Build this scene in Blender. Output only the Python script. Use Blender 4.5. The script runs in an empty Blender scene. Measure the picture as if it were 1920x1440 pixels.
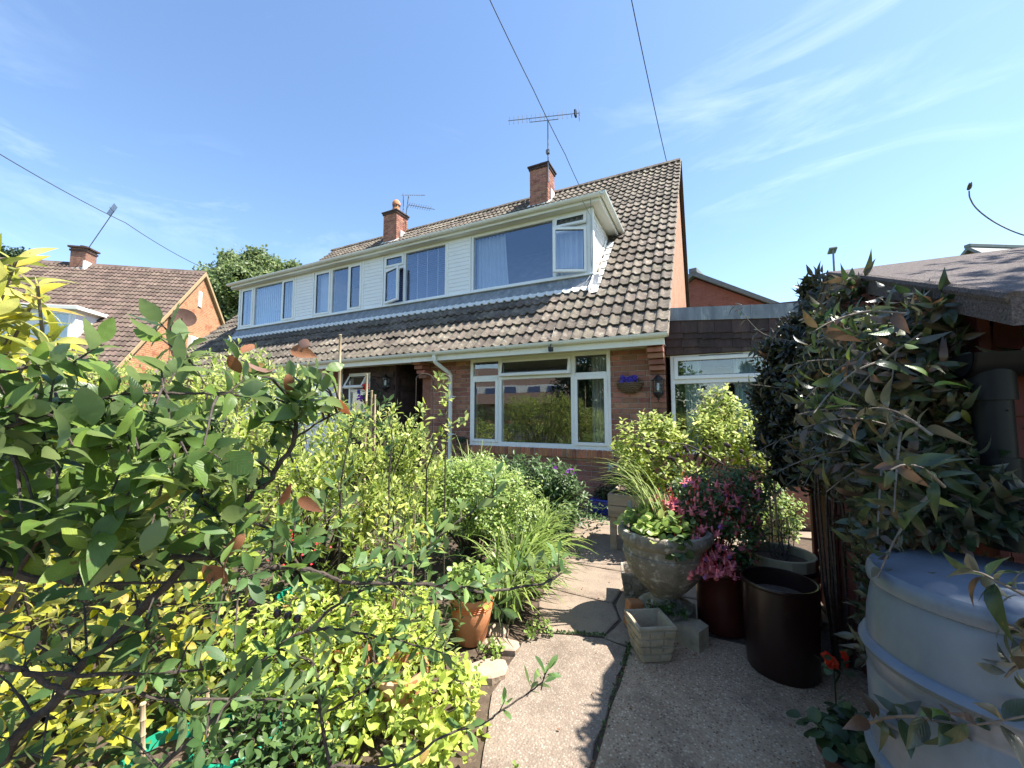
import bpy, math, random
import numpy as np
from mathutils import Vector, Matrix
random.seed(11); rng = np.random.default_rng(11)
scene = bpy.context.scene
COL = scene.collection
R = math.radians

# ------------------------------------------------------------------ camera
CAM = Vector((0.611, -5.670, 1.358)); FPX = 738.85; PITCH = R(4.186); YAW = R(26.206)
cd = bpy.data.cameras.new('camera'); cam = bpy.data.objects.new('camera', cd); COL.objects.link(cam)
cd.sensor_width = 36.0; cd.lens = FPX / 1920 * 36.0; cd.clip_start = 0.02; cd.clip_end = 2000
cam.location = CAM; cam.rotation_euler = (R(90) + PITCH, 0, YAW)
scene.camera = cam
FW = Vector((-math.sin(YAW) * math.cos(PITCH), math.cos(YAW) * math.cos(PITCH), math.sin(PITCH)))
RT = Vector((math.cos(YAW), math.sin(YAW), 0)); UP = RT.cross(FW)
def at(u, v, d):                      # a point seen at photo pixel (u, v), d metres deep
    return CAM + (FW + RT * ((u - 960) / FPX) - UP * ((v - 720) / FPX)) * d
def atx(u, v, x):                     # the point of that pixel's ray on the plane X = x
    r = FW + RT * ((u - 960) / FPX) - UP * ((v - 720) / FPX)
    return CAM + r * ((x - CAM.x) / r.x)
def ground(u, v, z=0.0):
    r = FW + RT * ((u - 960) / FPX) - UP * ((v - 720) / FPX)
    return CAM + r * ((z - CAM.z) / r.z)
def depth(p): return (Vector(p) - CAM).dot(FW)

# ------------------------------------------------------------------ sky, sun, exposure
SUN_AZ = R(21.0)        # measured from +X towards +Y
SUN_EL = R(60.0)
w = bpy.data.worlds.new('World'); scene.world = w; w.use_nodes = True
nt = w.node_tree; nt.nodes.clear()
N = nt.nodes.new; L = nt.links.new
out = N('ShaderNodeOutputWorld'); bg = N('ShaderNodeBackground'); sky = N('ShaderNodeTexSky')
sky.sky_type = 'NISHITA'; sky.sun_disc = False; sky.sun_elevation = SUN_EL
sky.sun_rotation = R(90) - SUN_AZ; sky.altitude = 0; sky.air_density = 1.0; sky.dust_density = .35; sky.ozone_density = 1.0
tc = N('ShaderNodeTexCoord'); mp = N('ShaderNodeMapping'); mp.inputs['Scale'].default_value = (1.0, 1.7, 5.2); mp.inputs['Location'].default_value = (7, 2, 5)
mp.inputs['Rotation'].default_value = (R(8), R(-14), R(38))
n1 = N('ShaderNodeTexNoise'); n1.inputs['Scale'].default_value = 1.9; n1.inputs['Detail'].default_value = 9; n1.inputs['Roughness'].default_value = .62
n1.inputs['Distortion'].default_value = .55
n2 = N('ShaderNodeTexNoise'); n2.inputs['Scale'].default_value = .9; n2.inputs['Detail'].default_value = 2
rp = N('ShaderNodeValToRGB'); rp.color_ramp.elements[0].position = .53; rp.color_ramp.elements[1].position = .86
rp2 = N('ShaderNodeValToRGB'); rp2.color_ramp.elements[0].position = .42; rp2.color_ramp.elements[1].position = .66
mu = N('ShaderNodeMath'); mu.operation = 'MULTIPLY'
mu2 = N('ShaderNodeMath'); mu2.operation = 'MULTIPLY'; mu2.inputs[1].default_value = .42
mx = N('ShaderNodeMix'); mx.data_type = 'RGBA'; mx.inputs['B'].default_value = (8.5, 9.0, 9.6, 1)
L(tc.outputs['Generated'], mp.inputs['Vector']); L(mp.outputs['Vector'], n1.inputs['Vector']); L(mp.outputs['Vector'], n2.inputs['Vector'])
L(n1.outputs['Fac'], rp.inputs['Fac']); L(n2.outputs['Fac'], rp2.inputs['Fac'])
L(rp.outputs['Color'], mu.inputs[0]); L(rp2.outputs['Color'], mu.inputs[1]); L(mu.outputs[0], mu2.inputs[0])
L(mu2.outputs[0], mx.inputs['Factor']); hs_ = N('ShaderNodeHueSaturation'); hs_.inputs['Saturation'].default_value = 1.08; L(sky.outputs['Color'], hs_.inputs['Color']); L(hs_.outputs['Color'], mx.inputs['A']); L(mx.outputs['Result'], bg.inputs['Color'])
bg.inputs['Strength'].default_value = 0.104
L(bg.outputs[0], out.inputs[0])
sd = bpy.data.lights.new('sun', 'SUN'); sd.energy = 4.8; sd.angle = R(.55); sd.color = (1.0, .95, .86)
sun = bpy.data.objects.new('sun', sd); COL.objects.link(sun)
sdir = Vector((math.cos(SUN_AZ) * math.cos(SUN_EL), math.sin(SUN_AZ) * math.cos(SUN_EL), math.sin(SUN_EL)))
sun.rotation_euler = sdir.to_track_quat('Z', 'Y').to_euler(); sun.location = (8, 0, 12)
vs = scene.view_settings; vs.view_transform = 'Standard'; vs.look = 'None'; vs.gamma = 1; vs.exposure = 1.56; vs.use_curve_mapping = False
scene.cycles.use_denoising = True; scene.cycles.max_bounces = 8; scene.cycles.transparent_max_bounces = 10
scene.cycles.caustics_reflective = False; scene.cycles.caustics_refractive = False; scene.cycles.sample_clamp_indirect = 6

# ------------------------------------------------------------------ helpers
ORG = {}                               # world origin of every object that has children
def tag(o, label, cat, group=None, kind=None):
    if label: o['label'] = label
    if cat: o['category'] = cat
    if group: o['group'] = group
    if kind: o['kind'] = kind
    return o
def thing(name, label, cat, loc=(0, 0, 0), group=None):
    o = bpy.data.objects.new(name, None); o.empty_display_size = .1; COL.objects.link(o); o.location = loc
    ORG[o] = Vector(loc); return tag(o, label, cat, group)
def origin(o): return ORG.get(o, Vector((0, 0, 0)))
def link(name, me, parent=None, loc=None):
    o = bpy.data.objects.new(name, me); COL.objects.link(o)
    if parent is not None: o.parent = parent
    if loc is not None: o.location = Vector(loc) - (origin(parent) if parent else Vector())
    return o
class MB:
    def __init__(s): s.v = []; s.f = []
    def add(s, vs, fs):
        b = len(s.v); s.v += [tuple(p) for p in vs]; s.f += [tuple(i + b for i in q) for q in fs]; return s
    def box(s, x0, x1, y0, y1, z0, z1, c=0.0):
        x0, x1 = sorted((x0, x1)); y0, y1 = sorted((y0, y1)); z0, z1 = sorted((z0, z1))
        if c <= 0:
            P = [(x, y, z) for z in (z0, z1) for y in (y0, y1) for x in (x0, x1)]
            return s.add(P, [(0, 2, 3, 1), (4, 5, 7, 6), (0, 1, 5, 4), (2, 6, 7, 3), (0, 4, 6, 2), (1, 3, 7, 5)])
        c = min(c, (x1 - x0) * .45, (y1 - y0) * .45, (z1 - z0) * .45)
        X = (x0, x1); Y = (y0, y1); Z = (z0, z1); idx = {}; P = []
        for i in (0, 1):
            for j in (0, 1):
                for k in (0, 1):
                    sx, sy, sz = (c, -c)[i], (c, -c)[j], (c, -c)[k]
                    for a, p in enumerate(((X[i], Y[j] + sy, Z[k] + sz), (X[i] + sx, Y[j], Z[k] + sz), (X[i] + sx, Y[j] + sy, Z[k]))):
                        idx[i, j, k, a] = len(P); P.append(p)
        g = lambda i, j, k, a: idx[i, j, k, a]
        F = [(g(0,0,0,0), g(0,0,1,0), g(0,1,1,0), g(0,1,0,0)), (g(1,0,0,0), g(1,1,0,0), g(1,1,1,0), g(1,0,1,0)),
             (g(0,0,0,1), g(1,0,0,1), g(1,0,1,1), g(0,0,1,1)), (g(0,1,0,1), g(0,1,1,1), g(1,1,1,1), g(1,1,0,1)),
             (g(0,0,0,2), g(0,1,0,2), g(1,1,0,2), g(1,0,0,2)), (g(0,0,1,2), g(1,0,1,2), g(1,1,1,2), g(0,1,1,2))]
        for j in (0, 1):
            for k in (0, 1): F.append((g(0,j,k,1), g(1,j,k,1), g(1,j,k,2), g(0,j,k,2)))
        for i in (0, 1):
            for k in (0, 1): F.append((g(i,0,k,0), g(i,1,k,0), g(i,1,k,2), g(i,0,k,2)))
        for i in (0, 1):
            for j in (0, 1): F.append((g(i,j,0,0), g(i,j,1,0), g(i,j,1,1), g(i,j,0,1)))
        for i in (0, 1):
            for j in (0, 1):
                for k in (0, 1): F.append((g(i,j,k,0), g(i,j,k,1), g(i,j,k,2)))
        return s.add(P, F)
    def quad(s, *p): return s.add(p, [tuple(range(len(p)))])
    def prism(s, poly, d):             # poly: 3-D points, extruded by vector d
        n = len(poly); d = Vector(d); P = [Vector(p) for p in poly]
        return s.add([tuple(p) for p in P] + [tuple(p + d) for p in P],
                     [tuple(range(n - 1, -1, -1)), tuple(range(n, 2 * n))] + [(i, (i + 1) % n, n + (i + 1) % n, n + i) for i in range(n)])
    def tube(s, pts, rad, n=8, cap=True):
        pts = [Vector(p) for p in pts]; m = len(pts)
        rs = rad if isinstance(rad, (list, tuple)) else [rad] * m
        t0 = (pts[1] - pts[0]).normalized(); a = t0.orthogonal().normalized(); V = []
        for i, p in enumerate(pts):
            t = (pts[min(i + 1, m - 1)] - pts[max(i - 1, 0)])
            t = t.normalized() if t.length > 1e-9 else t0
            a = (a - t * a.dot(t)); a = a.normalized() if a.length > 1e-6 else t.orthogonal().normalized()
            b = t.cross(a)
            for k in range(n):
                q = 2 * math.pi * k / n; V.append(tuple(p + (a * math.cos(q) + b * math.sin(q)) * rs[i]))
        F = [(i * n + k, i * n + (k + 1) % n, (i + 1) * n + (k + 1) % n, (i + 1) * n + k) for i in range(m - 1) for k in range(n)]
        if cap: F += [tuple(range(n - 1, -1, -1)), tuple(range((m - 1) * n, m * n))]
        return s.add(V, F)
    def lathe(s, prof, c=(0, 0, 0), n=32, wob=None):
        c = Vector(c); V = []; m = len(prof)
        for i, (r, z) in enumerate(prof):
            for k in range(n):
                q = 2 * math.pi * k / n; rr = r * (1 + (wob(q, z) if wob else 0))
                V.append((c.x + rr * math.cos(q), c.y + rr * math.sin(q), c.z + z))
        F = [(i * n + k, i * n + (k + 1) % n, (i + 1) * n + (k + 1) % n, (i + 1) * n + k) for i in range(m - 1) for k in range(n)]
        return s.add(V, F)
    def xf(s, M, start=0):
        s.v[start:] = [tuple(M @ Vector(p)) for p in s.v[start:]]; return s
    def mesh(s, name, mat, smooth=False, off=None, angle=None):
        me = bpy.data.meshes.new(name)
        V = s.v if off is None else [(p[0] - off[0], p[1] - off[1], p[2] - off[2]) for p in s.v]
        me.from_pydata(V, [], s.f); me.materials.append(mat)
        if smooth: me.polygons.foreach_set('use_smooth', [True] * len(me.polygons))
        if angle: me.set_sharp_from_angle(angle=angle)
        me.update(); return me
    def build(s, name, mat, parent=None, smooth=False, loc=None, angle=None):
        o0 = Vector(loc) if loc is not None else (origin(parent) if parent else Vector())
        me = s.mesh(name, mat, smooth, o0, R(40) if smooth and angle is None else angle)
        o = bpy.data.objects.new(name, me); COL.objects.link(o)
        if parent is not None: o.parent = parent; o.location = o0 - origin(parent)
        else: o.location = o0
        ORG[o] = o0; return o
def struct(name, mb, mat, **k):
    o = mb.build(name, mat, **k); o['kind'] = 'structure'; return o

# ------------------------------------------------------------------ materials
def newmat(name):
    m = bpy.data.materials.new(name); m.use_nodes = True; nt = m.node_tree
    return m, nt, nt.nodes.new, nt.links.new, nt.nodes['Principled BSDF']
def c4(c): return (c[0], c[1], c[2], 1)
def pbr(name, c1, c2=None, scale=8.0, rough=.7, bump=.0, bscale=None, var=0.0, c3=None, s3=2.0, t3=(.52, .68), spec=.4, metal=0, stretch=(1, 1, 1), detail=6):
    """noise between c1 and c2, patches of c3, brightness var per object or per piece; texture follows the world position"""
    m, nt, N, L, P = newmat(name)
    P.inputs['Roughness'].default_value = rough; P.inputs['Metallic'].default_value = metal; P.inputs['Specular IOR Level'].default_value = spec
    geo = N('ShaderNodeNewGeometry'); mp = N('ShaderNodeMapping'); mp.inputs['Scale'].default_value = stretch; L(geo.outputs['Position'], mp.inputs['Vector'])
    no = N('ShaderNodeTexNoise'); no.inputs['Scale'].default_value = scale; no.inputs['Detail'].default_value = detail; no.inputs['Roughness'].default_value = .65
    L(mp.outputs[0], no.inputs['Vector'])
    rp = N('ShaderNodeValToRGB'); rp.color_ramp.elements[0].position = .33; rp.color_ramp.elements[1].position = .67
    rp.color_ramp.elements[0].color = c4(c1); rp.color_ramp.elements[1].color = c4(c2 or c1); L(no.outputs['Fac'], rp.inputs['Fac'])
    col = rp.outputs['Color']
    if c3:
        n3 = N('ShaderNodeTexNoise'); n3.inputs['Scale'].default_value = s3; n3.inputs['Detail'].default_value = 5; n3.inputs['Roughness'].default_value = .7; L(mp.outputs[0], n3.inputs['Vector'])
        r3 = N('ShaderNodeValToRGB'); r3.color_ramp.elements[0].position = t3[0]; r3.color_ramp.elements[1].position = t3[1]; L(n3.outputs['Fac'], r3.inputs['Fac'])
        mx = N('ShaderNodeMix'); mx.data_type = 'RGBA'; L(r3.outputs['Color'], mx.inputs['Factor']); L(col, mx.inputs['A']); mx.inputs['B'].default_value = c4(c3); col = mx.outputs['Result']
    if var:
        oi = N('ShaderNodeObjectInfo'); av = N('ShaderNodeAttribute'); av.attribute_name = 'lv'
        ad = N('ShaderNodeMath'); L(oi.outputs['Random'], ad.inputs[0]); L(av.outputs['Fac'], ad.inputs[1])
        fr = N('ShaderNodeMath'); fr.operation = 'FRACT'; L(ad.outputs[0], fr.inputs[0])
        mr = N('ShaderNodeMapRange'); mr.inputs['To Min'].default_value = 1 - var; mr.inputs['To Max'].default_value = 1 + var; L(fr.outputs[0], mr.inputs['Value'])
        hs = N('ShaderNodeHueSaturation'); L(mr.outputs[0], hs.inputs['Value']); L(col, hs.inputs['Color'])
        mh = N('ShaderNodeMapRange'); mh.inputs['To Min'].default_value = .5 - var * .04; mh.inputs['To Max'].default_value = .5 + var * .04
        f2 = N('ShaderNodeMath'); f2.operation = 'MULTIPLY'; f2.inputs[1].default_value = 7.3; L(fr.outputs[0], f2.inputs[0])
        f3 = N('ShaderNodeMath'); f3.operation = 'FRACT'; L(f2.outputs[0], f3.inputs[0]); L(f3.outputs[0], mh.inputs['Value']); L(mh.outputs[0], hs.inputs['Hue'])
        col = hs.outputs['Color']
    L(col, P.inputs['Base Color'])
    if bump:
        nb = N('ShaderNodeTexNoise'); nb.inputs['Scale'].default_value = bscale or scale * 3; nb.inputs['Detail'].default_value = 5; L(mp.outputs[0], nb.inputs['Vector'])
        bp = N('ShaderNodeBump'); bp.inputs['Strength'].default_value = bump; bp.inputs['Distance'].default_value = .01
        L(nb.outputs['Fac'], bp.inputs['Height']); L(bp.outputs[0], P.inputs['Normal'])
    return m
def brickmat(name, cols, mortar, axes, bw=.225, bh=.075):
    """bricks too far or too oblique to pick apart: brick texture on two world axes"""
    m, nt, N, L, P = newmat(name); P.inputs['Roughness'].default_value = .85
    geo = N('ShaderNodeNewGeometry'); dv = []
    for a in axes:
        d = N('ShaderNodeVectorMath'); d.operation = 'DOT_PRODUCT'; d.inputs[1].default_value = a; L(geo.outputs['Position'], d.inputs[0]); dv.append(d)
    cb = N('ShaderNodeCombineXYZ'); L(dv[0].outputs['Value'], cb.inputs[0]); L(dv[1].outputs['Value'], cb.inputs[1])
    b = N('ShaderNodeTexBrick'); b.inputs['Scale'].default_value = 1; b.inputs['Brick Width'].default_value = bw; b.inputs['Row Height'].default_value = bh
    b.inputs['Mortar Size'].default_value = .006; b.inputs['Color1'].default_value = c4(cols[0]); b.inputs['Color2'].default_value = c4(cols[1]); b.inputs['Mortar'].default_value = c4(mortar)
    L(cb.outputs[0], b.inputs['Vector'])
    no = N('ShaderNodeTexNoise'); no.inputs['Scale'].default_value = 3.2; no.inputs['Detail'].default_value = 7; L(geo.outputs['Position'], no.inputs['Vector'])
    rp = N('ShaderNodeValToRGB'); rp.color_ramp.elements[0].position = .56; rp.color_ramp.elements[1].position = .66; L(no.outputs['Fac'], rp.inputs['Fac'])
    mx = N('ShaderNodeMix'); mx.data_type = 'RGBA'; mx.inputs['B'].default_value = c4(cols[2]); L(b.outputs['Color'], mx.inputs['A'])
    ml = N('ShaderNodeMath'); ml.operation = 'MULTIPLY'; ml.inputs[1].default_value = .7; L(rp.outputs['Color'], ml.inputs[0]); L(ml.outputs[0], mx.inputs['Factor'])
    L(mx.outputs['Result'], P.inputs['Base Color'])
    bp = N('ShaderNodeBump'); bp.inputs['Strength'].default_value = .6; bp.inputs['Distance'].default_value = .008; bp.invert = True
    L(b.outputs['Fac'], bp.inputs['Height']); L(bp.outputs[0], P.inputs['Normal'])
    return m
def glassmat(name, tint=(.93, .96, .97), ior=1.9, refl=(1, 1, 1)):
    m, nt, N, L, P = newmat(name); nt.nodes.remove(P)
    o = nt.nodes['Material Output']; tr = N('ShaderNodeBsdfTransparent'); tr.inputs[0].default_value = c4(tint)
    gl = N('ShaderNodeBsdfGlossy'); gl.inputs['Roughness'].default_value = .004; gl.inputs['Color'].default_value = c4(refl); fr = N('ShaderNodeFresnel')
    geo = N('ShaderNodeNewGeometry'); ir = N('ShaderNodeMapRange'); ir.inputs['To Min'].default_value = ior; ir.inputs['To Max'].default_value = 1 / ior   # same reflectance on both sides of the pane
    L(geo.outputs['Backfacing'], ir.inputs['Value']); L(ir.outputs[0], fr.inputs['IOR']); no = N('ShaderNodeTexNoise'); no.inputs['Scale'].default_value = 1.6; no.inputs['Detail'].default_value = 1
    L(geo.outputs['Position'], no.inputs['Vector']); bp = N('ShaderNodeBump'); bp.inputs['Strength'].default_value = .02; bp.inputs['Distance'].default_value = .05
    L(no.outputs['Fac'], bp.inputs['Height']); L(bp.outputs[0], gl.inputs['Normal'])
    mx = N('ShaderNodeMixShader'); L(fr.outputs[0], mx.inputs[0]); L(tr.outputs[0], mx.inputs[1]); L(gl.outputs[0], mx.inputs[2]); L(mx.outputs[0], o.inputs[0])
    return m
def leafmat(name, ramp, trans=.35, rough=.42, vein=0.0, tboost=1.6, under=None, spec=.45):
    """ramp: colours picked per leaf; light passes through; paler underside"""
    m, nt, N, L, P = newmat(name); o = nt.nodes['Material Output']
    oi = N('ShaderNodeObjectInfo'); av = N('ShaderNodeAttribute'); av.attribute_name = 'lv'
    ad = N('ShaderNodeMath'); L(oi.outputs['Random'], ad.inputs[0]); L(av.outputs['Fac'], ad.inputs[1])
    fr = N('ShaderNodeMath'); fr.operation = 'FRACT'; L(ad.outputs[0], fr.inputs[0])
    rp = N('ShaderNodeValToRGB'); rp.color_ramp.interpolation = 'LINEAR'; els = rp.color_ramp.elements
    while len(els) < len(ramp): els.new(.5)
    for e, (p, c) in zip(els, ramp): e.position = p
    for e, (p, c) in zip(els, ramp): e.color = c4(c)
    L(fr.outputs[0], rp.inputs['Fac']); col = rp.outputs['Color']
    geo = N('ShaderNodeNewGeometry')
    no = N('ShaderNodeTexNoise'); no.inputs['Scale'].default_value = 26; no.inputs['Detail'].default_value = 3; L(geo.outputs['Position'], no.inputs['Vector'])
    mr = N('ShaderNodeMapRange'); mr.inputs['From Min'].default_value = .3; mr.inputs['From Max'].default_value = .7; mr.inputs['To Min'].default_value = .78; mr.inputs['To Max'].default_value = 1.2; L(no.outputs['Fac'], mr.inputs['Value'])
    hs = N('ShaderNodeHueSaturation'); L(col, hs.inputs['Color']); L(mr.outputs[0], hs.inputs['Value']); col = hs.outputs['Color']
    if vein:
        uv = N('ShaderNodeUVMap'); uv.uv_map = 'uv'; sp = N('ShaderNodeSeparateXYZ'); L(uv.outputs[0], sp.inputs[0])
        ab = N('ShaderNodeMath'); ab.operation = 'ABSOLUTE'; L(sp.outputs[0], ab.inputs[0])
        m1 = N('ShaderNodeMath'); m1.operation = 'MULTIPLY_ADD'; m1.inputs[1].default_value = -.45; L(ab.outputs[0], m1.inputs[0]); L(sp.outputs[1], m1.inputs[2])
        m2 = N('ShaderNodeMath'); m2.operation = 'MULTIPLY'; m2.inputs[1].default_value = 8.0; L(m1.outputs[0], m2.inputs[0])
        m3 = N('ShaderNodeMath'); m3.operation = 'PINGPONG'; m3.inputs[1].default_value = .5; L(m2.outputs[0], m3.inputs[0])
        s1 = N('ShaderNodeMapRange'); s1.inputs['From Min'].default_value = 0; s1.inputs['From Max'].default_value = .16; s1.inputs['To Min'].default_value = 1; s1.inputs['To Max'].default_value = 0; L(m3.outputs[0], s1.inputs['Value'])
        s2 = N('ShaderNodeMapRange'); s2.inputs['From Min'].default_value = 0; s2.inputs['From Max'].default_value = .022; s2.inputs['To Min'].default_value = 1; s2.inputs['To Max'].default_value = 0; L(ab.outputs[0], s2.inputs['Value'])
        mxx = N('ShaderNodeMath'); mxx.operation = 'MAXIMUM'; L(s2.outputs[0], mxx.inputs[0])
        hf = N('ShaderNodeMath'); hf.operation = 'MULTIPLY'; hf.inputs[1].default_value = .55; L(s1.outputs[0], hf.inputs[0]); L(hf.outputs[0], mxx.inputs[1])
        vm = N('ShaderNodeMix'); vm.data_type = 'RGBA'; sc = N('ShaderNodeMath'); sc.operation = 'MULTIPLY'; sc.inputs[1].default_value = vein; L(mxx.outputs[0], sc.inputs[0]); L(sc.outputs[0], vm.inputs['Factor'])
        hv = N('ShaderNodeHueSaturation'); hv.inputs['Value'].default_value = 1.9; hv.inputs['Saturation'].default_value = .8; L(col, hv.inputs['Color'])
        L(col, vm.inputs['A']); L(hv.outputs[0], vm.inputs['B']); col = vm.outputs['Result']
        bn = N('ShaderNodeTexNoise'); bn.inputs['Scale'].default_value = 75; bn.inputs['Detail'].default_value = 2; L(geo.outputs['Position'], bn.inputs['Vector'])
        br = N('ShaderNodeMapRange'); br.inputs['From Min'].default_value = .66; br.inputs['From Max'].default_value = .72; br.inputs['To Max'].default_value = .7; L(bn.outputs['Fac'], br.inputs['Value'])
        bm_ = N('ShaderNodeMix'); bm_.data_type = 'RGBA'; bm_.inputs['B'].default_value = (.13, .075, .03, 1); L(br.outputs[0], bm_.inputs['Factor']); L(col, bm_.inputs['A']); col = bm_.outputs['Result']
        bp = N('ShaderNodeBump'); bp.inputs['Strength'].default_value = .25; bp.inputs['Distance'].default_value = .002; bp.invert = True
        L(mxx.outputs[0], bp.inputs['Height']); L(bp.outputs[0], P.inputs['Normal'])
    u = N('ShaderNodeMix'); u.data_type = 'RGBA'; L(geo.outputs['Backfacing'], u.inputs['Factor']); L(col, u.inputs['A'])
    hu = N('ShaderNodeHueSaturation'); hu.inputs['Saturation'].default_value = .72; hu.inputs['Value'].default_value = 1.25; L(col, hu.inputs['Color'])
    if under: 
        um = N('ShaderNodeMix'); um.data_type = 'RGBA'; um.inputs['Factor'].default_value = .8; um.inputs['B'].default_value = c4(under); L(hu.outputs[0], um.inputs['A']); L(um.outputs['Result'], u.inputs['B'])
    else: L(hu.outputs[0], u.inputs['B'])
    col = u.outputs['Result']; L(col, P.inputs['Base Color']); P.inputs['Roughness'].default_value = rough; P.inputs['Specular IOR Level'].default_value = spec
    tl = N('ShaderNodeBsdfTranslucent'); ht = N('ShaderNodeHueSaturation'); ht.inputs['Value'].default_value = tboost; ht.inputs['Saturation'].default_value = 1.12; ht.inputs['Hue'].default_value = .49
    L(col, ht.inputs['Color']); L(ht.outputs[0], tl.inputs['Color'])
    mx = N('ShaderNodeMixShader'); mx.inputs[0].default_value = trans; L(P.outputs[0], mx.inputs[1]); L(tl.outputs[0], mx.inputs[2]); L(mx.outputs[0], o.inputs[0])
    return m

M = {}
M['brick'] = pbr('brick', (.25, .105, .072), (.36, .17, .115), 9, .88, .35, 60, var=.30, c3=(.13, .075, .055), s3=3.5, t3=(.56, .74))
M['brick_orange'] = pbr('brick_orange', (.34, .13, .06), (.44, .19, .09), 9, .88, .3, 60, var=.3, c3=(.2, .1, .06), s3=3)
M['mortar'] = pbr('mortar', (.40, .33, .27), (.50, .42, .35), 20, .95, .3, 90)
M['gable_brick'] = brickmat('gable_brick', [(.33, .135, .065), (.40, .175, .085), (.25, .09, .045)], (.42, .31, .22), [(0, 1, 0), (0, 0, 1)])
M['upvc'] = pbr('upvc', (.86, .85, .81), (.80, .79, .75), 3, .32, c3=(.62, .63, .58), s3=5, t3=(.62, .85), spec=.5)
M['clad'] = pbr('clad', (.87, .86, .83), (.82, .81, .78), 2.5, .42, c3=(.64, .65, .62), s3=6, t3=(.6, .85))
M['gutter'] = pbr('gutter', (.83, .82, .76), (.77, .76, .70), 4, .38, c3=(.50, .52, .42), s3=7, t3=(.6, .8))
M['soffit'] = pbr('soffit', (.74, .73, .66), (.66, .65, .58), 3, .6)
M['tile'] = pbr('tile', (.075, .060, .048), (.160, .132, .102), 9, .93, .6, 80, var=.30, c3=(.255, .23, .185), s3=11, t3=(.53, .70))
M['tile_far'] = pbr('tile_far', (.085, .058, .046), (.135, .098, .078), 6, .93, .3, 60, var=.28, c3=(.21, .175, .14), s3=9, t3=(.58, .78))
M['shingle'] = pbr('shingle', (.042, .026, .022), (.085, .052, .043), 14, .8, .3, 70, var=.3, c3=(.15, .115, .09), s3=5, t3=(.6, .8), stretch=(1, 1, .35))
M['lead'] = pbr('lead', (.15, .165, .185), (.27, .29, .31), 9, .55, .15, 30, c3=(.45, .47, .48), s3=14, t3=(.55, .75), stretch=(1, 1, .25))
M['leadwhite'] = pbr('leadwhite', (.66, .65, .61), (.76, .75, .72), 12, .8, .2)
M['glass'] = glassmat('glass'); M['glass_sky_tint'] = glassmat('glass_sky_tint', (.88, .91, .95), 2.1, (.80, .88, 1.0))  # dormer panes: the reflected sky's blue is put into the glass tint
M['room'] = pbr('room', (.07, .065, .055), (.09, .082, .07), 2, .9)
M['curtain'] = pbr('curtain', (.66, .69, .70), (.58, .62, .64), 5, .95)
M['curtain_beige'] = pbr('curtain_beige', (.52, .49, .40), (.44, .41, .33), 6, .95)
M['curtain_green'] = pbr('curtain_green', (.38, .50, .47), (.44, .55, .52), 4, .9)
M['blind'] = pbr('blind', (.12, .15, .28), (.10, .13, .25), 6, .6)
M['vblind'] = pbr('vblind', (.46, .58, .64), (.54, .65, .70), 3, .8)
M['door'] = pbr('door', (.74, .75, .74), (.70, .71, .70), 3, .4)
M['blackmetal'] = pbr('blackmetal', (.012, .012, .013), (.02, .02, .021), 20, .42)
M['lampglass'] = glassmat('lampglass', (.9, .92, .92), 1.5)
M['bulb'] = pbr('bulb', (.75, .75, .72), (.8, .8, .78), 4, .3)
M['terracotta'] = pbr('terracotta', (.40, .155, .065), (.50, .22, .10), 7, .82, .15, 40, c3=(.52, .34, .22), s3=5, t3=(.52, .72))
M['alu'] = pbr('alu', (.16, .17, .19), (.22, .23, .25), 20, .45, metal=.7)
M['cable'] = pbr('cable', (.06, .065, .08), None, 5, .6)
M['dish'] = pbr('dish', (.05, .026, .019), (.075, .04, .028), 8, .9)
M['bark'] = pbr('bark', (.035, .026, .022), (.085, .066, .055), 40, .9, .6, 120, c3=(.17, .16, .13), s3=25, t3=(.6, .78))
M['bark_grey'] = pbr('bark_grey', (.12, .10, .085), (.20, .17, .14), 25, .9, .5, 80)
M['cane'] = pbr('cane', (.50, .37, .24), (.40, .28, .18), 18, .7, stretch=(1, 1, .2))
M['soil'] = pbr('soil', (.055, .038, .027), (.105, .075, .052), 18, 1, .8, 60, c3=(.16, .12, .08), s3=30, t3=(.6, .7))

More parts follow.
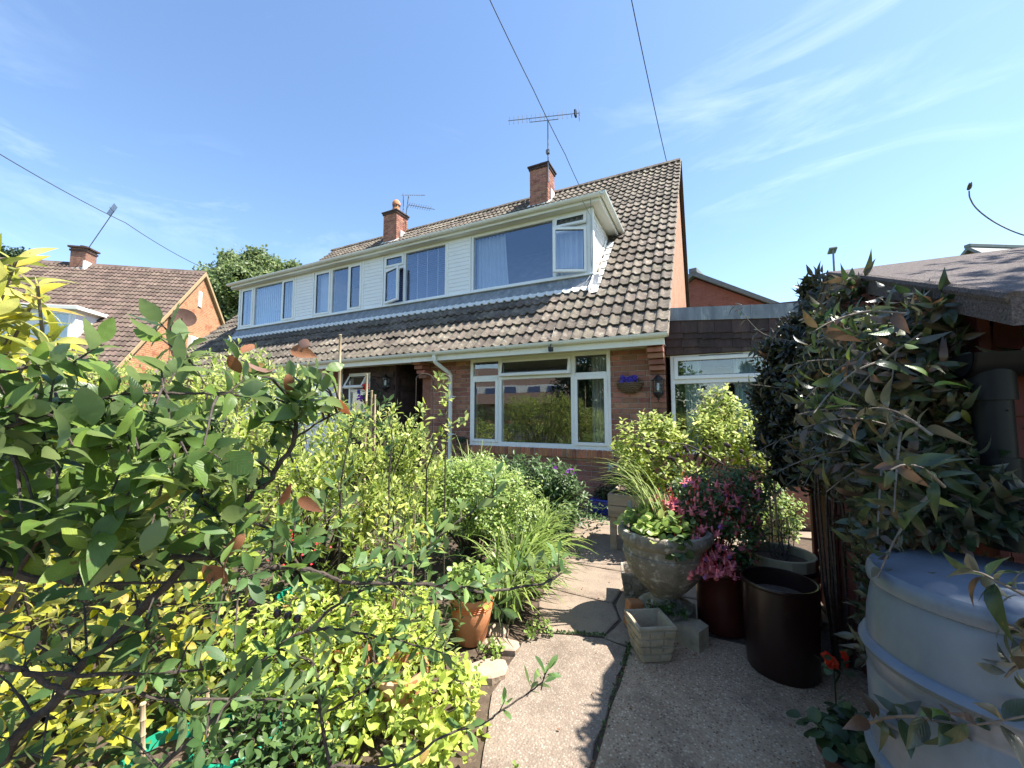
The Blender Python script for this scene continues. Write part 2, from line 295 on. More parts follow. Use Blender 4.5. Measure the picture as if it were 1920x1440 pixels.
# ================================================================== the setting: ground
def aggregate(name, base, base2, peb, rough=.9, scale=62):
    """exposed-aggregate concrete: pebbles of several colours in a paste, stained in patches"""
    m, nt, N, L, P = newmat(name); P.inputs['Roughness'].default_value = rough; P.inputs['Specular IOR Level'].default_value = .3
    geo = N('ShaderNodeNewGeometry')
    vo = N('ShaderNodeTexVoronoi'); vo.inputs['Scale'].default_value = scale; vo.inputs['Randomness'].default_value = 1; L(geo.outputs['Position'], vo.inputs['Vector'])
    rp = N('ShaderNodeValToRGB'); rp.color_ramp.interpolation = 'CONSTANT'; els = rp.color_ramp.elements
    while len(els) < len(peb): els.new(.5)
    for i, (e, c) in enumerate(zip(els, peb)): e.position = i / len(peb)
    for e, c in zip(els, peb): e.color = c4(c)
    sx = N('ShaderNodeSeparateColor'); L(vo.outputs['Color'], sx.inputs[0]); L(sx.outputs[0], rp.inputs['Fac'])
    n0 = N('ShaderNodeTexNoise'); n0.inputs['Scale'].default_value = 2.4; n0.inputs['Detail'].default_value = 6; n0.inputs['Roughness'].default_value = .7; L(geo.outputs['Position'], n0.inputs['Vector'])
    r0 = N('ShaderNodeValToRGB'); r0.color_ramp.elements[0].position = .38; r0.color_ramp.elements[1].position = .62; r0.color_ramp.elements[0].color = c4(base); r0.color_ramp.elements[1].color = c4(base2); L(n0.outputs['Fac'], r0.inputs['Fac'])
    ed = N('ShaderNodeMapRange'); ed.inputs['From Min'].default_value = .25; ed.inputs['From Max'].default_value = .55; L(vo.outputs['Distance'], ed.inputs['Value'])
    mx = N('ShaderNodeMix'); mx.data_type = 'RGBA'; L(ed.outputs[0], mx.inputs['Factor']); L(rp.outputs['Color'], mx.inputs['A']); L(r0.outputs['Color'], mx.inputs['B'])
    n3 = N('ShaderNodeTexNoise'); n3.inputs['Scale'].default_value = 3.1; n3.inputs['Detail'].default_value = 7; n3.inputs['Roughness'].default_value = .72; L(geo.outputs['Position'], n3.inputs['Vector'])
    r3 = N('ShaderNodeValToRGB'); r3.color_ramp.elements[0].position = .50; r3.color_ramp.elements[1].position = .74; L(n3.outputs['Fac'], r3.inputs['Fac'])
    ml = N('ShaderNodeMath'); ml.operation = 'MULTIPLY'; ml.inputs[1].default_value = .78; L(r3.outputs['Color'], ml.inputs[0])
    st = N('ShaderNodeMix'); st.data_type = 'RGBA'; L(ml.outputs[0], st.inputs['Factor']); L(mx.outputs['Result'], st.inputs['A']); st.inputs['B'].default_value = (.085, .06, .045, 1)
    L(st.outputs['Result'], P.inputs['Base Color'])
    bp = N('ShaderNodeBump'); bp.inputs['Strength'].default_value = .55; bp.inputs['Distance'].default_value = .006; bp.invert = True; L(vo.outputs['Distance'], bp.inputs['Height']); L(bp.outputs[0], P.inputs['Normal'])
    return m
M['slab'] = aggregate('slab', (.235, .188, .148), (.18, .142, .112), [(.29, .23, .18), (.16, .12, .095), (.34, .285, .23), (.21, .165, .13), (.25, .185, .145)], scale=105)
M['slab_smooth'] = aggregate('slab_smooth', (.28, .215, .16), (.21, .165, .128), [(.27, .21, .16), (.24, .18, .14), (.30, .24, .185)], scale=140)
M['pebble'] = aggregate('pebble', (.32, .225, .145), (.39, .285, .19), [(.47, .33, .22), (.27, .17, .11), (.58, .46, .33), (.35, .235, .155), (.15, .10, .07), (.46, .36, .26)], scale=90)
M['grass'] = pbr('grass', (.045, .075, .022), (.08, .11, .035), 5, 1, .4, 40)
M['tarmac'] = pbr('tarmac', (.045, .045, .047), (.06, .06, .06), 30, .95, .3, 150)
struct('ground', MB().quad((-400, -400, -.03), (400, -400, -.03), (400, 400, -.03), (-400, 400, -.03)), M['grass'])
struct('garden_soil', MB().box(-14, -.30, -7.5, -.02, -.2, -.012), M['soil'])
struct('road', MB().quad((-60, -22, -.02), (60, -22, -.02), (60, -13, -.02), (-60, -13, -.02)), M['tarmac'])
path = struct('path', MB().box(-.62, 3.6, -7.5, .0, -.2, -.010), M['soil'])
def slab(poly, z, mat, r=.006, name='slab'):
    """a paving slab: bevelled top, sides down into the bed"""
    c = Vector((sum(p[0] for p in poly), sum(p[1] for p in poly), 0)) / len(poly)
    mb = MB(); n = len(poly); P = [Vector((p[0], p[1], 0)) for p in poly]
    ins = [p + (c - p).normalized() * .011 for p in P]
    V = [(p.x, p.y, -.05) for p in P] + [(p.x, p.y, z - r) for p in P] + [(p.x, p.y, z) for p in ins]
    F = [(i, (i + 1) % n, n + (i + 1) % n, n + i) for i in range(n)] + [(n + i, n + (i + 1) % n, 2 * n + (i + 1) % n, 2 * n + i) for i in range(n)] + [tuple(range(2 * n, 3 * n))]
    mb.add(V, F); return mb.build(name, mat, path)
def poly_edge(pts, jit=.006, step=.09):
    o = []
    for i, p in enumerate(pts):
        q = pts[(i + 1) % len(pts)]; d = math.dist(p, q); k = max(1, int(d / step))
        for j in range(k):
            t = j / k; o.append((p[0] + (q[0] - p[0]) * t + random.uniform(-jit, jit), p[1] + (q[1] - p[1]) * t + random.uniform(-jit, jit)))
    return o
g = .010
# walkway beside the bed, slab by slab towards the house; the wide pebble slab carries the pots and the shed
for (pts, z, mt) in [
    ([(-.215, -5.9), (.158, -5.9), (.158, -3.225), (.0, -3.19), (-.36, -3.315), (-.41, -3.45), (-.365, -3.9), (-.20, -4.28)], .004, 'slab'),
    ([(.176, -7.3), (2.0, -7.3), (2.0, -2.9), (.55, -2.9), (.176, -3.215)], .006, 'pebble'),
    ([(-.36, -3.295), (-.005, -3.168), (.05, -2.93), (-.032, -2.735), (-.56, -2.705), (-.52, -2.95)], .004, 'slab_smooth'),
    ([(.012, -3.175), (.165, -3.20), (.54, -2.885), (.54, -2.4), (.0, -2.4), (-.018, -2.725), (.066, -2.93)], .0, 'slab_smooth'),
    ([(-.56, -2.69), (-.035, -2.715), (-.02, -2.40), (-.02, -2.13), (-.62, -2.13)], .003, 'slab_smooth'),
    ([(-.002, -2.385), (1.29, -2.385), (1.29, -1.3), (-.002, -1.3)], .002, 'slab_smooth'),
    ([(-.64, -2.115), (-.018, -2.115), (-.018, -1.16), (-.80, -1.16)], .004, 'slab_smooth'),
    ([(-.95, -1.145), (-.018, -1.145), (-.018, -.36), (-.95, -.36)], .002, 'slab_smooth'),
    ([(.0, -1.285), (1.29, -1.285), (1.29, -.36), (.0, -.36)], .004, 'slab_smooth'),
    ([(-1.0, -.345), (1.9, -.345), (1.9, -.06), (-1.0, -.06)], .012, 'slab_smooth')]:
    slab(poly_edge(pts), z, M[mt])
# loose stepping stones at the bed's edge
M['stone'] = pbr('stone', (.30, .22, .16), (.40, .30, .22), 12, .9, .5, 60, c3=(.2, .15, .11), s3=9)
def rock(name, c, rx, ry, h, label, rot=0, n=9, mat='stone', group=None, parent=None):
    mb = MB(); P = []
    for i in range(n):
        a = 2 * math.pi * i / n; k = random.uniform(.84, 1.12); P.append((math.cos(a) * rx * k, math.sin(a) * ry * k))
    V = [(x, y, -.02) for x, y in P] + [(x, y, h * .75) for x, y in P] + [(x * .88, y * .88, h) for x, y in P]
    F = [(i, (i + 1) % n, n + (i + 1) % n, n + i) for i in range(n)] + [(n + i, n + (i + 1) % n, 2 * n + (i + 1) % n, 2 * n + i) for i in range(n)] + [tuple(range(2 * n, 3 * n))]
    mb.add(V, F); mb.xf(Matrix.Translation(c) @ Matrix.Rotation(rot, 4, 'Z'))
    o = mb.build(name, M[mat], loc=c); return tag(o, label, 'stone', group)
rock('stepping_stone', (-.455, -3.78, 0), .105, .085, .035, 'flat pinkish stepping stone at the bed edge below the orange pot', .5)
rock('stepping_stone', (-.50, -3.555, 0), .12, .07, .03, 'flat pale stepping stone under the long striped leaves by the orange pot', .2)
rock('stepping_stone', (-.62, -3.42, 0), .10, .08, .02, 'small sunken stone behind the orange pot beside the bed', .9)

# ================================================================== the house
GY, GZ, TH = -.437, 2.363, math.atan(.985)
CT, ST = math.cos(TH), math.sin(TH)
XR, XL = .203, -13.18                 # verges
RY, RZ = 5.415, 8.127                 # ridge
DY, DXL, DXR, DZB, DZT = .771, -11.103, -1.066, 3.702, 4.895
house = thing('brick_house', 'long brick house with brown tiled roof and a wide white dormer', 'house', (-6.5, 0, 0))
def roofpt(x, s, h=0): return Vector((x, -.42 + s * CT - h * ST, 2.37 + s * ST + h * CT))

# ---- roof deck and rear slope
deck = MB()
def slope_quad(mb, x0, x1, s0, s1, h=0): mb.quad(roofpt(x0, s0, h), roofpt(x1, s0, h), roofpt(x1, s1, h), roofpt(x0, s1, h))
SL = (RY + .42) / CT
slope_quad(deck, XL + .03, XR - .03, 0, SL, -.02)
deck.quad((XL, RY, RZ + .01), (XR, RY, RZ + .01), (XR, 2 * RY + .42, 2.37), (XL, 2 * RY + .42, 2.37))
roof = deck.build('roof', M['tile_far'], house)

# ---- tiles: two rolls and two pans each
TW, TG = .314, .287
def tile_mesh(mat, w=TW, ln=.335, hr=.030, t=.022):
    half = [(0, .0), (.010, .015), (.028, hr), (.048, hr), (.066, .015), (.077, .002), (.117, -.002)]; pr = half + [(x + w / 2, z) for x, z in half] + [(w, 0)]
    mb = MB(); n = len(pr)
    V = [(x, 0, z + .041) for x, z in pr] + [(x, ln, z + .004) for x, z in pr] + [(x, 0, z + .041 - t) for x, z in pr]
    F = [(i, i + 1, n + i + 1, n + i) for i in range(n - 1)] + [(2 * n + i, 2 * n + i + 1, i + 1, i) for i in range(n - 1)]
    F += [(2 * n - 1, n - 1, 3 * n - 1)]
    mb.add(V, F); return mb, mb.mesh('tile', mat, True, angle=R(50))
tmb, tme = tile_mesh(M['tile'])
BAS = Matrix(((1, 0, 0), (0, CT, -ST), (0, ST, CT)))      # tile frame: x along, y up the slope, z outward
def in_dormer(x, s):
    z = 2.37 + s * ST; y = -.42 + s * CT
    return DXL - .02 < x < DXR + .02 and DY - .16 < y < 2.35
tiles = []
ncol = int((XR - XL) / TW); nrow = int(SL / TG)
for r_ in range(nrow + 1):
    for c in range(ncol + 1):
        x = XR - (c + 1) * TW; s = r_ * TG - .045
        if x < XL - .05 or s > SL - .12: continue
        xm = x + TW / 2
        if in_dormer(xm, s + TG * .5) : continue
        if -4.02 < xm < -3.32 and s > SL - 1.0: continue
        if -9.95 < xm < -9.2 and s > SL - 1.0: continue
        tiles.append((x, s))
def big(x, s): p = roofpt(x, s); return -depth(p) - (20 if (s > 3.6 and x < DXR) else 0)
tiles.sort(key=lambda q: -big(*q))
def join_pieces(mbt, mats, name, mat, parent, smooth=True, lv=None):
    T = np.array(mbt.v); F = mbt.f; m = len(mats); nv = len(T)
    A = np.array([[list(rw) for rw in q] for q in mats])                # m,4,4
    V = np.einsum('mij,nj->mni', A[:, :3, :3], T) + A[:, None, :3, 3]
    o0 = origin(parent) if parent else Vector(); V = (V - np.array(o0)).reshape(-1, 3)
    me = bpy.data.meshes.new(name)
    sizes = [len(f) for f in F]; flat = np.concatenate([np.array(f) for f in F])
    loops = (flat[None, :] + (np.arange(m) * nv)[:, None]).reshape(-1)
    me.vertices.add(len(V)); me.vertices.foreach_set('co', V.astype(np.float32).ravel())
    me.loops.add(len(loops)); me.loops.foreach_set('vertex_index', loops.astype(np.int32))
    ls = np.tile(np.array(sizes), m); st = np.concatenate([[0], np.cumsum(ls)[:-1]])
    me.polygons.add(len(ls)); me.polygons.foreach_set('loop_start', st.astype(np.int32))
    try: me.polygons.foreach_set('loop_total', ls.astype(np.int32))
    except Exception: pass
    me.update(calc_edges=True); me.validate()
    if smooth: me.polygons.foreach_set('use_smooth', [True] * len(me.polygons)); me.set_sharp_from_angle(angle=R(50))
    a = me.attributes.new('lv', 'FLOAT', 'POINT')
    if len(me.vertices) == m * nv: a.data.foreach_set('value', np.repeat(rng.random(m), nv).astype(np.float32))
    me.materials.append(mat)
    o = bpy.data.objects.new(name, me); COL.objects.link(o)
    if parent: o.parent = parent
    o['kind'] = 'stuff'; return o
def tmat(x, s):
    p = roofpt(x + random.uniform(-.004, .004), s + random.uniform(-.015, .012), random.uniform(-.002, .008))
    b = BAS @ Matrix.Rotation(random.uniform(-.018, .018), 3, 'Y') @ Matrix.Rotation(random.uniform(-.012, .012), 3, 'Z')
    m4 = b.to_4x4(); m4.translation = p; return m4
for x, s in tiles[:300]:
    o = link('tile', tme, roof); m4 = tmat(x, s); m4.translation -= origin(house); o.matrix_local = m4
join_pieces(tmb, [tmat(x, s) for x, s in tiles[300:]], 'tiling', M['tile'], roof)
# ridge tiles
x = XR
while x > XL:
    x1 = max(x - .42, XL); seg = [(0, -.16, -.115), (0, -.10, -.03), (0, 0, .035), (0, .10, -.03), (0, .16, -.115)]
    MB().prism([(x, RY + q[1], RZ + .045 + q[2] + random.uniform(-.004, .004)) for q in seg], (x1 - x + .008, 0, 0)).build('ridge_tile', M['tile'], roof); x -= .42
# verge: undercloak and mortar edge on the right gable
M['mortar_dark'] = pbr('mortar_dark', (.20, .165, .13), (.30, .25, .20), 12, .95, .3, 60)
for s in np.arange(0, SL - .1, TG):
    a = roofpt(XR - .005, s - .045, .022); b = roofpt(XR - .005, s + TG - .05, .0)
    MB().prism([a, b, b + Vector((0, .02, -.05)), a + Vector((0, .02, -.05))], (.018, 0, 0)).build('verge', M['mortar_dark'], roof)
vr = MB().prism([(XR - .05, RY, RZ - .02), (XR - .05, 2 * RY + .42, 2.33), (XR - .05, 2 * RY + .42, 2.20), (XR - .05, RY, RZ - .15)], (.08, 0, 0))
vr.build('barge_board', M['shingle'], roof)

# ---- walls
wall = MB()
YB = .012                                                         # face of the mortar; bricks stand proud of it
def back(x0, x1, z0, z1): wall.box(x0, x1, YB, .25, z0, z1)
back(-3.81, -2.963, 0, 2.30); back(-2.963, -.605, 0, .78); back(-.605, .125, 0, 2.30)
back(-13.1, -6.1, 0, 2.3)
wall_o = wall.build('wall', M['mortar'], house)
gb = MB().prism([(.125, .02, 0), (.125, 2 * RY, 0), (.125, 2 * RY, 2.5), (.125, RY, RZ - .05), (.125, .02, 2.66)], (-.24, 0, 0))
gb.build('gable_wall', M['gable_brick'], house)
gl = MB().prism([(XL + .08, .02, 0), (XL + .08, 2 * RY, 0), (XL + .08, 2 * RY, 2.5), (XL + .08, RY, RZ - .05), (XL + .08, .02, 2.66)], (.24, 0, 0))
gl.build('gable_wall', M['gable_brick'], house)
BR = {}
def brick_template(ln, h=.065, dp=.1, c=.004):
    key = (round(ln, 3), h, dp)
    if key not in BR:
        mb = MB(); x1, z1 = ln, h
        V = [(0, c, 0), (x1, c, 0), (x1, c, z1), (0, c, z1), (c, 0, c), (x1 - c, 0, c), (x1 - c, 0, z1 - c), (c, 0, z1 - c), (0, dp, 0), (x1, dp, 0), (x1, dp, z1), (0, dp, z1)]
        F = [(4, 5, 6, 7), (0, 1, 5, 4), (1, 2, 6, 5), (2, 3, 7, 6), (3, 0, 4, 7), (8, 9, 1, 0), (9, 10, 2, 1), (10, 11, 3, 2), (11, 8, 0, 3)]
        mb.add(V, F); BR[key] = (mb, mb.mesh('brick', M['brick']))
    return BR[key]
blist = []
def lay(x0, x1, z0, z1, y=0.0):
    nz = int(round((z1 - z0) / .075))
    for k in range(nz):
        z = z0 + k * .075; off = (.1125 if k % 2 else 0); i0 = math.floor((x0 - off) / .225) - 1
        for i in range(i0, i0 + int((x1 - x0) / .225) + 4):
            a = max(i * .225 + off, x0); b = min(i * .225 + off + .215, x1)
            if b - a > .03: blist.append((a, b, z, y))
lay(-.605, -.078, 0, 2.25); lay(-3.81, -2.963, 0, 2.25); lay(-2.96, -.61, 0, .675)
for k in range(26):                                               # pier at the gable end
    z = k * .075
    if k % 2: blist.append((-.062, .130, z, -.02))
    else: blist += [(-.062, .030, z, -.02), (.040, .130, z, -.02)]
hidden = lambda b: (b[0] < -1.4 and b[2] < .75) or (b[0] < -3 and b[2] < .9) or (b[0] > -.55 and b[2] < .75)
blist.sort(key=lambda b: (hidden(b), random.random()))
rest = {}
for i, (a, b, z, y) in enumerate(blist):
    t = brick_template(b - a); yy = y + random.uniform(-.0025, .0025)
    if i < 300:
        o = link('brick', t[1], wall_o, (a, yy, z))
    else: rest.setdefault(round(b - a, 3), []).append(Matrix.Translation((a, yy, z)))
alln = MB()
for ln, ms in rest.items():
    for m4 in ms:
        t = brick_template(ln)[0]; alln.add([m4 @ Vector(p) for p in t.v], t.f)
o = alln.build('brickwork', M['brick'], wall_o); o['kind'] = 'stuff'
# corbelled kneelers under the eaves: at the gable end and beside the porch
for (x0, x1, z0, n) in ((-.066, .134, 1.925, 5), (-3.99, -3.815, 1.97, 4)):
    for k in range(n):
        mb = MB().box(x0, x1, -.045 - .062 * (k + 1), .05, z0 + k * .075 + .004, z0 + k * .075 + .068, .004)
        mb.build('corbel', M['brick'], wall_o)
MB().box(-3.99, -3.815, .012, .30, 0, 2.27).build('porch_pier', M['brick'], house)
# window sill of bricks on edge
sill_o = MB().box(-3.03, -.585, -.058, .06, .71, .818).build('sill', M['mortar'], house)
for k in range(33):
    x = -3.03 + k * .0742
    MB().box(x, x + .066, -.068 + random.uniform(-.003, .003), .06, .700 + random.uniform(-.003, .002), .826, .008).build('brick', M['brick_orange'], sill_o)
MB().box(-.66, -.54, -.022, .0, .53, .65, .006).build('air_vent', M['lead'], house)

# ---- eaves: soffit, fascia, gutter, downpipe
MB().box(XL + .05, XR - .06, -.372, .02, 2.262, 2.276).build('soffit', M['soffit'], house)
MB().box(XL + .05, XR - .04, -.392, -.372, 2.225, 2.385).build('fascia', M['gutter'], house)
def gutter_run(a, b, out_dir, r=.056, wall_t=.004, n=9):
    """half-round gutter between a and b (centre of its mouth)"""
    a = Vector(a); b = Vector(b); t = (b - a).normalized(); o = Vector(out_dir); mb = MB(); P = []
    for rr in (r, r - wall_t):
        for k in range(n):
            q = math.pi * k / (n - 1); P.append(o * (-math.cos(q) * rr) + Vector((0, 0, -math.sin(q) * rr * 1.0)))
    poly = P[:n] + P[n:][::-1]
    mb.prism([a + p for p in poly], b - a)
    for e, s in ((a, 1), (b, -1)):                                   # stop ends
        mb.prism([e + p for p in P[:n]], t * s * .006)
    return mb
gm = gutter_run((XL - .02, GY, GZ), (XR + .005, GY, GZ), (0, -1, 0))
gut = gm.build('gutter', M['gutter'], house, smooth=True)
def brackets(xs, y, z, par, r=.0605):
    for x in xs:
        mb = MB()
        pts = [(x, y - math.cos(q) * r, z - math.sin(q) * r) for q in np.linspace(0, math.pi, 9)]
        for p, q in zip(pts[:-1], pts[1:]): mb.prism([p, q, (q[0] + .035, q[1], q[2]), (p[0] + .035, p[1], p[2])], (0, .001, -.003))
        mb.build('bracket', M['gutter'], par)
brackets([-.25, -1.2, -2.1, -3.0, -3.9, -4.9, -5.8, -6.8, -7.9, -9, -10], GY, GZ, gut)
dp = MB(); X0 = -3.40
dp.tube([(X0, GY, GZ - .05), (X0, GY, GZ - .13), (X0 + .005, GY + .03, GZ - .17), (X0 + .07, GY + .33, GZ - .32), (X0 + .08, GY + .36, GZ - .36), (X0 + .08, GY + .365, 1.2), (X0 + .08, GY + .365, .05)], .034, 14)
dpo = dp.build('downpipe', M['gutter'], house, smooth=True)
for z in (1.62, .98, .45):
    cl = MB(); cl.tube([(X0 + .08, GY + .365, z), (X0 + .08, GY + .365, z + .03)], .038, 14); cl.box(X0 + .03, X0 + .15, -.075, -.002, z + .005, z + .025)
    cl.build('pipe_clip', M['gutter'], dpo)
jb = MB().box(-1.36, -1.30, -.52, -.46, 2.22, 2.29, .005)
jb.tube([(-1.33, -.49, 2.28), (-1.36, -.46, 2.38), (-1.40, -.40, 2.46)], .004, 6); jb.tube([(-1.33, -.49, 2.28), (-1.32, -.47, 2.42), (-1.34, -.30, 2.60)], .004, 6)
jb.build('junction_box', M['blackmetal'], gut)

# ---- windows
def rect_frame(mb, x0, x1, z0, z1, y0, y1, w_, c=.006):
    mb.box(x0, x0 + w_, y0, y1, z0, z1, c); mb.box(x1 - w_, x1, y0, y1, z0, z1, c)
    mb.box(x0 + w_ - .001, x1 - w_ + .001, y0 + .001, y1 - .001, z0, z0 + w_, c); mb.box(x0 + w_ - .001, x1 - w_ + .001, y0 + .001, y1 - .001, z1 - w_, z1, c)
def window(parent, x0, x1, z0, z1, y, mull=(), trans=(), lights=(), fw=.055, dpth=.07, glass=None, name='window'):
    """frame with mullions (x) and transoms (x0, x1, z); lights: (x0, x1, z0, z1, kind, angle)"""
    mb = MB(); rect_frame(mb, x0, x1, z0, z1, y - .012, y + dpth, fw)
    for m_ in mull: mb.box(m_ - .032, m_ + .032, y - .008, y + dpth - .004, z0 + fw - .002, z1 - fw + .002, .005)
    for a, b, zz in trans: mb.box(a, b, y - .006, y + dpth - .006, zz - .03, zz + .03, .005)
    win = mb.build(name, M['upvc'], parent)
    gk = MB()
    for (a, b, c, d, kind, ang) in lights:
        if kind == 'fixed':
            MB().box(a, b, y + .022, y + .028, c, d).build('pane', glass or M['glass'], win)
            continue
        s = MB(); rect_frame(s, a, b, c, d, y - .030, y + .022, .052, .007)
        g2 = MB().box(a + .05, b - .05, y - .006, y + .0, c + .05, d - .05)
        gs = MB(); rect_frame(gs, a + .0515, b - .0515, c + .0515, d - .0515, y - .024, y - .002, .005, 0)
        if kind == 'side':                      # hinged at one side, sign of ang picks it
            hx = a if ang > 0 else b
            T = Matrix.Translation((hx, y - .03, 0)) @ Matrix.Rotation(-ang, 4, 'Z') @ Matrix.Translation((-hx, -(y - .03), 0))
        else:                                    # top hung
            T = Matrix.Translation((0, y - .03, d)) @ Matrix.Rotation(-ang, 4, 'X') @ Matrix.Translation((0, -(y - .03), -d))
        if ang:
            s.xf(T); g2.xf(T); gs.xf(T)
        s.build('sash', M['upvc'], win); g2.build('pane', glass or M['glass'], win); gs.build('gasket', M['blackmetal'], win)
    return win
# living-room window
WX0, WX1, WZ0, WZ1 = -2.963, -.605, .838, 2.262
MB().box(WX0 - .01, WX1 + .01, -.02, .10, .815, .84, .004).build('window_sill', M['upvc'], house)
window(house, WX0, WX1, WZ0, WZ1, .0, mull=(-2.40, -1.165), trans=((-2.91, -2.43, 1.945), (-2.37, -1.19, 1.925), (-1.13, -.66, 1.925)),
       lights=[(-2.908, -2.43, 1.973, 2.207, 'fixed', 0), (-2.37, -1.195, .892, 1.897, 'fixed', 0), (-1.135, -.66, 1.953, 2.207, 'fixed', 0),
               (-2.92, -2.425, .88, 1.922, 'side', 0), (-1.142, -.648, .88, 1.90, 'side', 0), (-2.385, -1.18, 1.94, 2.222, 'top', R(13))])
room = MB()
def room_box(x0, x1, y0, y1, z0, z1):
    room.add([(x0, y0, z0), (x1, y0, z0), (x1, y1, z0), (x0, y1, z0), (x0, y0, z1), (x1, y0, z1), (x1, y1, z1), (x0, y1, z1)],
             [(0, 1, 2, 3), (7, 6, 5, 4), (2, 6, 7, 3), (0, 3, 7, 4), (1, 5, 6, 2)])
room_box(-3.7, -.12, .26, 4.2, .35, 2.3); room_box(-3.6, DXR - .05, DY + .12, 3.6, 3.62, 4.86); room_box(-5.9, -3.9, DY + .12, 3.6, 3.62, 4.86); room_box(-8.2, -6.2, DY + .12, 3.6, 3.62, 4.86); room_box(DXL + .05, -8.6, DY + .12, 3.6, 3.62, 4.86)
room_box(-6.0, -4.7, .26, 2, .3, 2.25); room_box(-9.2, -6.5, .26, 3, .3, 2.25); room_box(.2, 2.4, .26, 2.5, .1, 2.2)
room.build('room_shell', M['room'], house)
# dormer
DG = MB()
def dwin(x0, x1, mull, lights, trans=()):
    return window(house, x0, x1, DZB, DZT - .045, DY, mull, trans, lights, fw=.05, glass=M['glass_sky_tint'])
z0, z1 = DZB + .05, DZT - .095
dwin(-11.10, -8.74, (-10.50, -9.27), [(-11.04, -10.53, z0 - .005, z1 + .01, 'side', 0), (-10.468, -9.302, z0, z1, 'fixed', 0), (-9.245, -8.78, z0 - .005, z1 + .01, 'side', 0)])
dwin(-8.03, -6.37, (-7.42, -6.83), [(-7.985, -7.445, z0 - .005, z1 + .01, 'side', 0), (-7.388, -6.862, z0, z1, 'fixed', 0), (-6.805, -6.412, z0 - .005, z1 + .01, 'side', 0)])
dwin(-5.74, -4.03, (-5.15,), [(-5.118, -4.08, z0, z1, 'fixed', 0), (-5.70, -5.165, 4.56, z1 + .01, 'top', 0), (-5.70, -5.165, z0 - .005, 4.50, 'side', R(16))], trans=((-5.69, -5.18, 4.53),))
dwin(-3.45, -1.085, (-1.72,), [(-3.40, -1.752, z0, z1, 'fixed', 0), (-1.705, -1.125, 4.60, z1 + .01, 'top', R(14)), (-1.705, -1.125, z0 - .005, 4.54, 'side', -R(24))], trans=((-1.69, -1.14, 4.57),))
# shiplap between the windows, board by board
def shiplap(x0, x1, za, zb, y, parent, n=14):
    h = (zb - za) / n
    for k in range(n):
        z = za + k * h; mb = MB().prism([(x0, y - .017, z + .003), (x0, y - .013, z + h), (x0, y + .01, z + h), (x0, y + .01, z + .003)], (x1 - x0, 0, 0)); mb.build('board', M['clad'], parent)
dorm = MB()
dorm.box(DXL + .02, DXR - .01, DY + .075, DY + .115, DZB - .02, DZB + .05); 
for a, b in ((-8.74, -8.03), (-6.37, -5.74), (-4.03, -3.45)): dorm.box(a, b, DY + .012, DY + .10, DZB, DZT)
dorm.box(DXL, DXR + .005, DY + .004, DY + .08, DZT - .044, DZT + .02)
dorm_o = dorm.build('dormer', M['clad'], house)
for a, b in ((-8.735, -8.035), (-6.365, -5.745), (-4.025, -3.455)):
    shiplap(a + .03, b - .03, DZB + .005, DZT - .05, DY, dorm_o)
    MB().box(a, a + .032, DY - .028, DY + .01, DZB, DZT - .045, .004).build('trim', M['upvc'], dorm_o); MB().box(b - .032, b, DY - .028, DY + .01, DZB, DZT - .045, .004).build('trim', M['upvc'], dorm_o)
cp = MB().box(DXR - .02, DXR + .055, DY - .035, DY + .06, DZB - .03, DZT - .045, .004); cp.box(DXL - .05, DXL + .0, DY - .035, DY + .06, DZB - .03, DZT - .045, .004)
cp.box(DXL - .06, DXR + .06, DY - .075, DY + .0, DZB - .030, DZB - .002, .004); cp.build('corner_post', M['upvc'], dorm_o)
# cheek boards on the right side (triangle down to the roof) and plain left cheek
def roof_y(z): return -.42 + (z - 2.37) / .985
nb = 13; hh = (DZT - .06 - DZB) / nb
for k in range(nb):
    za = DZB + k * hh; zb_ = za + hh; xa = DXR + .02
    ya, yb = DY + .06, roof_y(za) + .03
    mb = MB().prism([(xa + .018, ya, za + .006), (xa + .018, roof_y(za + .006), za + .006), (xa + .010, roof_y(zb_), zb_), (xa + .010, ya, zb_)], (-.03, 0, 0)); mb.build('board', M['clad'], dorm_o)
MB().prism([(DXL, DY + .06, DZB), (DXL, roof_y(DZT), DZT), (DXL, DY + .06, DZT)], (.04, 0, 0)).build('cheek', M['clad'], dorm_o)
# dormer roof, fascia, soffit, gutter round two sides
YE = 2.36
MB().box(DXL - .20, DXR + .20, .62, YE, 4.975, 5.0).build('flat_roof', M['lead'], dorm_o)
ds = MB().box(DXL - .2, DXR + .2, .62, DY + .08, 4.872, 4.884); ds.box(DXR, DXR + .2, DY + .08, YE - .1, 4.872, 4.884); ds.build('dormer_soffit', M['soffit'], dorm_o)
df = MB().box(DXL - .2, DXR + .2, .60, .62, 4.868, 4.985); df.box(DXR + .2, DXR + .22, .60, YE - .05, 4.85, 4.985); df.box(DXL - .22, DXL - .2, .60, YE - .05, 4.85, 4.985); df.build('dormer_fascia', M['gutter'], dorm_o)
dg = gutter_run((DXL - .29, .555, 4.965), (DXR + .28, .555, 4.965), (0, -1, 0), .054)
dg2 = gutter_run((DXR + .272, .505, 4.9651), (DXR + .272, YE - .06, 4.9651), (1, 0, 0), .054); dg.add(dg2.v, dg2.f)
dgo = dg.build('dormer_gutter', M['gutter'], dorm_o, smooth=True)
brackets([-1.6, -2.7, -3.8, -4.9, -6.0, -7.1, -8.2, -9.3, -10.4], .555, 4.965, dorm_o, .0585)
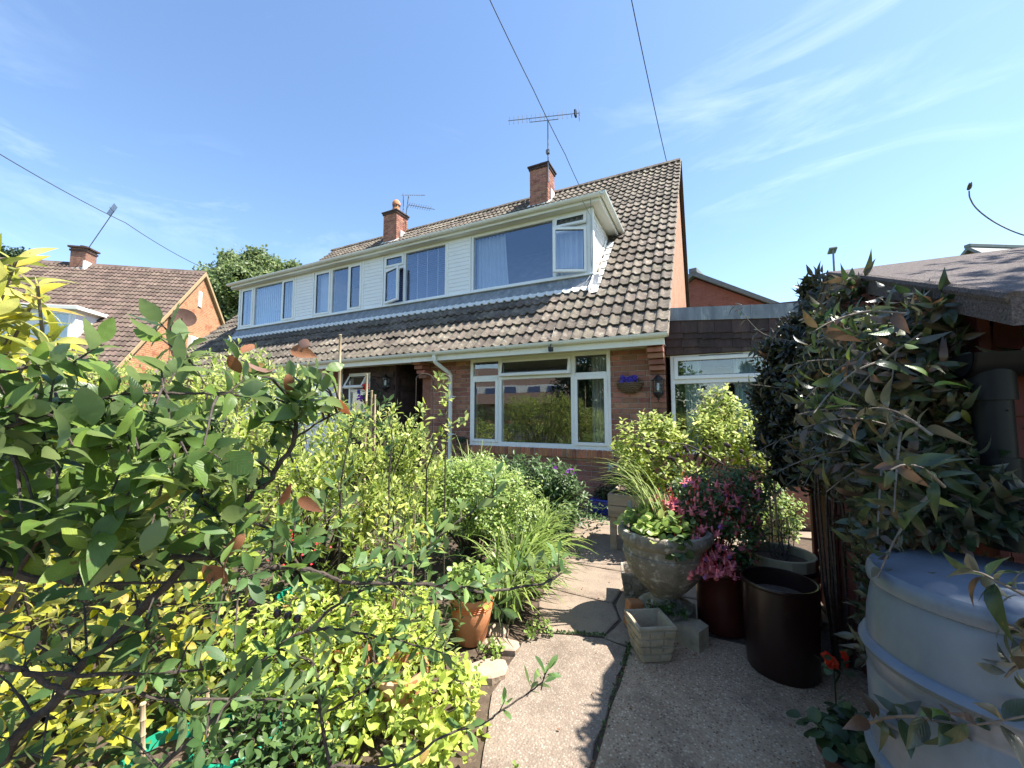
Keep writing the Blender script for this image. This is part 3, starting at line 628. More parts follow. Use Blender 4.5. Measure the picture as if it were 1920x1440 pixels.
# lead apron below the dormer with dressed, wavy lower edge
ap = MB(); xs = np.arange(DXL - .1, DXR + .16, TW / 16)
top_ = roofpt(0, (DY - .02 + .42) / CT, .02)
for a, b in zip(xs[:-1], xs[1:]):
    wv = lambda x: .040 + .036 * max(0, math.cos(2 * math.pi * ((XR - x) % (TW / 2) - (TW / 2 - .038)) / (TW / 2))) ** 1.5
    p = [Vector((a, DY - .02, DZB - .02)), Vector((b, DY - .02, DZB - .02)), Vector((b, *roofpt(0, 1.47, .05)[1:])), Vector((a, *roofpt(0, 1.47, .05)[1:]))]
    ap.quad(p[3], p[2], p[1], p[0])
ap.build('lead_apron', M['lead'], dorm_o)
aw = MB()
for a, b in zip(xs[:-1], xs[1:]):
    la, lb = roofpt(a, 1.36, wv(a) + .006), roofpt(b, 1.36, wv(b) + .006); ua, ub = roofpt(a, 1.475, wv(a) * .4 + .04), roofpt(b, 1.475, wv(b) * .4 + .04)
    aw.quad(la, lb, ub, ua); aw.quad(roofpt(a, 1.36, wv(a) - .012), roofpt(b, 1.36, wv(b) - .012), lb, la)
aw.build('flashing', M['leadwhite'], dorm_o, smooth=True)
# stepped white soakers up the cheek
for k in range(7):
    s0 = 1.22 + k * TG; a = roofpt(DXR + .05, s0, .05); b = roofpt(DXR + .19, s0, .062); c = roofpt(DXR + .19, s0 + TG * .93, .045); d = roofpt(DXR + .05, s0 + TG * .93, .04)
    fl = MB(); fl.prism([a, b, c, d], (0, .006, .008))
    fl.prism([roofpt(DXR + .045, s0, .05), roofpt(DXR + .045, s0 + TG * .93, .04), roofpt(DXR + .045, s0 + TG * .93, .04) + Vector((0, 0, .12)), roofpt(DXR + .045, s0, .05) + Vector((0, 0, .12))], (.006, 0, 0)); fl.build('soaker', M['leadwhite'], dorm_o)
wires = MB().tube([(-1.0, .55, 4.93), (-1.03, .70, 4.6), (-1.02, .72, 4.1), (-1.05, .72, 3.68), (-1.1, .55, 3.5)], .005, 6)
wires.tube([(-1.15, .55, 4.93), (-1.05, .70, 4.7), (-1.06, .72, 4.0), (-1.03, .71, 3.6)], .004, 6); wires.build('wire', M['lead'], dorm_o)

# ---- chimneys: core and bricks, cap, pot
def chimney(parent, x0, x1, y0, y1, z0, z1, mat='brick', rot=None):
    c = MB().box(x0 + .01, x1 - .01, y0 + .01, y1 - .01, z0, z1); co = c.build('chimney', M['mortar'], parent)
    b = MB(); nz = int((z1 - z0) / .075)
    for k in range(nz):
        z = z0 + k * .075
        for side in range(4):
            ln = (x1 - x0) if side % 2 == 0 else (y1 - y0); p = -.1125 if (k + side) % 2 else 0
            while p < ln:
                a, e = max(p, 0), min(p + .215, ln)
                if e - a > .03:
                    j = random.uniform(-.003, .003)
                    if side == 0: b.box(x0 + a, x0 + e, y0 + j, y0 + .05, z, z + .065, .003)
                    if side == 2: b.box(x0 + a, x0 + e, y1 - .05, y1 + j, z, z + .065, .003)
                    if side == 1: b.box(x1 - .05, x1 + j, y0 + a, y0 + e, z, z + .065, .003)
                    if side == 3: b.box(x0 + j, x0 + .05, y0 + a, y0 + e, z, z + .065, .003)
                p += .225
    bo = b.build('brickwork', M[mat], co); bo['kind'] = 'stuff'
    n = len(b.f) // 26
    a = bo.data.attributes.new('lv', 'FLOAT', 'POINT'); nv = 24
    a.data.foreach_set('value', np.repeat(rng.random(len(b.v) // nv), nv).astype(np.float32))
    cap = MB().box(x0 - .06, x1 + .06, y0 - .06, y1 + .06, z1, z1 + .055, .01); cap.box(x0 - .03, x1 + .03, y0 - .03, y1 + .03, z1 - .07, z1 - .001, .006)
    cap.build('cap', M['shingle'], co)
    return co
ch1 = chimney(house, -3.90, -3.33, 4.70, 5.28, 7.2, 8.64)
MB().lathe([(.12, 0), (.15, .03), (.155, .13), (.13, .135), (.13, .05), (0, .05)], (-3.60, 4.98, 8.695), 20).build('flue_terminal', M['blackmetal'], ch1, smooth=True)
MB().box(-3.335, -3.30, 4.9, 5.2, 7.5, 8.0).build('render_patch', M['leadwhite'], ch1)
ch2 = chimney(house, -9.75, -9.13, 4.75, 5.33, 7.2, 8.60)
MB().lathe([(.15, 0), (.145, .18), (.125, .24), (.125, .33), (.15, .34), (.15, .42), (.12, .48), (.07, .54), (0, .55)], (-9.42, 5.04, 8.655), 20).build('chimney_pot', M['terracotta'], ch2, smooth=True)
sl = MB()
for q in range(8): sl.box(-.02 + .0, .02, -.135, -.11, .25, .32); sl.xf(Matrix.Rotation(R(45), 4, 'Z'))
sl.xf(Matrix.Translation((-9.42, 5.04, 8.655))); sl.build('vent_slot', M['blackmetal'], ch2)['kind'] = 'stuff'
MB().box(-9.135, -9.10, 4.95, 5.3, 7.5, 7.95).build('render_patch', M['leadwhite'], ch2)
for (x0, x1) in ((-3.98, -3.25), (-9.83, -9.05)):
    mb = MB(); mb.prism([roofpt(x0, SL - 1.02, .05), roofpt(x1, SL - 1.02, .05), roofpt(x1, SL - .80, .045), roofpt(x0, SL - .80, .045)], (0, .01, .015)); mb.build('flashing', M['leadwhite'], house)

# ---- porch recess with hung tiles, small window, door; neighbour's white boards
BXC = -4.60; BXL = -6.05
box_w = MB(); box_w.box(BXL, -5.88, .03, .1, 0, 2.26); box_w.box(-5.88, -5.30, .03, .1, 0, 1.36); box_w.box(-5.88, -5.30, .03, .1, 2.16, 2.26); box_w.box(-5.30, BXC, .03, .1, 0, 2.26)
box_w.box(BXC - .08, BXC - .02, .03, 1.15, 0, 2.26); bw = box_w.build('porch_wall', M['shingle'], house)
def shingle_piece(wd, h, t=.014):
    mb = MB(); mb.prism([(0, -t - .010, 0), (0, -.004, h), (0, .004, h), (0, .004, 0)], (wd, 0, 0)); return mb
shm = shingle_piece(.176, .155).mesh('hung_tile', M['shingle'])
for r_ in range(16):
    z = .2 + r_ * .13
    for c in range(9):
        x = BXL + c * .18 + (.09 if r_ % 2 else 0) - .09
        if x < BXL - .02 or x > BXC - .16 or z < .75: continue
        if -6.03 < x < -5.30 and 1.28 < z < 2.12 and x + .176 > -5.88 : continue
        link('hung_tile', shm, bw, (x, .028 + random.uniform(-.003, .003), z))
    if z > .75:
        for c in range(6):
            y = .06 + c * .18 + (.09 if r_ % 2 else 0)
            o = link('hung_tile', shm, bw, (BXC - .018, y, z)); o.rotation_euler = (0, 0, R(90))
MB().box(BXC - .03, BXC - .008, -.005, .035, .7, 2.26).build('corner_bead', M['shingle'], bw)
window(house, -5.88, -5.30, 1.36, 2.16, .03, trans=((-5.83, -5.35, 1.80),), lights=[(-5.83, -5.35, 1.41, 1.77, 'fixed', 0), (-5.85, -5.33, 1.81, 2.13, 'top', R(32))], fw=.05)
dr = MB().box(-4.62, -3.80, 1.15, 1.25, 0, 2.26); dr.box(-4.62, -4.50, .95, 1.15, 0, 2.26); dr.build('porch_back_wall', M['mortar'], house)
door = MB(); rect_frame(door, -4.50, -3.80, .12, 2.2, 1.08, 1.15, .07); door.box(-4.43, -3.87, 1.11, 1.15, .15, 1.05); door.box(-4.43, -3.87, 1.10, 1.15, 1.05, 1.12); door.box(-4.43, -4.30, 1.105, 1.15, .15, 2.1); do = door.build('front_door', M['door'], house)
MB().box(-4.30, -3.87, 1.12, 1.126, 1.12, 2.1).build('pane', M['glass'], do)
MB().tube([(-4.36, 1.08, 1.1), (-4.36, 1.05, 1.1), (-4.27, 1.05, 1.1)], .009, 8).build('handle', M['alu'], do)
MB().box(-4.6, -3.8, .0, 1.15, .0, .11).build('porch_step', M['brick'], house)
nbw = MB().box(-9.3, -6.06, .0, .03, 0, 2.26); nbo = nbw.build('neighbour_panel', M['clad'], house)
for k in range(9): MB().box(-6.65, -6.3 + .0, -.022, .0, 1.35 + k * .1, 1.44 + k * .1, .005).build('board', M['clad'], nbo)
for k in range(5): MB().box(-6.29, -6.10, -.04 - .06 * k, .03, 1.92 + k * .07, 1.985 + k * .07, .004).build('corbel', M['brick'], house)
window(house, -9.0, -6.68, 1.0, 2.2, -.02, mull=(-8.2, -7.35), trans=(), lights=[(-8.96, -8.23, 1.05, 2.15, 'side', 0), (-8.168, -7.382, 1.05, 2.15, 'fixed', 0), (-7.32, -6.72, 1.05, 2.15, 'side', 0)])

# ---- flat-roofed side annexe
ann = thing('flat_roof_annexe', 'low flat-roofed annexe with dark shingled fascia beside the gable', 'annexe', (1.0, 0, 0))
aw_ = MB(); aw_.box(.14, 1.9, .04, .2, 0, .84); aw_.box(1.44, 1.9, .04, .2, .84, 2.3); aw_.box(.14, 1.9, .04, .2, 2.12, 2.55); aw_.box(1.78, 1.9, .2, 3, 0, 2.4)
awo = aw_.build('wall', M['mortar'], ann)
for k in range(11):
    for c in range(9):
        a = max(.15, .15 + c * .225 - (.1125 if k % 2 else 0)); b = min(.15 + c * .225 - (.1125 if k % 2 else 0) + .215, 1.9)
        if b - a > .03: link('brick', brick_template(b - a)[1], awo, (a, .03, k * .075))
rs = MB(); sl_ = -.075                                 # the fascia falls slightly to the right
def slant(x, z): return z + sl_ * (x - .2)
rs.prism([(.14, -.02, slant(.14, 2.60)), (1.95, -.02, slant(1.95, 2.60)), (1.95, -.02, slant(1.95, 2.775)), (.14, -.02, slant(.14, 2.775))], (0, .07, 0))
rs.prism([(.14, .05, slant(.14, 2.74)), (1.95, .05, slant(1.95, 2.74)), (1.95, .05, slant(1.95, 2.77)), (.14, .05, slant(.14, 2.77))], (0, 5.0, 0))
for x in (.62, 1.15, 1.6): rs.box(x, x + .012, -.032, -.018, slant(x, 2.606), slant(x, 2.77))
rs.build('lead_parapet', M['lead'], ann)
fo = MB().box(.14, 1.92, .012, .06, 2.13, 2.70).build('fascia', M['shingle'], ann)
for (z0_, h, n_) in ((2.425, .195, 9), (2.345, .115, 8), (2.235, .14, 9), (2.135, .135, 8)):
    wd = 1.78 / n_; me = shingle_piece(wd - .004, h).mesh('shingle', M['shingle'])
    for i in range(n_):
        x = .145 + i * wd; link('shingle', me, fo, (x, .006 + random.uniform(-.003, .002), slant(x, z0_) if z0_ > 2.2 else z0_ - .01 * i / n_))
window(ann, .19, 1.46, .82, 2.13, .05, mull=(), trans=((.24, 1.42, 1.775),), lights=[(.235, 1.415, 1.80, 2.10, 'top', 0), (.245, 1.405, .875, 1.745, 'fixed', 0)], fw=.05)
MB().box(.55, 1.05, .032, .038, 2.105, 2.113).build('trickle_vent', M['blackmetal'], ann)

# ---- lanterns
def lantern(p, label, group=None):
    p = Vector(p); t = thing('wall_lantern', label, 'lantern', p)
    b = MB().box(p.x - .03, p.x + .03, p.y - .004, p.y + .02, p.z - .10, p.z + .14, .004); b.tube([(p.x, p.y, p.z - .08), (p.x, p.y - .07, p.z - .115), (p.x, p.y - .09, p.z - .09)], .011, 8); b.build('bracket', M['blackmetal'], t)
    c = (p.x, p.y - .095, p.z)
    MB().lathe([(0, .165), (.012, .16), (.018, .145), (.045, .125), (.065, .098), (.085, .090), (.088, .080), (.07, .078), (0, .078)], c, 8).build('roof', M['blackmetal'], t)
    cg = MB()
    for k in range(8):
        a = R(45 * k + 22.5); r0, r1 = .070, .062
        cg.tube([(c[0] + r0 * math.cos(a), c[1] + r0 * math.sin(a), c[2] + .08), (c[0] + r1 * math.cos(a), c[1] + r1 * math.sin(a), c[2] - .085)], .0055, 6)
    cg.lathe([(.068, -.080), (.072, -.09), (.060, -.115), (.035, -.145), (.014, -.155), (.010, -.185), (0, -.19)], c, 8); cg.build('cage', M['blackmetal'], t)
    MB().lathe([(.064, .078), (.056, -.085)], c, 8).build('glazing', M['lampglass'], t)
    MB().lathe([(0, -.06), (.02, -.055), (.022, .0), (.014, .04), (0, .05)], c, 12).build('bulb', M['bulb'], t, smooth=True)
    return t
lantern((.047, -.022, 1.71), 'black wall lantern on the brick pier under the stepped corbels')
lantern((-4.80, .015, 1.93), 'black wall lantern on the dark hung tiles beside the porch')

# ================================================================== foliage toolkit
def leaf_t(wd=.28, fold=.25, droop=.25, prof=(0, .62, 1.0, .72, 0), twist=0.0, wave=0.0, pet=0.0):
    """unit leaf along +Y, upper side +Z: midrib and two halves"""
    n = len(prof) - 1; V = []; UV = []; F = []; mid = []; lf = []; rt = []
    for i, p in enumerate(prof):
        t = i / n; z = -droop * t * t; y = pet + (1 - pet) * t * (1 - .12 * droop * t); mid.append(len(V)); V.append((0, y, z)); UV.append((0, t))
    for i in range(1, n):
        t = i / n; w_ = wd * prof[i]; z = -droop * t * t + fold * w_ + wave * math.sin(i * 2.6); y = pet + (1 - pet) * t * (1 - .12 * droop * t)
        tw = twist * t
        lf.append(len(V)); V.append((-w_ * math.cos(tw), y, z - w_ * math.sin(tw))); UV.append((-prof[i], t)); rt.append(len(V)); V.append((w_ * math.cos(tw), y, z + w_ * math.sin(tw))); UV.append((prof[i], t))
    F.append((mid[0], mid[1], lf[0])); F.append((mid[0], rt[0], mid[1]))
    for i in range(1, n - 1):
        F.append((mid[i], mid[i + 1], lf[i], lf[i - 1])); F.append((mid[i], rt[i - 1], rt[i], mid[i + 1]))
    F.append((mid[n - 1], mid[n], lf[-1])); F.append((mid[n - 1], rt[-1], mid[n]))
    F = [f if len(f) == 3 else (f[0], f[1], f[2], f[3]) for f in F]
    # keep winding so that +Z is the upper side
    F2 = []
    for f in F:
        a, b, c = Vector(V[f[0]]), Vector(V[f[1]]), Vector(V[f[2]])
        F2.append(f if (b - a).cross(c - a).z > 0 else tuple(reversed(f)))
    return np.array(V), F2, np.array(UV)
def oval(n, peak=.5, sharp=1.0):
    """smooth leaf outline of n segments, widest at peak"""
    o = []
    for i in range(n + 1):
        t = i / n; q = t ** (math.log(.5) / math.log(peak)); o.append(max(0, math.sin(math.pi * q)) ** sharp)
    o[0] = o[-1] = 0; return tuple(o)
OV = [leaf_t(.27, .22, .22, oval(9, .46, .9), 0, .012), leaf_t(.25, .38, .45, oval(9, .48, .9), .1, .014), leaf_t(.26, .14, -.12, oval(9, .45, .9), .3, .016), leaf_t(.24, .30, .75, oval(9, .47, .9), -.25, .012), leaf_t(.29, .1, .1, oval(9, .5, .85), -.2, .02)]      # broad tree leaf
OVS = [leaf_t(.28, .22, .2, oval(4, .46, .9)), leaf_t(.26, .35, .42, oval(4, .48, .9), .2)]                                   # the same for small bushes
OBO = [leaf_t(.19, .25, .12, oval(6, .60, .9)), leaf_t(.18, .3, .35, oval(6, .60, .9), .2), leaf_t(.175, .15, -.15, oval(6, .58, .9))]     # spatulate
SM = [leaf_t(.30, .25, .15, (0, .8, 1, 0)), leaf_t(.27, .35, .35, (0, .75, 1, 0))]                                           # small, cheap
LAN = [leaf_t(.16, .3, .35, oval(7, .40, 1)), leaf_t(.14, .25, .7, oval(7, .38, 1), .3), leaf_t(.15, .35, .15, oval(7, .42, 1))]           # long, pointed
CLI = [leaf_t(.20, .30, .45, oval(7, .42, 1.05), .15), leaf_t(.18, .25, .85, oval(7, .42, 1.05), -.3), leaf_t(.21, .4, .2, oval(7, .42, 1.05), .3), leaf_t(.17, .2, 1.1, oval(7, .4, 1.05), .4)]           # climber
RND = [leaf_t(.46, .12, .10, oval(6, .5, .7)), leaf_t(.44, -.15, .2, oval(6, .48, .7))]
def mesh_of(T, name, mat):
    V, F, UV = T; me = bpy.data.meshes.new(name); me.from_pydata([tuple(p) for p in V], [], F); me.materials.append(mat)
    me.polygons.foreach_set('use_smooth', [True] * len(me.polygons)); ul = me.uv_layers.new(name='uv')
    li = np.zeros(len(me.loops), np.int32); me.loops.foreach_get('vertex_index', li); ul.data.foreach_set('uv', UV[li].astype(np.float32).ravel()); return me
def nrmz(a): return a / np.maximum(np.linalg.norm(a, axis=1, keepdims=True), 1e-9)
def basis(d, n):
    Y = nrmz(d); Z = n - (n * Y).sum(1, keepdims=True) * Y; Z = nrmz(Z + 1e-6); X = np.cross(Y, Z); return np.stack([X, Y, Z], 2)     # m,3,3 columns
camv = np.array(CAM); fwv = np.array(FW); rtv = np.array(RT); upv = np.array(UP)
def onscreen(p):
    q = p - camv; z = q @ fwv; zz = np.maximum(z, .05); u = 960 + FPX * (q @ rtv) / zz; v = 720 - FPX * (q @ upv) / zz
    return (z > .1) & (u > -20) & (u < 1940) & (v > -20) & (v < 1460), z
def leaves(parent, mat, temps, pos, d, n, size, nsep=100, name='leaf', stuff='foliage'):
    """one object per leaf for the nsep that show largest, the rest joined as stuff"""
    pos = np.asarray(pos, float); d = np.asarray(d, float); n = np.asarray(n, float); size = np.asarray(size, float); m = len(pos)
    if m == 0: return
    B = basis(d, n) * size[:, None, None]; o0 = np.array(origin(parent))
    vis, z = onscreen(pos); key = np.where(vis, size / np.maximum(z, .1), 0) * rng.uniform(.85, 1.15, m)
    order = np.argsort(-key); sep = order[:nsep]; sep = sep[key[sep] > 0]; kind = rng.integers(0, len(temps), m)
    mes = [mesh_of(T, name, mat) for T in temps]
    for i in sep:
        o = bpy.data.objects.new(name, mes[kind[i]]); COL.objects.link(o); o.parent = parent
        Mx = Matrix([list(B[i][r_]) + [pos[i][r_] - o0[r_]] for r_ in range(3)] + [[0, 0, 0, 1]]); o.matrix_local = Mx
    mask = np.ones(m, bool); mask[sep] = False
    VV = []; LP = []; LS = []; UVs = []; LVs = []; base = 0
    for t, (V, F, UV) in enumerate(temps):
        ix = np.where(mask & (kind == t))[0]
        if len(ix) == 0: continue
        W = np.einsum('mij,nj->mni', B[ix], V) + pos[ix][:, None, :] - o0; nv = len(V)
        VV.append(W.reshape(-1, 3)); flat = np.concatenate([np.array(f) for f in F]); sz = np.array([len(f) for f in F])
        lp = (flat[None, :] + (np.arange(len(ix)) * nv)[:, None]).reshape(-1) + base; LP.append(lp); LS.append(np.tile(sz, len(ix)))
        UVs.append(np.tile(UV[flat], (len(ix), 1))); LVs.append(np.repeat(rng.random(len(ix)), nv)); base += nv * len(ix)
    if not VV: return
    VV = np.concatenate(VV); LP = np.concatenate(LP); LS = np.concatenate(LS); st = np.concatenate([[0], np.cumsum(LS)[:-1]])
    me = bpy.data.meshes.new(stuff); me.vertices.add(len(VV)); me.vertices.foreach_set('co', VV.astype(np.float32).ravel())
    me.loops.add(len(LP)); me.loops.foreach_set('vertex_index', LP.astype(np.int32)); me.polygons.add(len(LS)); me.polygons.foreach_set('loop_start', st.astype(np.int32))
    try: me.polygons.foreach_set('loop_total', LS.astype(np.int32))
    except Exception: pass
    ul = me.uv_layers.new(name='uv'); ul.data.foreach_set('uv', np.concatenate(UVs).astype(np.float32).ravel())
    me.attributes.new('lv', 'FLOAT', 'POINT').data.foreach_set('value', np.concatenate(LVs).astype(np.float32))
    me.update(calc_edges=True); me.polygons.foreach_set('use_smooth', [True] * len(me.polygons)); me.materials.append(mat)
    o = bpy.data.objects.new(stuff, me); COL.objects.link(o); o.parent = parent; o['kind'] = 'stuff'; return o
def rvec(m): return nrmz(rng.normal(size=(m, 3)))
def sprig(tip, d, k, ln, size, ang=(40, 75), up=.35, sv=.25):
    """k leaves spiralling up a twig that ends at tip; arrays of twigs at once"""
    tip = np.asarray(tip, float); d = nrmz(np.asarray(d, float)); m = len(tip); P = []; D = []; Nn = []; S = []
    a0 = rng.uniform(0, 6.28, m); r1 = nrmz(np.cross(d, rvec(m))); r2 = np.cross(d, r1)
    for j in range(k):
        q = a0 + j * 2.4; rad = r1 * np.cos(q)[:, None] + r2 * np.sin(q)[:, None]; t = j / max(k - 1, 1)
        a = np.radians(ang[1] + (ang[0] - ang[1]) * t + rng.normal(0, 9, m))[:, None]
        ld = d * np.cos(a) + rad * np.sin(a); nn = d * np.sin(a) - rad * np.cos(a); nn = nn + np.array([0, 0, up]) + rng.normal(0, .18, (m, 3))
        P.append(tip - d * (np.asarray(ln).reshape(-1, 1) * (1 - t)) + rad * .003); D.append(ld); Nn.append(nn); S.append(size * rng.uniform(1 - sv, 1 + sv, m) * (1.0 - .25 * t))
    return np.concatenate(P), np.concatenate(D), np.concatenate(Nn), np.concatenate(S)
def blob(c, r, n, inner=.45, low=-1.0):
    """n points in an ellipsoid, mostly near its surface, with bumps; returns points and outward directions"""
    d = rvec(n * 2); d = d[d[:, 2] > low][:n]; m = len(d)
    q = inner + (1 - inner) * rng.random(m) ** .45
    bump = 1 + .16 * np.sin(d[:, 0] * 5.1 + c[0] * 3) * np.cos(d[:, 1] * 4.3 + c[1]) + .12 * np.sin(d[:, 2] * 7 + d[:, 0] * 6)
    return np.array(c) + d * np.array(r) * (q * bump)[:, None], d
def stems(parent, base, tips, r0, r1, mat, name='stem', n=5, bend=.12, seg=4):
    mb = MB(); b0 = Vector(base)
    for t in tips:
        t = Vector(t); b = b0 + Vector((random.uniform(-.06, .06), random.uniform(-.06, .06), 0)); off = Vector((random.uniform(-1, 1), random.uniform(-1, 1), random.uniform(-.3, .6))) * bend * (t - b).length
        pts = [b.lerp(t, i / seg) + off * math.sin(math.pi * i / seg) for i in range(seg + 1)]
        mb.tube(pts, [r0 + (r1 - r0) * i / seg for i in range(seg + 1)], n, cap=False)
    o = mb.build(name, mat, parent, smooth=True); return o
def shrub(name, label, cat, base, blobs, mat, temps, ntw, k, ln, size, nsep=90, dirmix=(.6, .5, .5), bark='bark', nst=14, group=None, ang=(40, 75), up=.35, sv=.25, sr=(.012, .003), inner=.45, low=-.6):
    t = thing(name, label, cat, base, group); P, D = [], []
    tot = sum(b[1][0] * b[1][1] + b[1][1] * b[1][2] + b[1][0] * b[1][2] for b in blobs)
    for c, r in blobs:
        p, d = blob(c, r, int(ntw * (r[0] * r[1] + r[1] * r[2] + r[0] * r[2]) / tot), inner, low); P.append(p); D.append(d)
    P = np.concatenate(P); D = np.concatenate(D); keep = P[:, 2] > base[2] + .02; P = P[keep]; D = D[keep]
    dd = D * dirmix[0] + np.array([0, 0, 1]) * dirmix[1] + rvec(len(P)) * dirmix[2]
    lp, ld, lnn, ls = sprig(P, dd, k, ln, size, ang, up, sv)
    leaves(t, mat, temps, lp, ld, lnn, ls, nsep)
    tips = P[rng.choice(len(P), min(nst, len(P)), replace=False)]
    if nst: stems(t, base, tips, sr[0], sr[1], M[bark])
    # fine twigs behind the sprigs
    mb = MB()
    for i in rng.choice(len(P), min(len(P), 160), replace=False):
        d = Vector(dd[i]).normalized(); p = Vector(P[i]); mb.tube([p - d * (ln * 2.2) + Vector(rvec(1)[0]) * .02, p - d * ln, p], [.0035, .0025, .001], 4, cap=False)
    mb.build('twig', M[bark], t)['kind'] = 'stuff'
    return t
# leaf colours
M['lf_apple'] = leafmat('lf_apple', [(0, (.030, .058, .016)), (.30, (.060, .110, .024)), (.62, (.105, .175, .034)), (.90, (.17, .245, .046)), (.97, (.22, .27, .05)), (1, (.22, .10, .035))], .32, .36, vein=.34, under=(.17, .235, .10), tboost=1.8, spec=.35)
M['lf_apple2'] = leafmat('lf_apple2', [(0, (.045, .095, .030)), (.4, (.075, .145, .045)), (.8, (.12, .205, .06)), (1, (.19, .28, .075))], .32, .45, vein=.3, under=(.19, .26, .11), tboost=1.7, spec=.35)
M['lf_brown'] = leafmat('lf_brown', [(0, (.13, .045, .02)), (.5, (.22, .09, .04)), (1, (.30, .13, .06))], .3, .6, vein=.6)
M['lf_golden'] = leafmat('lf_golden', [(0, (.10, .155, .03)), (.25, (.20, .27, .045)), (.55, (.30, .37, .06)), (.85, (.39, .45, .085)), (1, (.50, .50, .14))], .44, .45, tboost=1.45)
M['lf_lime'] = leafmat('lf_lime', [(0, (.14, .20, .035)), (.25, (.27, .35, .055)), (.6, (.38, .47, .075)), (.9, (.48, .55, .11)), (.97, (.56, .58, .18)), (1, (.40, .24, .09))], .46, .5, vein=.3, tboost=1.4)
M['lf_yellow'] = leafmat('lf_yellow', [(0, (.14, .17, .025)), (.3, (.29, .31, .035)), (.65, (.42, .41, .04)), (.92, (.50, .46, .05)), (1, (.42, .28, .05))], .48, .48, vein=.3, tboost=1.4)
M['lf_mound'] = leafmat('lf_mound', [(0, (.11, .18, .04)), (.4, (.19, .29, .06)), (.8, (.30, .39, .09)), (1, (.42, .48, .15))], .36, .4, tboost=1.4)
M['lf_mid'] = leafmat('lf_mid', [(0, (.035, .075, .022)), (.5, (.065, .125, .035)), (1, (.12, .19, .06))], .3, .45, tboost=1.5)
M['lf_dark'] = leafmat('lf_dark', [(0, (.02, .042, .018)), (.5, (.035, .07, .028)), (1, (.065, .11, .045))], .25, .42, tboost=1.5)
M['lf_strap'] = leafmat('lf_strap', [(0, (.10, .17, .035)), (.5, (.20, .29, .06)), (1, (.36, .43, .13))], .38, .38, tboost=1.4)
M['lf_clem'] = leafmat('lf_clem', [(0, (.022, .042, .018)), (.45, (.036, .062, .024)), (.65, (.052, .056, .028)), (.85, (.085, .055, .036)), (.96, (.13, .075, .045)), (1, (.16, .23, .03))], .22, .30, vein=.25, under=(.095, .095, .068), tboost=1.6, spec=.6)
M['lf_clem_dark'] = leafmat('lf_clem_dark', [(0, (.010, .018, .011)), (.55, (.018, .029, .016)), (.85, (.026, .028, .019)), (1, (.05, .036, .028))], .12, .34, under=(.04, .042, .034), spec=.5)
M['lf_clem_green'] = leafmat('lf_clem_green', [(0, (.10, .19, .03)), (.5, (.18, .30, .04)), (1, (.13, .10, .04))], .4, .36, vein=.4)
M['lf_tree'] = leafmat('lf_tree', [(0, (.065, .105, .03)), (.5, (.12, .18, .055)), (1, (.22, .27, .09))], .36, .5)
def petal(name, c, c2=None, tr=.35): return leafmat(name, [(0, c), (1, c2 or c)], tr, .5, tboost=1.2)
M['red'] = petal('red', (.55, .004, .012), (.68, .010, .03), .12); M['pink'] = petal('pink', (.46, .006, .06), (.56, .015, .11), .15); M['purple'] = petal('purple', (.22, .03, .36), (.34, .05, .44), .2)
M['blueviolet'] = petal('blueviolet', (.09, .06, .42), (.16, .10, .55)); M['scarlet'] = petal('scarlet', (.75, .05, .02), (.85, .12, .04)); M['whitep'] = petal('whitep', (.7, .7, .66))
M['plum'] = pbr('plum', (.025, .012, .018), (.05, .025, .03), 30, .38)

def tree(name, label, base, h, blobs, mat, n, size, trunk_r=.22, nsep=0, k=4, temps=SM, group=None, bark='bark_grey', ln=.5):
    t = thing(name, label, 'tree', base, group); b = Vector(base); mb = MB()
    mb.tube([b, b + Vector((.1, 0, h * .25)), b + Vector((.0, .1, h * .5)), b + Vector((.1, 0, h * .75))], [trunk_r, trunk_r * .8, trunk_r * .55, trunk_r * .25], 9)
    for c, r in blobs:
        c = Vector(c); s = b + Vector((0, 0, max(.25 * h, (c.z - b.z) * .5))); mid = s.lerp(c, .5) + Vector((random.uniform(-.3, .3), random.uniform(-.3, .3), .3)); mb.tube([s, mid, c], [trunk_r * .5, trunk_r * .3, trunk_r * .1], 6)
        for q in range(4):
            e = c + Vector([random.uniform(-.8, .8) * r[i] for i in range(3)]); mb.tube([mid.lerp(c, .6), e], [trunk_r * .16, .01], 5)
    mb.build('trunk', M[bark], t, smooth=True)
    tot = sum(r[0] * r[1] + r[1] * r[2] + r[0] * r[2] for c, r in blobs); P, D = [], []
    for c, r in blobs:
        p, d = blob(c, r, int(n * (r[0] * r[1] + r[1] * r[2] + r[0] * r[2]) / tot), .5); P.append(p); D.append(d)
    P = np.concatenate(P); D = np.concatenate(D)
    lp, ld, lnn, ls = sprig(P, D * .7 + rvec(len(P)) * .7 + np.array([0, 0, .25]), k, ln, size, (35, 75), .4, .3)
    leaves(t, mat, temps, lp, ld, lnn, ls, nsep, stuff='crown'); return t

# ================================================================== neighbours and far things
# ---- house to the left, its gable turned to the camera
GD = Vector((.78, .626, 0)).normalized(); GN = Vector((-GD.y, GD.x, 0))      # along its ridge, and away from us across it
A0 = Vector((-19.7, 3.94, 0)); LZ = 7.75; HS = 5.3; EZ = 2.45; LEN = 13.0
nh = thing('neighbour_house', 'brown tiled house with a sunlit brick gable beyond the hedge', 'house', tuple(A0))
def hp(a, b, z): return A0 + GD * a + GN * b + Vector((0, 0, z))              # a along ridge (0 at gable, minus to the left), b across
M['nb_gable'] = brickmat('nb_gable', [(.42, .20, .09), (.34, .14, .06), (.29, .085, .035)], (.52, .40, .27), [tuple(GN), (0, 0, 1)])
gw = MB().prism([hp(-.1, -HS + .3, 0), hp(-.1, HS - .3, 0), hp(-.1, HS - .3, EZ + .1), hp(-.1, 0, LZ - .06), hp(-.1, -HS + .3, EZ + .1)], -GD * .3)
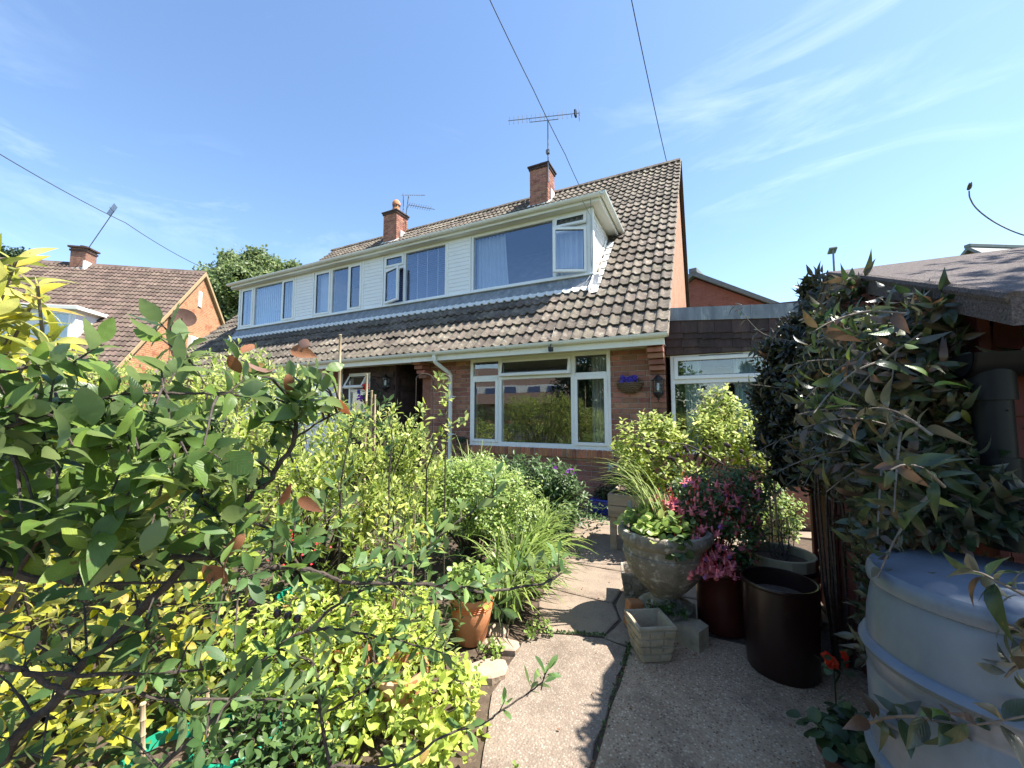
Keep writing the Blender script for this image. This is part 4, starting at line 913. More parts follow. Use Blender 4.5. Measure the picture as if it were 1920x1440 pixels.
gwo = gw.build('gable_wall', M['nb_gable'], nh)
MB().prism([hp(-.4, -HS + .3, 0), hp(-LEN, -HS + .3, 0), hp(-LEN, -HS + .3, EZ), hp(-.4, -HS + .3, EZ)], GN * .3).build('front_wall', M['nb_gable'], nh)
rd = MB().quad(hp(0, -HS, EZ), hp(0, 0, LZ), hp(-LEN, 0, LZ), hp(-LEN, -HS, EZ)); rd.quad(hp(0, HS, EZ), hp(-LEN, HS, EZ), hp(-LEN, 0, LZ), hp(0, 0, LZ))
nro = rd.build('roof', M['tile_far'], nh)
sl_len = math.hypot(HS, LZ - EZ); sv_ = (GN * HS + Vector((0, 0, LZ - EZ))).normalized(); nv_ = GD.cross(sv_)
if nv_.z < 0: nv_ = -nv_
ms = []; fb, _ = tile_mesh(M['tile_far'])
Bm = Matrix((GD, sv_, nv_)).transposed()
for r_ in range(int(sl_len / TG) + 1):
    for c in range(int(LEN / TW)):
        a = -(c + 1) * TW; s = r_ * TG - .04
        if s > sl_len - .15: continue
        if a < -1.95 and .9 < s < 3.45 and a > -7.2: continue
        m4 = Bm.to_4x4(); m4.translation = hp(a, -HS, EZ) + sv_ * (s + random.uniform(-.01, .01)) + nv_ * .005; ms.append(m4)
join_pieces(fb, ms, 'tiling', M['tile_far'], nro)
for k in range(30): MB().prism([hp(-k * .43, -.16, LZ - .10), hp(-k * .43, 0, LZ + .07), hp(-k * .43, .16, LZ - .10)], -GD * .42).build('ridge_tile', M['tile_far'], nro)
M['barge'] = pbr('barge', (.36, .25, .13), (.42, .30, .17), 8, .7)
for sgn in (-1, 1): MB().prism([hp(.02, 0, LZ + .02), hp(.02, sgn * HS, EZ + .02), hp(.02, sgn * HS, EZ - .14), hp(.02, 0, LZ - .16)], -GD * .10).build('barge_board', M['barge'], nh)
# its chimney, dormer and gable fittings
def local_mb(mb): return mb.xf(Matrix.Translation(A0) @ Matrix((GD, GN, Vector((0, 0, 1)))).transposed().to_4x4())
c0 = MB().box(-4.92, -4.36, -.28, .28, 6.6, 8.36, .01); local_mb(c0); M['nb_chimney'] = brickmat('nb_chimney', [(.20, .085, .055), (.26, .12, .075), (.13, .06, .04)], (.30, .22, .17), [tuple(GD + GN), (0, 0, 1)]); cho = c0.build('chimney', M['nb_chimney'], nh)
c1 = MB().box(-5.0, -4.28, -.35, .35, 8.36, 8.44, .01); c1.box(-4.95, -4.33, -.31, .31, 8.22, 8.30); c1.lathe([(.14, 0), (.14, .1), (0, .1)], (-4.64, 0, 8.44), 12); local_mb(c1).build('cap', M['shingle'], cho)
c2 = MB().prism([(-5.0, -.33, LZ - .42), (-4.28, -.33, LZ - .42), (-4.28, -.33, LZ - .22), (-5.0, -.33, LZ - .30)], (0, .05, 0)); c2.box(-4.37, -4.30, -.4, .12, LZ - .35, LZ + .05); local_mb(c2).build('flashing', M['leadwhite'], cho)
d0 = MB(); Yf = -HS + 1.28
d0.prism([(-1.85, Yf, 3.5), (-1.85, Yf + .0, 4.85), (-1.85, Yf + 1.25, 4.85)], (-5.2, 0, 0)); local_mb(d0); ndo = d0.build('dormer', M['clad'], nh)
d1 = MB().box(-7.2, -1.68, Yf - .2, Yf + 1.3, 4.85, 4.98, .01); local_mb(d1).build('flat_roof', M['soffit'], ndo)
for (x0, x1) in ((-2.75, -1.95), (-4.1, -3.3), (-5.6, -4.6)):
    f = MB(); rect_frame(f, x0, x1, 3.6, 4.78, Yf - .05, Yf + .02, .07); fo_ = local_mb(f).build('window', M['upvc'], ndo)
    local_mb(MB().box(x0 + .07, x1 - .07, Yf - .02, Yf - .012, 3.67, 4.71)).build('pane', M['glass'], fo_)
    cu = MB(); xs_ = np.linspace(x0 + .08, x1 - .08, 26)
    for q0, q1 in zip(xs_[:-1], xs_[1:]): cu.quad((q0, Yf - .006 + .004 * math.sin(q0 * 60), 3.67), (q1, Yf - .006 + .004 * math.sin(q1 * 60), 3.67), (q1, Yf - .006 + .004 * math.sin(q1 * 60), 4.71), (q0, Yf - .006 + .004 * math.sin(q0 * 60), 4.71))
    local_mb(cu).build('net_curtain', M['curtain'], fo_)
v0 = MB().box(-.12, -.06, -.32, -.08, 6.1, 6.8); local_mb(v0).build('vent_window', M['leadwhite'], nh)
w0 = MB().box(-.1, .06, -.95, .15, 3.75, 4.65, .01); w1 = MB().box(-.1, .01, 1.0, 1.2, 0, 2.6); local_mb(w0); wo_ = w0.build('gable_window', M['upvc'], nh)
p0 = MB().box(.062, .068, -.85, .05, 3.85, 4.55); local_mb(p0).build('pane', M['glass'], wo_)
# satellite dish on that gable
dpos = hp(-.1, -2.0, 5.15); sd_ = thing('satellite_dish', 'brown satellite dish fixed high on the neighbour gable', 'dish', tuple(dpos))
ds_ = MB(); ds_.lathe([(.01, 0), (.15, .015), (.28, .05), (.40, .11), (.41, .115), (.40, .118), (.27, .06), (.0, .012)], (0, 0, 0), 20)
ds_.xf(Matrix.Translation(dpos + GD * .38 - GN * .02) @ (GD * .55 - GN * .75 + Vector((0, 0, .35))).to_track_quat('Z', 'Y').to_matrix().to_4x4()); ds_.build('reflector', M['dish'], sd_, smooth=True)
am = MB().tube([dpos, dpos + GD * .25, dpos + GD * .36], .025, 8); am.tube([dpos + GD * .33 + Vector((0, 0, -.3)), dpos + GD * .55 - GN * .45 + Vector((0, 0, -.05))], .015, 6); am.box(0, .001, 0, .001, 0, .001); am.build('arm', M['dish'], sd_)
MB().tube([dpos + GD * .005 + GN * -.1, dpos + GD * .005 - GN * .1 + Vector((0, 0, -2.5)), dpos + GD * .005 - GN * .12 + Vector((0, 0, -5))], .012, 6).build('wire', M['dish'], sd_)

# ---- aerials and overhead wires
def yagi(name, label, base, mast_top, boom_a, boom_b, n, el, mat='alu', elem_dir=None, cradle=True, r=.012, refl=True):
    t = thing(name, label, 'aerial', tuple(base)); base, mast_top, a, b = map(Vector, (base, mast_top, boom_a, boom_b))
    MB().tube([base, mast_top], r * 1.5, 8).build('mast', M[mat], t)
    MB().tube([a, b], r, 6).build('boom', M[mat], t)
    d = (b - a).normalized(); e = Vector(elem_dir).normalized() if elem_dir else d.cross(Vector((0, 0, 1))).normalized()
    for k in range(n):
        p = a + (b - a) * (k + .3) / (n + 1.2); MB().tube([p - e * el, p + e * el], r * .85, 5).build('element', M[mat], t)
    if refl:
        for s in (-1, 1):
            for q in (.35, .75): MB().tube([b - e * el * 1.3 + Vector((0, 0, s * q * el)) - d * .05 * q, b + e * el * 1.3 + Vector((0, 0, s * q * el)) - d * .05 * q], r * .6, 5).build('reflector_rod', M[mat], t)
        q = b - d * .14; MB().box(-.03, .03, -.06, .06, -.10, .10, .01).xf(Matrix.Translation(q)).build('dipole_box', M['blackmetal'], t)
    if cradle:
        m_ = (a + b) / 2 ; lo = Vector((0, 0, -.12)); p0, p1 = m_ - d * .42, m_ + d * .42
        MB().tube([p0, p0 + lo, p1 + lo, p1], r * .9, 6).build('cradle', M[mat], t)
    return t
cy = 4.98
pb = Vector((-3.42, 4.66, 8.70))
yagi('tv_aerial', 'long rooftop television aerial on a tall mast above the nearer chimney', (-3.30, 4.66, 8.05), (-3.30, 4.66, 9.95), (-4.42, 4.3, 10.06), (-2.40, 4.95, 10.06), 15, .15, elem_dir=(-.1, .25, 1))
MB().box(-3.35, -3.25, 4.60, 4.70, 8.90, 9.02, .01).build('amplifier_box', M['alu'], bpy.data.objects['tv_aerial']).location -= ORG[bpy.data.objects['tv_aerial']] * 0
yagi('tv_aerial', 'upper level aerial on a thin mast beside the terracotta chimney pot', (-9.22, 5.2, 8.3), (-9.24, 5.2, 9.5), (-9.30, 5.2, 9.45), (-8.40, 5.4, 9.32), 9, .09, elem_dir=(-.2, .8, .6), cradle=False, refl=False)
yagi('tv_aerial', 'lower slanting aerial on a raked arm beside the terracotta chimney pot', (-9.2, 5.28, 8.45), (-9.08, 5.3, 9.40), (-9.08, 5.3, 9.07), (-8.02, 5.5, 8.74), 10, .11, elem_dir=(.2, .3, .9), cradle=False, refl=False)
na = hp(-4.5, -.2, 8.1)
yagi('tv_aerial', 'aerial on a leaning mast strapped to the neighbour chimney', na, na + Vector((1.1, .5, 1.95)), na + Vector((.75, .6, 2.0)), na + Vector((1.55, .2, 1.85)), 7, .26, elem_dir=(.3, .3, .9), mat='alu', cradle=False, refl=False, r=.011)
def wire_run(label, pts, r=.011, sag=.0):
    P = [Vector(p) for p in pts]; q = []
    for a, b in zip(P[:-1], P[1:]):
        for i in range(12):
            t = i / 12; q.append(a.lerp(b, t) - Vector((0, 0, sag * 4 * t * (1 - t))))
    q.append(P[-1]); o = MB().tube(q, r, 6).build('overhead_wire', M['cable'], loc=tuple(P[0])); return tag(o, label, 'wire')
wire_run('overhead wire passing behind the long aerial down to the ridge', [at(1090, 355, 13.2), at(1060, 290, 12.2), at(1000, 168, 10.2), at(900, -40, 8)], .011, .03)
wire_run('overhead wire dropping to the ridge near the gable top', [at(1252, 312, 11.6), at(1222, 180, 10), at(1180, -20, 8)], .011, .03)
wire_run('overhead wire running past the neighbour chimney to the tree', [at(372, 498, 23), at(236, 418, 19.5), at(-40, 265, 13)], .018, .1)

# ---- trees beyond
def D3(u, v, d): return tuple(at(u, v, d))
tree('leafy_tree', 'tall leafy green tree rising behind the neighbour gable', (at(470, 700, 27).x, at(470, 700, 27).y, 0), 12,
     [(D3(455, 540, 27), (2.6, 2.6, 1.9)), (D3(410, 570, 27), (1.9, 2.2, 2.0)), (D3(500, 515, 28), (1.7, 1.8, 1.3)), (D3(440, 500, 27), (1.0, 1.1, 1.3)), (D3(425, 490, 27), (.5, .5, .9)), (D3(490, 485, 27.5), (.5, .6, .9)), (D3(535, 530, 28), (1.3, 1.4, 1.3)), (D3(550, 500, 28), (.5, .5, .6)), (D3(470, 480, 27), (.35, .4, .8)), (D3(385, 525, 26), (.9, .9, .9)), (D3(480, 640, 27), (3.0, 2.4, 2.6)), (D3(400, 640, 26), (1.8, 2, 2.2))], M['lf_tree'], 6500, .26, .3, k=5)
tree('dark_tree', 'dark tree top peeping over the neighbour ridge', (at(25, 700, 40).x, at(25, 700, 40).y, 0), 17, [(D3(22, 478, 40), (1.5, 1.5, .8)), (D3(45, 480, 40), (1.1, 1.1, .6)), (D3(10, 500, 40), (2, 2, 1.2))], M['lf_dark'], 500, .35, .3, k=4)
# ---- roofs behind the annexe and behind the shed
M['slate'] = pbr('slate', (.13, .15, .155), (.18, .20, .20), 5, .7)
M['far_brick'] = brickmat('far_brick', [(.24, .085, .06), (.28, .10, .07), (.20, .07, .05)], (.25, .15, .12), [(1, 0, 0), (0, 0, 1)])
def far_house(label, c, w_, dpt, ez, rz, wall_m, roof_m, rot, name='far_house'):
    t = thing(name, label, 'house', c); T = Matrix.Translation(c) @ Matrix.Rotation(rot, 4, 'Z')
    b = MB().prism([(-w_ / 2, -dpt / 2, 0), (w_ / 2, -dpt / 2, 0), (w_ / 2, -dpt / 2, ez), (0, -dpt / 2, rz), (-w_ / 2, -dpt / 2, ez)], (0, dpt, 0)); b.xf(T).build('wall', wall_m, t)
    for s in (-1, 1):
        r = MB().prism([(0, -dpt / 2 - .25, rz + .05), (s * (w_ / 2 + .3), -dpt / 2 - .25, ez - .15), (s * (w_ / 2 + .3), -dpt / 2 - .25, ez - .02), (0, -dpt / 2 - .25, rz + .24)], (0, dpt + .5, 0)); r.xf(T).build('roof_slope', roof_m, t)
    r = MB().box(-.14, .14, -dpt / 2 - .27, dpt / 2 + .27, rz + .16, rz + .34, .02); r.xf(T).build('ridge_cap', roof_m, t)
    return t
q = at(1330, 774, 17.5); far_house('small red brick house with grey slate roof behind the annexe', (q.x + .5, q.y, 0), 7.2, 7, 4.2, 6.45, M['far_brick'], M['slate'], R(-14))
q = at(1985, 774, 20); far_house('grey roofed house beyond the shed roof', (q.x, q.y, 0), 8, 8, 5.6, 9.7, M['far_brick'], M['slate'], R(-60))
q = at(1562, 500, 26); sl_t = thing('street_lamp', 'thin grey street lamp behind the shed roof', 'street lamp', (q.x, q.y, 0))
top = at(1562, 468, 26)
MB().tube([(q.x, q.y, 0), (q.x, q.y, 4), tuple(top)], [.11, .09, .055], 10).build('post', M['slate'], sl_t, smooth=True)
MB().box(-.22, .22, -.16, .45, -.02, .12, .04).xf(Matrix.Translation(top) @ Matrix.Rotation(R(-20), 4, 'X')).build('lamp_head', M['slate'], sl_t)

# ---- the street side behind the viewer (seen mirrored in the windows)
oh = thing('house_across_the_road', 'brown roofed house with white dormer mirrored in the living room window', 'house', (-20, -40, 0))
MB().box(-30, -9, -46, -36.4, 0, 2.6).build('wall', brickmat('opp_brick', [(.34, .16, .1), (.4, .2, .12), (.26, .11, .07)], (.4, .32, .26), [(1, 0, 0), (0, 0, 1)]), oh)
MB().prism([(-30.5, -36, 2.4), (-30.5, -41.2, 7.4), (-30.5, -46.4, 2.4)], (22, 0, 0)).build('roof', M['tile_far'], oh)
MB().box(-28, -14, -37.5, -40, 3.5, 4.7).build('dormer', M['clad'], oh)
for x in (-27, -24.4, -21.6, -18.4, -16): MB().box(x, x + 1.5, -37.5, -37.42, 3.7, 4.5).build('window', M['blind'], oh)
tree('street_tree', 'dark leafy tree across the road mirrored in the living room window', (-7.5, -24, 0), 9, [((-7.5, -24, 5.5), (2.6, 2.6, 2.6)), ((-6.2, -23, 3.5), (2.2, 2, 2)), ((-8.5, -24, 3.2), (2, 2, 2))], M['lf_dark'], 1500, .3)
tree('street_tree', 'second leafy tree across the road mirrored beside the curtain', (-2.5, -19, 0), 8, [((-2.5, -19, 4.6), (2.2, 2.2, 2.4)), ((-1.4, -19, 2.6), (2, 2, 1.8))], M['lf_mid'], 1200, .28)
shrub('front_hedge', 'tall leafy hedge along the road behind the viewer', 'hedge', (-4.2, -8.6, 0), [((-8.4, -8.2, .95), (1.3, .6, .95)), ((-6.6, -8.5, .9), (1.4, .6, .9)), ((-4.6, -8.6, .95), (1.5, .6, 1.0)), ((-2.4, -8.8, .85), (1.4, .6, .9)), ((-.6, -8.9, .8), (1.0, .6, .8))], M['lf_mid'], SM, 2400, 4, .10, .085, nsep=0, nst=10)
shrub('side_bush', 'leafy bush on the far side of the bed below the neighbour windows', 'shrub', (-4.6, -3.0, 0), [((-4.4, -2.6, .6), (.8, .7, .6)), ((-5.6, -3.6, .6), (.9, .8, .65)), ((-4.2, -4.6, .7), (.8, .8, .7)), ((-3.2, -5.6, .7), (.8, .7, .75))], M['lf_golden'], OVS, 1300, 5, .10, .07, nsep=0, nst=20)
tree('added_shade_tree', 'unseen tree added beyond the shed to shade the water butt', (4.9, -3.2, 0), 6.2, [((3.5, -3.72, 4.6), (.85, .8, .55)), ((4.2, -3.5, 4.9), (.9, .9, .7)), ((4.9, -3.2, 5.2), (1.2, 1.1, .9))], M['lf_tree'], 1500, .10, .16, k=5, ln=.15)  # out of view; added so its crown keeps the sun off the butt

# ================================================================== shed, water butt, pots
M['redwood'] = pbr('redwood', (.085, .016, .011), (.13, .024, .016), 12, .72, .25, 50, stretch=(1, 1, .15), c3=(.05, .011, .009), s3=6)
M['felt'] = pbr('felt', (.045, .036, .034), (.19, .155, .145), 130, .95, 1.0, 200, c3=(.12, .095, .088), s3=4)
M['blackplastic'] = pbr('blackplastic', (.006, .007, .009), (.010, .011, .013), 10, .45, spec=.18)
SX, SY0, SY1 = 1.30, -4.17, -2.07; SRY, SRZ, SEZ = -3.11, 2.10, 1.63
shed = thing('garden_shed', 'red painted timber shed with grey felted roof', 'shed', (2.5, -3.1, 0))
core = MB().prism([(SX + .012, SY0 + .012, .02), (SX + .012, SY1, .02), (SX + .012, SY1, SEZ - .02), (SX + .012, SRY, SRZ - .09), (SX + .012, SY0 + .012, SEZ - .02)], (2.3, 0, 0)); shw = core.build('wall', M['redwood'], shed)
def gable_z(y): return SRZ - .08 - abs(y - SRY) * .36
for k in range(17):                                   # boards on the gable end, overlapping
    z = .03 + k * .12
    ys = [SY0, SY1]
    if z > SEZ - .05: h = max(0, (SRZ - .08 - z - .06) / .36); ys = [SRY - h, SRY + h]
    if ys[1] - ys[0] < .1: continue
    mb = MB().prism([(SX - .006, ys[0], z), (SX + .006, ys[0], z + .119), (SX + .013, ys[0], z + .119), (SX + .013, ys[0], z)], (0, ys[1] - ys[0], 0)); mb.build('board', M['redwood'], shw)
    if z < SEZ - .1:
        mb = MB().prism([(SX, SY0 - .006, z), (SX, SY0 + .006, z + .119), (SX, SY0 + .012, z + .119), (SX, SY0 + .012, z)], (2.3, 0, 0)); mb.build('board', M['redwood'], shw)
for (y, s_) in ((SY0, 1), (-2.62, 1), (SY1 - .03, 1)): MB().box(SX - .03, SX - .006, y - .018, y + .05, .02, gable_z(y) - .01, .004).build('cover_strip', M['redwood'], shw)
RX0 = 1.215
rf = MB()
def rl(y): return SRZ - abs(y - SRY) * .362
for (ya, yb) in ((SRY, -4.43), (SRY, -1.79)):
    rf.prism([(RX0, ya, rl(ya)), (RX0, yb, rl(yb)), (RX0, yb, rl(yb) - .075), (RX0, ya, rl(ya) - .075)], (2.6, 0, 0))
# the felt lies unevenly
ro_ = rf.build('roof', M['felt'], shed)
cp_ = MB().tube([(RX0 + .004, -4.43, rl(-4.43) - .012), (RX0 + .004, -3.7, rl(-3.7) - .008), (RX0 + .004, SRY, SRZ - .01), (RX0 + .004, -1.8, rl(-1.8) - .012)], .014, 8); cp_.build('felt_edge', M['felt'], ro_, smooth=True)
PX, PY = 1.252, SY0 - .088
gs = gutter_run((PX - .05, PY, 1.505), (3.6, PY, 1.505), (0, -1, 0), .058); gs.build('gutter', M['blackplastic'], shed, smooth=True)
pd = MB().tube([(PX, PY, 1.46), (PX, PY, 1.2), (PX, PY, 1.03)], .034, 20)
pd.tube([(PX, PY, 1.39), (PX, PY, 1.47)], .042, 20); pd.tube([(PX, PY, 1.20), (PX, PY, 1.25)], .040, 20); pd.build('downpipe', M['blackplastic'], shed, smooth=True)

# ---- water butt under the downpipe
M['butt'] = pbr('butt', (.100, .125, .165), (.155, .185, .230), 5, .34, .10, 30, c3=(.085, .10, .115), s3=9, t3=(.56, .72), stretch=(1, 1, .5), spec=.45)
BC = (1.140, -4.472, 0); wb = thing('water_butt', 'grey-blue plastic water butt with ribbed sides under the shed gutter', 'water butt', BC)
MB().lathe([(.0, .20), (.185, .20), (.196, .22), (.203, .32), (.208, .42), (.211, .535), (.206, .545), (.205, .552), (.206, .559), (.212, .568), (.2135, .592), (.222, .597), (.2265, .607), (.222, .617), (.2135, .622), (.2145, .70), (.2145, .765), (.209, .775), (.208, .782), (.209, .789), (.2145, .798), (.2145, .824), (.222, .828), (.2265, .838), (.221, .848), (.212, .852), (.209, .90), (.199, .955), (.189, .985), (.184, .99), (.184, .98), (.0, .98)], BC, 64).build('barrel', M['butt'], wb, smooth=True)
lid = MB().lathe([(.196, .972), (.204, .976), (.206, .988), (.203, 1.004), (.196, 1.012), (.165, 1.016), (.15, 1.022), (.0, 1.026)], BC, 64); lid.build('lid', M['butt'], wb, smooth=True)
gr = MB()
for q in range(-1, 2):
    a = R(196 + q * 150); c_ = Vector((BC[0] + .217 * math.cos(a), BC[1] + .217 * math.sin(a), .715)); t_ = Vector((-math.sin(a), math.cos(a), 0)); gr.tube([c_ + t_ * .05 + Vector((0, 0, .012)), c_, c_ - t_ * .05 - Vector((0, 0, .012))], [.006, .014, .006], 8)
gr.build('grip', M['butt'], wb, smooth=True)['kind'] = 'stuff'
MB().box(BC[0] - .17, BC[0] + .17, BC[1] - .17, BC[1] + .17, .0, .20, .02).build('stand', M['blackplastic'], wb)

# ---- stone urn
M['urn'] = pbr('urn', (.15, .13, .10), (.28, .245, .195), 14, .98, .7, 90, c3=(.50, .47, .41), s3=18, t3=(.54, .68), spec=.2)
M['concrete'] = pbr('concrete', (.29, .24, .165), (.40, .34, .245), 16, .92, .5, 90, c3=(.17, .16, .125), s3=7, t3=(.54, .74))
UC = Vector((.335, -2.86, 0))
urn = thing('stone_urn', 'weathered stone pedestal urn with rounded rim and fluted bowl', 'urn', tuple(UC))
flute = lambda q, z: .030 * abs(math.sin(q * 6)) * max(0, min(1, (z - .20) / .08)) * max(0, min(1, (.44 - z) / .06))
MB().lathe([(.0, .10), (.165, .10), (.168, .13), (.14, .145), (.095, .165), (.085, .185), (.10, .205), (.135, .24), (.185, .30), (.225, .36), (.248, .415), (.258, .44), (.262, .452), (.262, .47), (.254, .475), (.258, .52), (.276, .535), (.290, .555), (.292, .585), (.282, .605), (.262, .610), (.245, .60), (.238, .56), (.0, .55)], UC, 72, flute).build('bowl', M['urn'], urn, smooth=True)
MB().box(UC.x - .17, UC.x + .17, UC.y - .17, UC.y + .17, 0, .10, .012).build('plinth', M['concrete'], urn)
MB().lathe([(.0, .575), (.24, .57)], UC, 24).build('soil', M['soil'], urn)

# ---- square planters of little moulded stones
def square_planter(name, label, c, rot, top, bot, h, mat):
    t = thing(name, label, 'planter', c); T = Matrix.Translation(c) @ Matrix.Rotation(rot, 4, 'Z'); b = MB(); th = .018
    o = [(-1, -1), (1, -1), (1, 1), (-1, 1)]
    V = [(x * (bot - .006), y * (bot - .006), 0) for x, y in o] + [(x * (top - .006), y * (top - .006), h - .012) for x, y in o] + [(x * top, y * top, h - .012) for x, y in o] + [(x * (top - .002), y * (top - .002), h) for x, y in o] + [(x * (top - th), y * (top - th), h) for x, y in o] + [(x * (bot - th), y * (bot - th), .02) for x, y in o]
    F = [(3, 2, 1, 0)] + [(l * 4 + i, l * 4 + (i + 1) % 4, l * 4 + 4 + (i + 1) % 4, l * 4 + 4 + i) for l in range(5) for i in range(4)] + [(20, 21, 22, 23)]
    b.add(V, F); b.xf(T); bo = b.build('shell', mat, t)
    rows = 4
    for side in range(4):
        for r_ in range(rows):
            z0 = .006 + r_ * (h - .024) / rows; z1 = z0 + (h - .024) / rows - .005
            cuts = [-1, -.25 if r_ % 2 else .2, 1]
            if random.random() < .4: cuts = [-1, -.45, .35, 1]
            for a, e in zip(cuts[:-1], cuts[1:]):
                w0 = bot + (top - bot) * z0 / h; w1 = bot + (top - bot) * z1 / h; jz = [random.uniform(-.006, .006) if 0 < r_ else 0 for _ in range(4)]
                ee = .005 / bot
                P = [(a * w0 + .003, -w0 + .005, z0 + jz[0]), (e * w0 - .003, -w0 + .005, z0 + jz[1]), (e * w1 - .003, -w1 + .005, z1 + jz[1]), (a * w1 + .003, -w1 + .005, z1 + jz[0])]
                Q = [((p[0] - (a + e) / 2 * w0) * .93 + (a + e) / 2 * w0, p[1] - .009, (p[2] - (z0 + z1) / 2) * .78 + (z0 + z1) / 2) for p in P]
                s = MB().add(P + Q, [(4, 5, 6, 7)] + [(i, (i + 1) % 4, 4 + (i + 1) % 4, 4 + i) for i in range(4)]); s.xf(T @ Matrix.Rotation(R(90) * side, 4, 'Z')); s.build('stone_block', mat, t)
    return t
square_planter('square_planter', 'empty square concrete planter with moulded stone blocks in front of the urn', (.285, -3.245, .006), R(31), .108, .078, .195, M['concrete'])
square_planter('square_planter', 'square block-patterned planter tucked behind the urn beside the path', (.11, -2.55, .0), R(12), .115, .085, .20, M['urn'])
o = MB().box(-.05, .05, -.035, .035, 0, .16, .006).xf(Matrix.Translation((.145, -2.98, 0)) @ Matrix.Rotation(R(35), 4, 'Z') @ Matrix.Rotation(R(7), 4, 'Y')).build('loose_brick', M['brick_orange'], loc=(.145, -2.98, 0)); tag(o, 'loose red brick standing on end behind the square planter', 'brick')
o = MB().prism([(-.09, -.06, 0), (.09, -.06, 0), (.09, -.06, .12), (.04, -.06, .135), (-.09, -.06, .10)], (0, .12, 0)).xf(Matrix.Translation((.475, -3.03, 0)) @ Matrix.Rotation(R(-25), 4, 'Z')).build('broken_block', M['concrete'], loc=(.475, -3.03, 0)); tag(o, 'broken concrete block lying against the urn base', 'block')

# ---- round pots
def pot(name, label, c, r0, r1, h, mat, rim=.014, bands=(), soil=.04, prof=None, cat='pot', n=40):
    t = thing(name, label, cat, c)
    P = prof or [(0, 0), (r0, 0), (r0 + .004, .01), ((r0 * .45 + r1 * .55), h * .55), (r1 - .004, h * .86), (r1 + rim * .3, h * .88), (r1 + rim, h * .89), (r1 + rim, h * .985), (r1 + rim * .6, h), (r1 - .006, h), (r1 - .012, h - .02), (r1 - .02, h - soil)]
    MB().lathe(P, c, n).build('body', mat, t, smooth=True)
    if bands: 
        for z, r in bands: MB().lathe([(r, z - .006), (r + .006, z), (r, z + .006)], c, n).build('band', mat, t, smooth=True)
    MB().lathe([(0, h - soil + .005), (r1 - .015, h - soil)], c, 20).build('soil', M['soil'], t)
    return t
M['darkglaze'] = pbr('darkglaze', (.014, .006, .006), (.022, .009, .008), 6, .30, spec=.5, c3=(.055, .038, .03), s3=9, t3=(.58, .8)); M['redglaze'] = pbr('redglaze', (.045, .010, .008), (.065, .014, .010), 6, .35)
M['brownplastic'] = pbr('brownplastic', (.055, .022, .017), (.075, .030, .022), 9, .45)
M['orange_pot'] = pbr('orange_pot', (.56, .15, .035), (.62, .19, .05), 8, .5)
pot('tall_pot', 'large dark brown glazed pot with an empty rim beside the shed', (.93, -3.06, .006), .155, .175, .455, M['darkglaze'], .008, soil=.09, prof=[(0, 0), (.158, 0), (.163, .01), (.170, .20), (.174, .435), (.179, .440), (.180, .450), (.176, .457), (.168, .455), (.166, .43), (.160, .36)])
pot('tall_pot', 'dark red ribbed pot behind the urn holding the fuchsia', (.66, -2.72, 0), .14, .155, .40, M['redglaze'], .010)
pot('plant_pot', 'small brown plastic pot of round-leaved geranium at the water butt', (1.06, -3.86, .006), .095, .13, .20, M['brownplastic'], .008)
tp = pot('terracotta_pot', 'terracotta pot with bright orange banded rim at the bed edge', (-.70, -3.56, 0), .085, .122, .27, M['terracotta'], .0, prof=[(0, 0), (.082, 0), (.086, .012), (.108, .10), (.126, .185), (.120, .20), (.120, .235), (.128, .24), (.128, .27), (.116, .27), (.108, .24)])
for z in (.204, .214, .224): MB().lathe([(.120, z - .005), (.126, z), (.120, z + .005)], (-.70, -3.56, 0), 40).build('band', M['orange_pot'], tp, smooth=True)
pot('terracotta_pot', 'plain terracotta pot half hidden under the lime leaves', (-.66, -4.22, 0), .08, .11, .22, M['terracotta'])
pot('terracotta_pot', 'tipped terracotta pot among dry stems under the dark branch', (-1.02, -4.18, 0), .09, .12, .24, M['terracotta'])
M['woodbarrel'] = pbr('woodbarrel', (.38, .32, .20), (.46, .40, .26), 20, .8, .2, 60, stretch=(1, 1, .2))
hb = thing('half_barrel', 'pale wooden half barrel planter beyond the dark pot', 'planter', (1.02, -2.40, 0))
for k in range(16):
    a = R(22.5 * k); s = MB().box(-.044, .044, -.010, .010, 0, .42, .004); s.xf(Matrix.Translation((1.02 + .2 * math.cos(a), -2.40 + .2 * math.sin(a), 0)) @ Matrix.Rotation(a + R(90), 4, 'Z')); s.build('stave', M['woodbarrel'], hb)
for z in (.10, .32): MB().lathe([(.213, z), (.216, z), (.216, z + .03), (.213, z + .03)], (1.02, -2.40, 0), 32).build('hoop', M['blackmetal'], hb)
MB().lathe([(0, .36), (.19, .36)], (1.02, -2.40, 0), 20).build('soil', M['soil'], hb)
# ---- raised timber trough and blue trough by the wall
M['greywood'] = pbr('greywood', (.26, .21, .15), (.36, .30, .22), 14, .85, .4, 60, stretch=(.2, 1, 1), c3=(.18, .15, .10), s3=8)
tr = thing('timber_trough', 'raised weathered timber trough on legs in front of the annexe', 'planter', (.45, -1.35, 0))
for k in range(2): MB().box(-.30, 1.15, -1.66, -1.635, .33 + k * .115, .44 + k * .115, .004).build('plank', M['greywood'], tr); MB().box(-.30, 1.15, -1.09, -1.065, .33 + k * .115, .44 + k * .115, .004).build('plank', M['greywood'], tr)
for x in (-.30, 1.125): MB().box(x, x + .025, -1.634, -1.091, .33, .555, .004).build('end_board', M['greywood'], tr)
for x in (-.29, 1.08):
    for y in (-1.632, -1.15): MB().box(x, x + .06, y, y + .06, 0, .33, .004).build('leg', M['greywood'], tr)
MB().box(-.28, 1.12, -1.63, -1.095, .40, .53).build('soil', M['soil'], tr)
M['blueglaze'] = pbr('blueglaze', (.012, .03, .26), (.02, .05, .36), 8, .22, spec=.6)
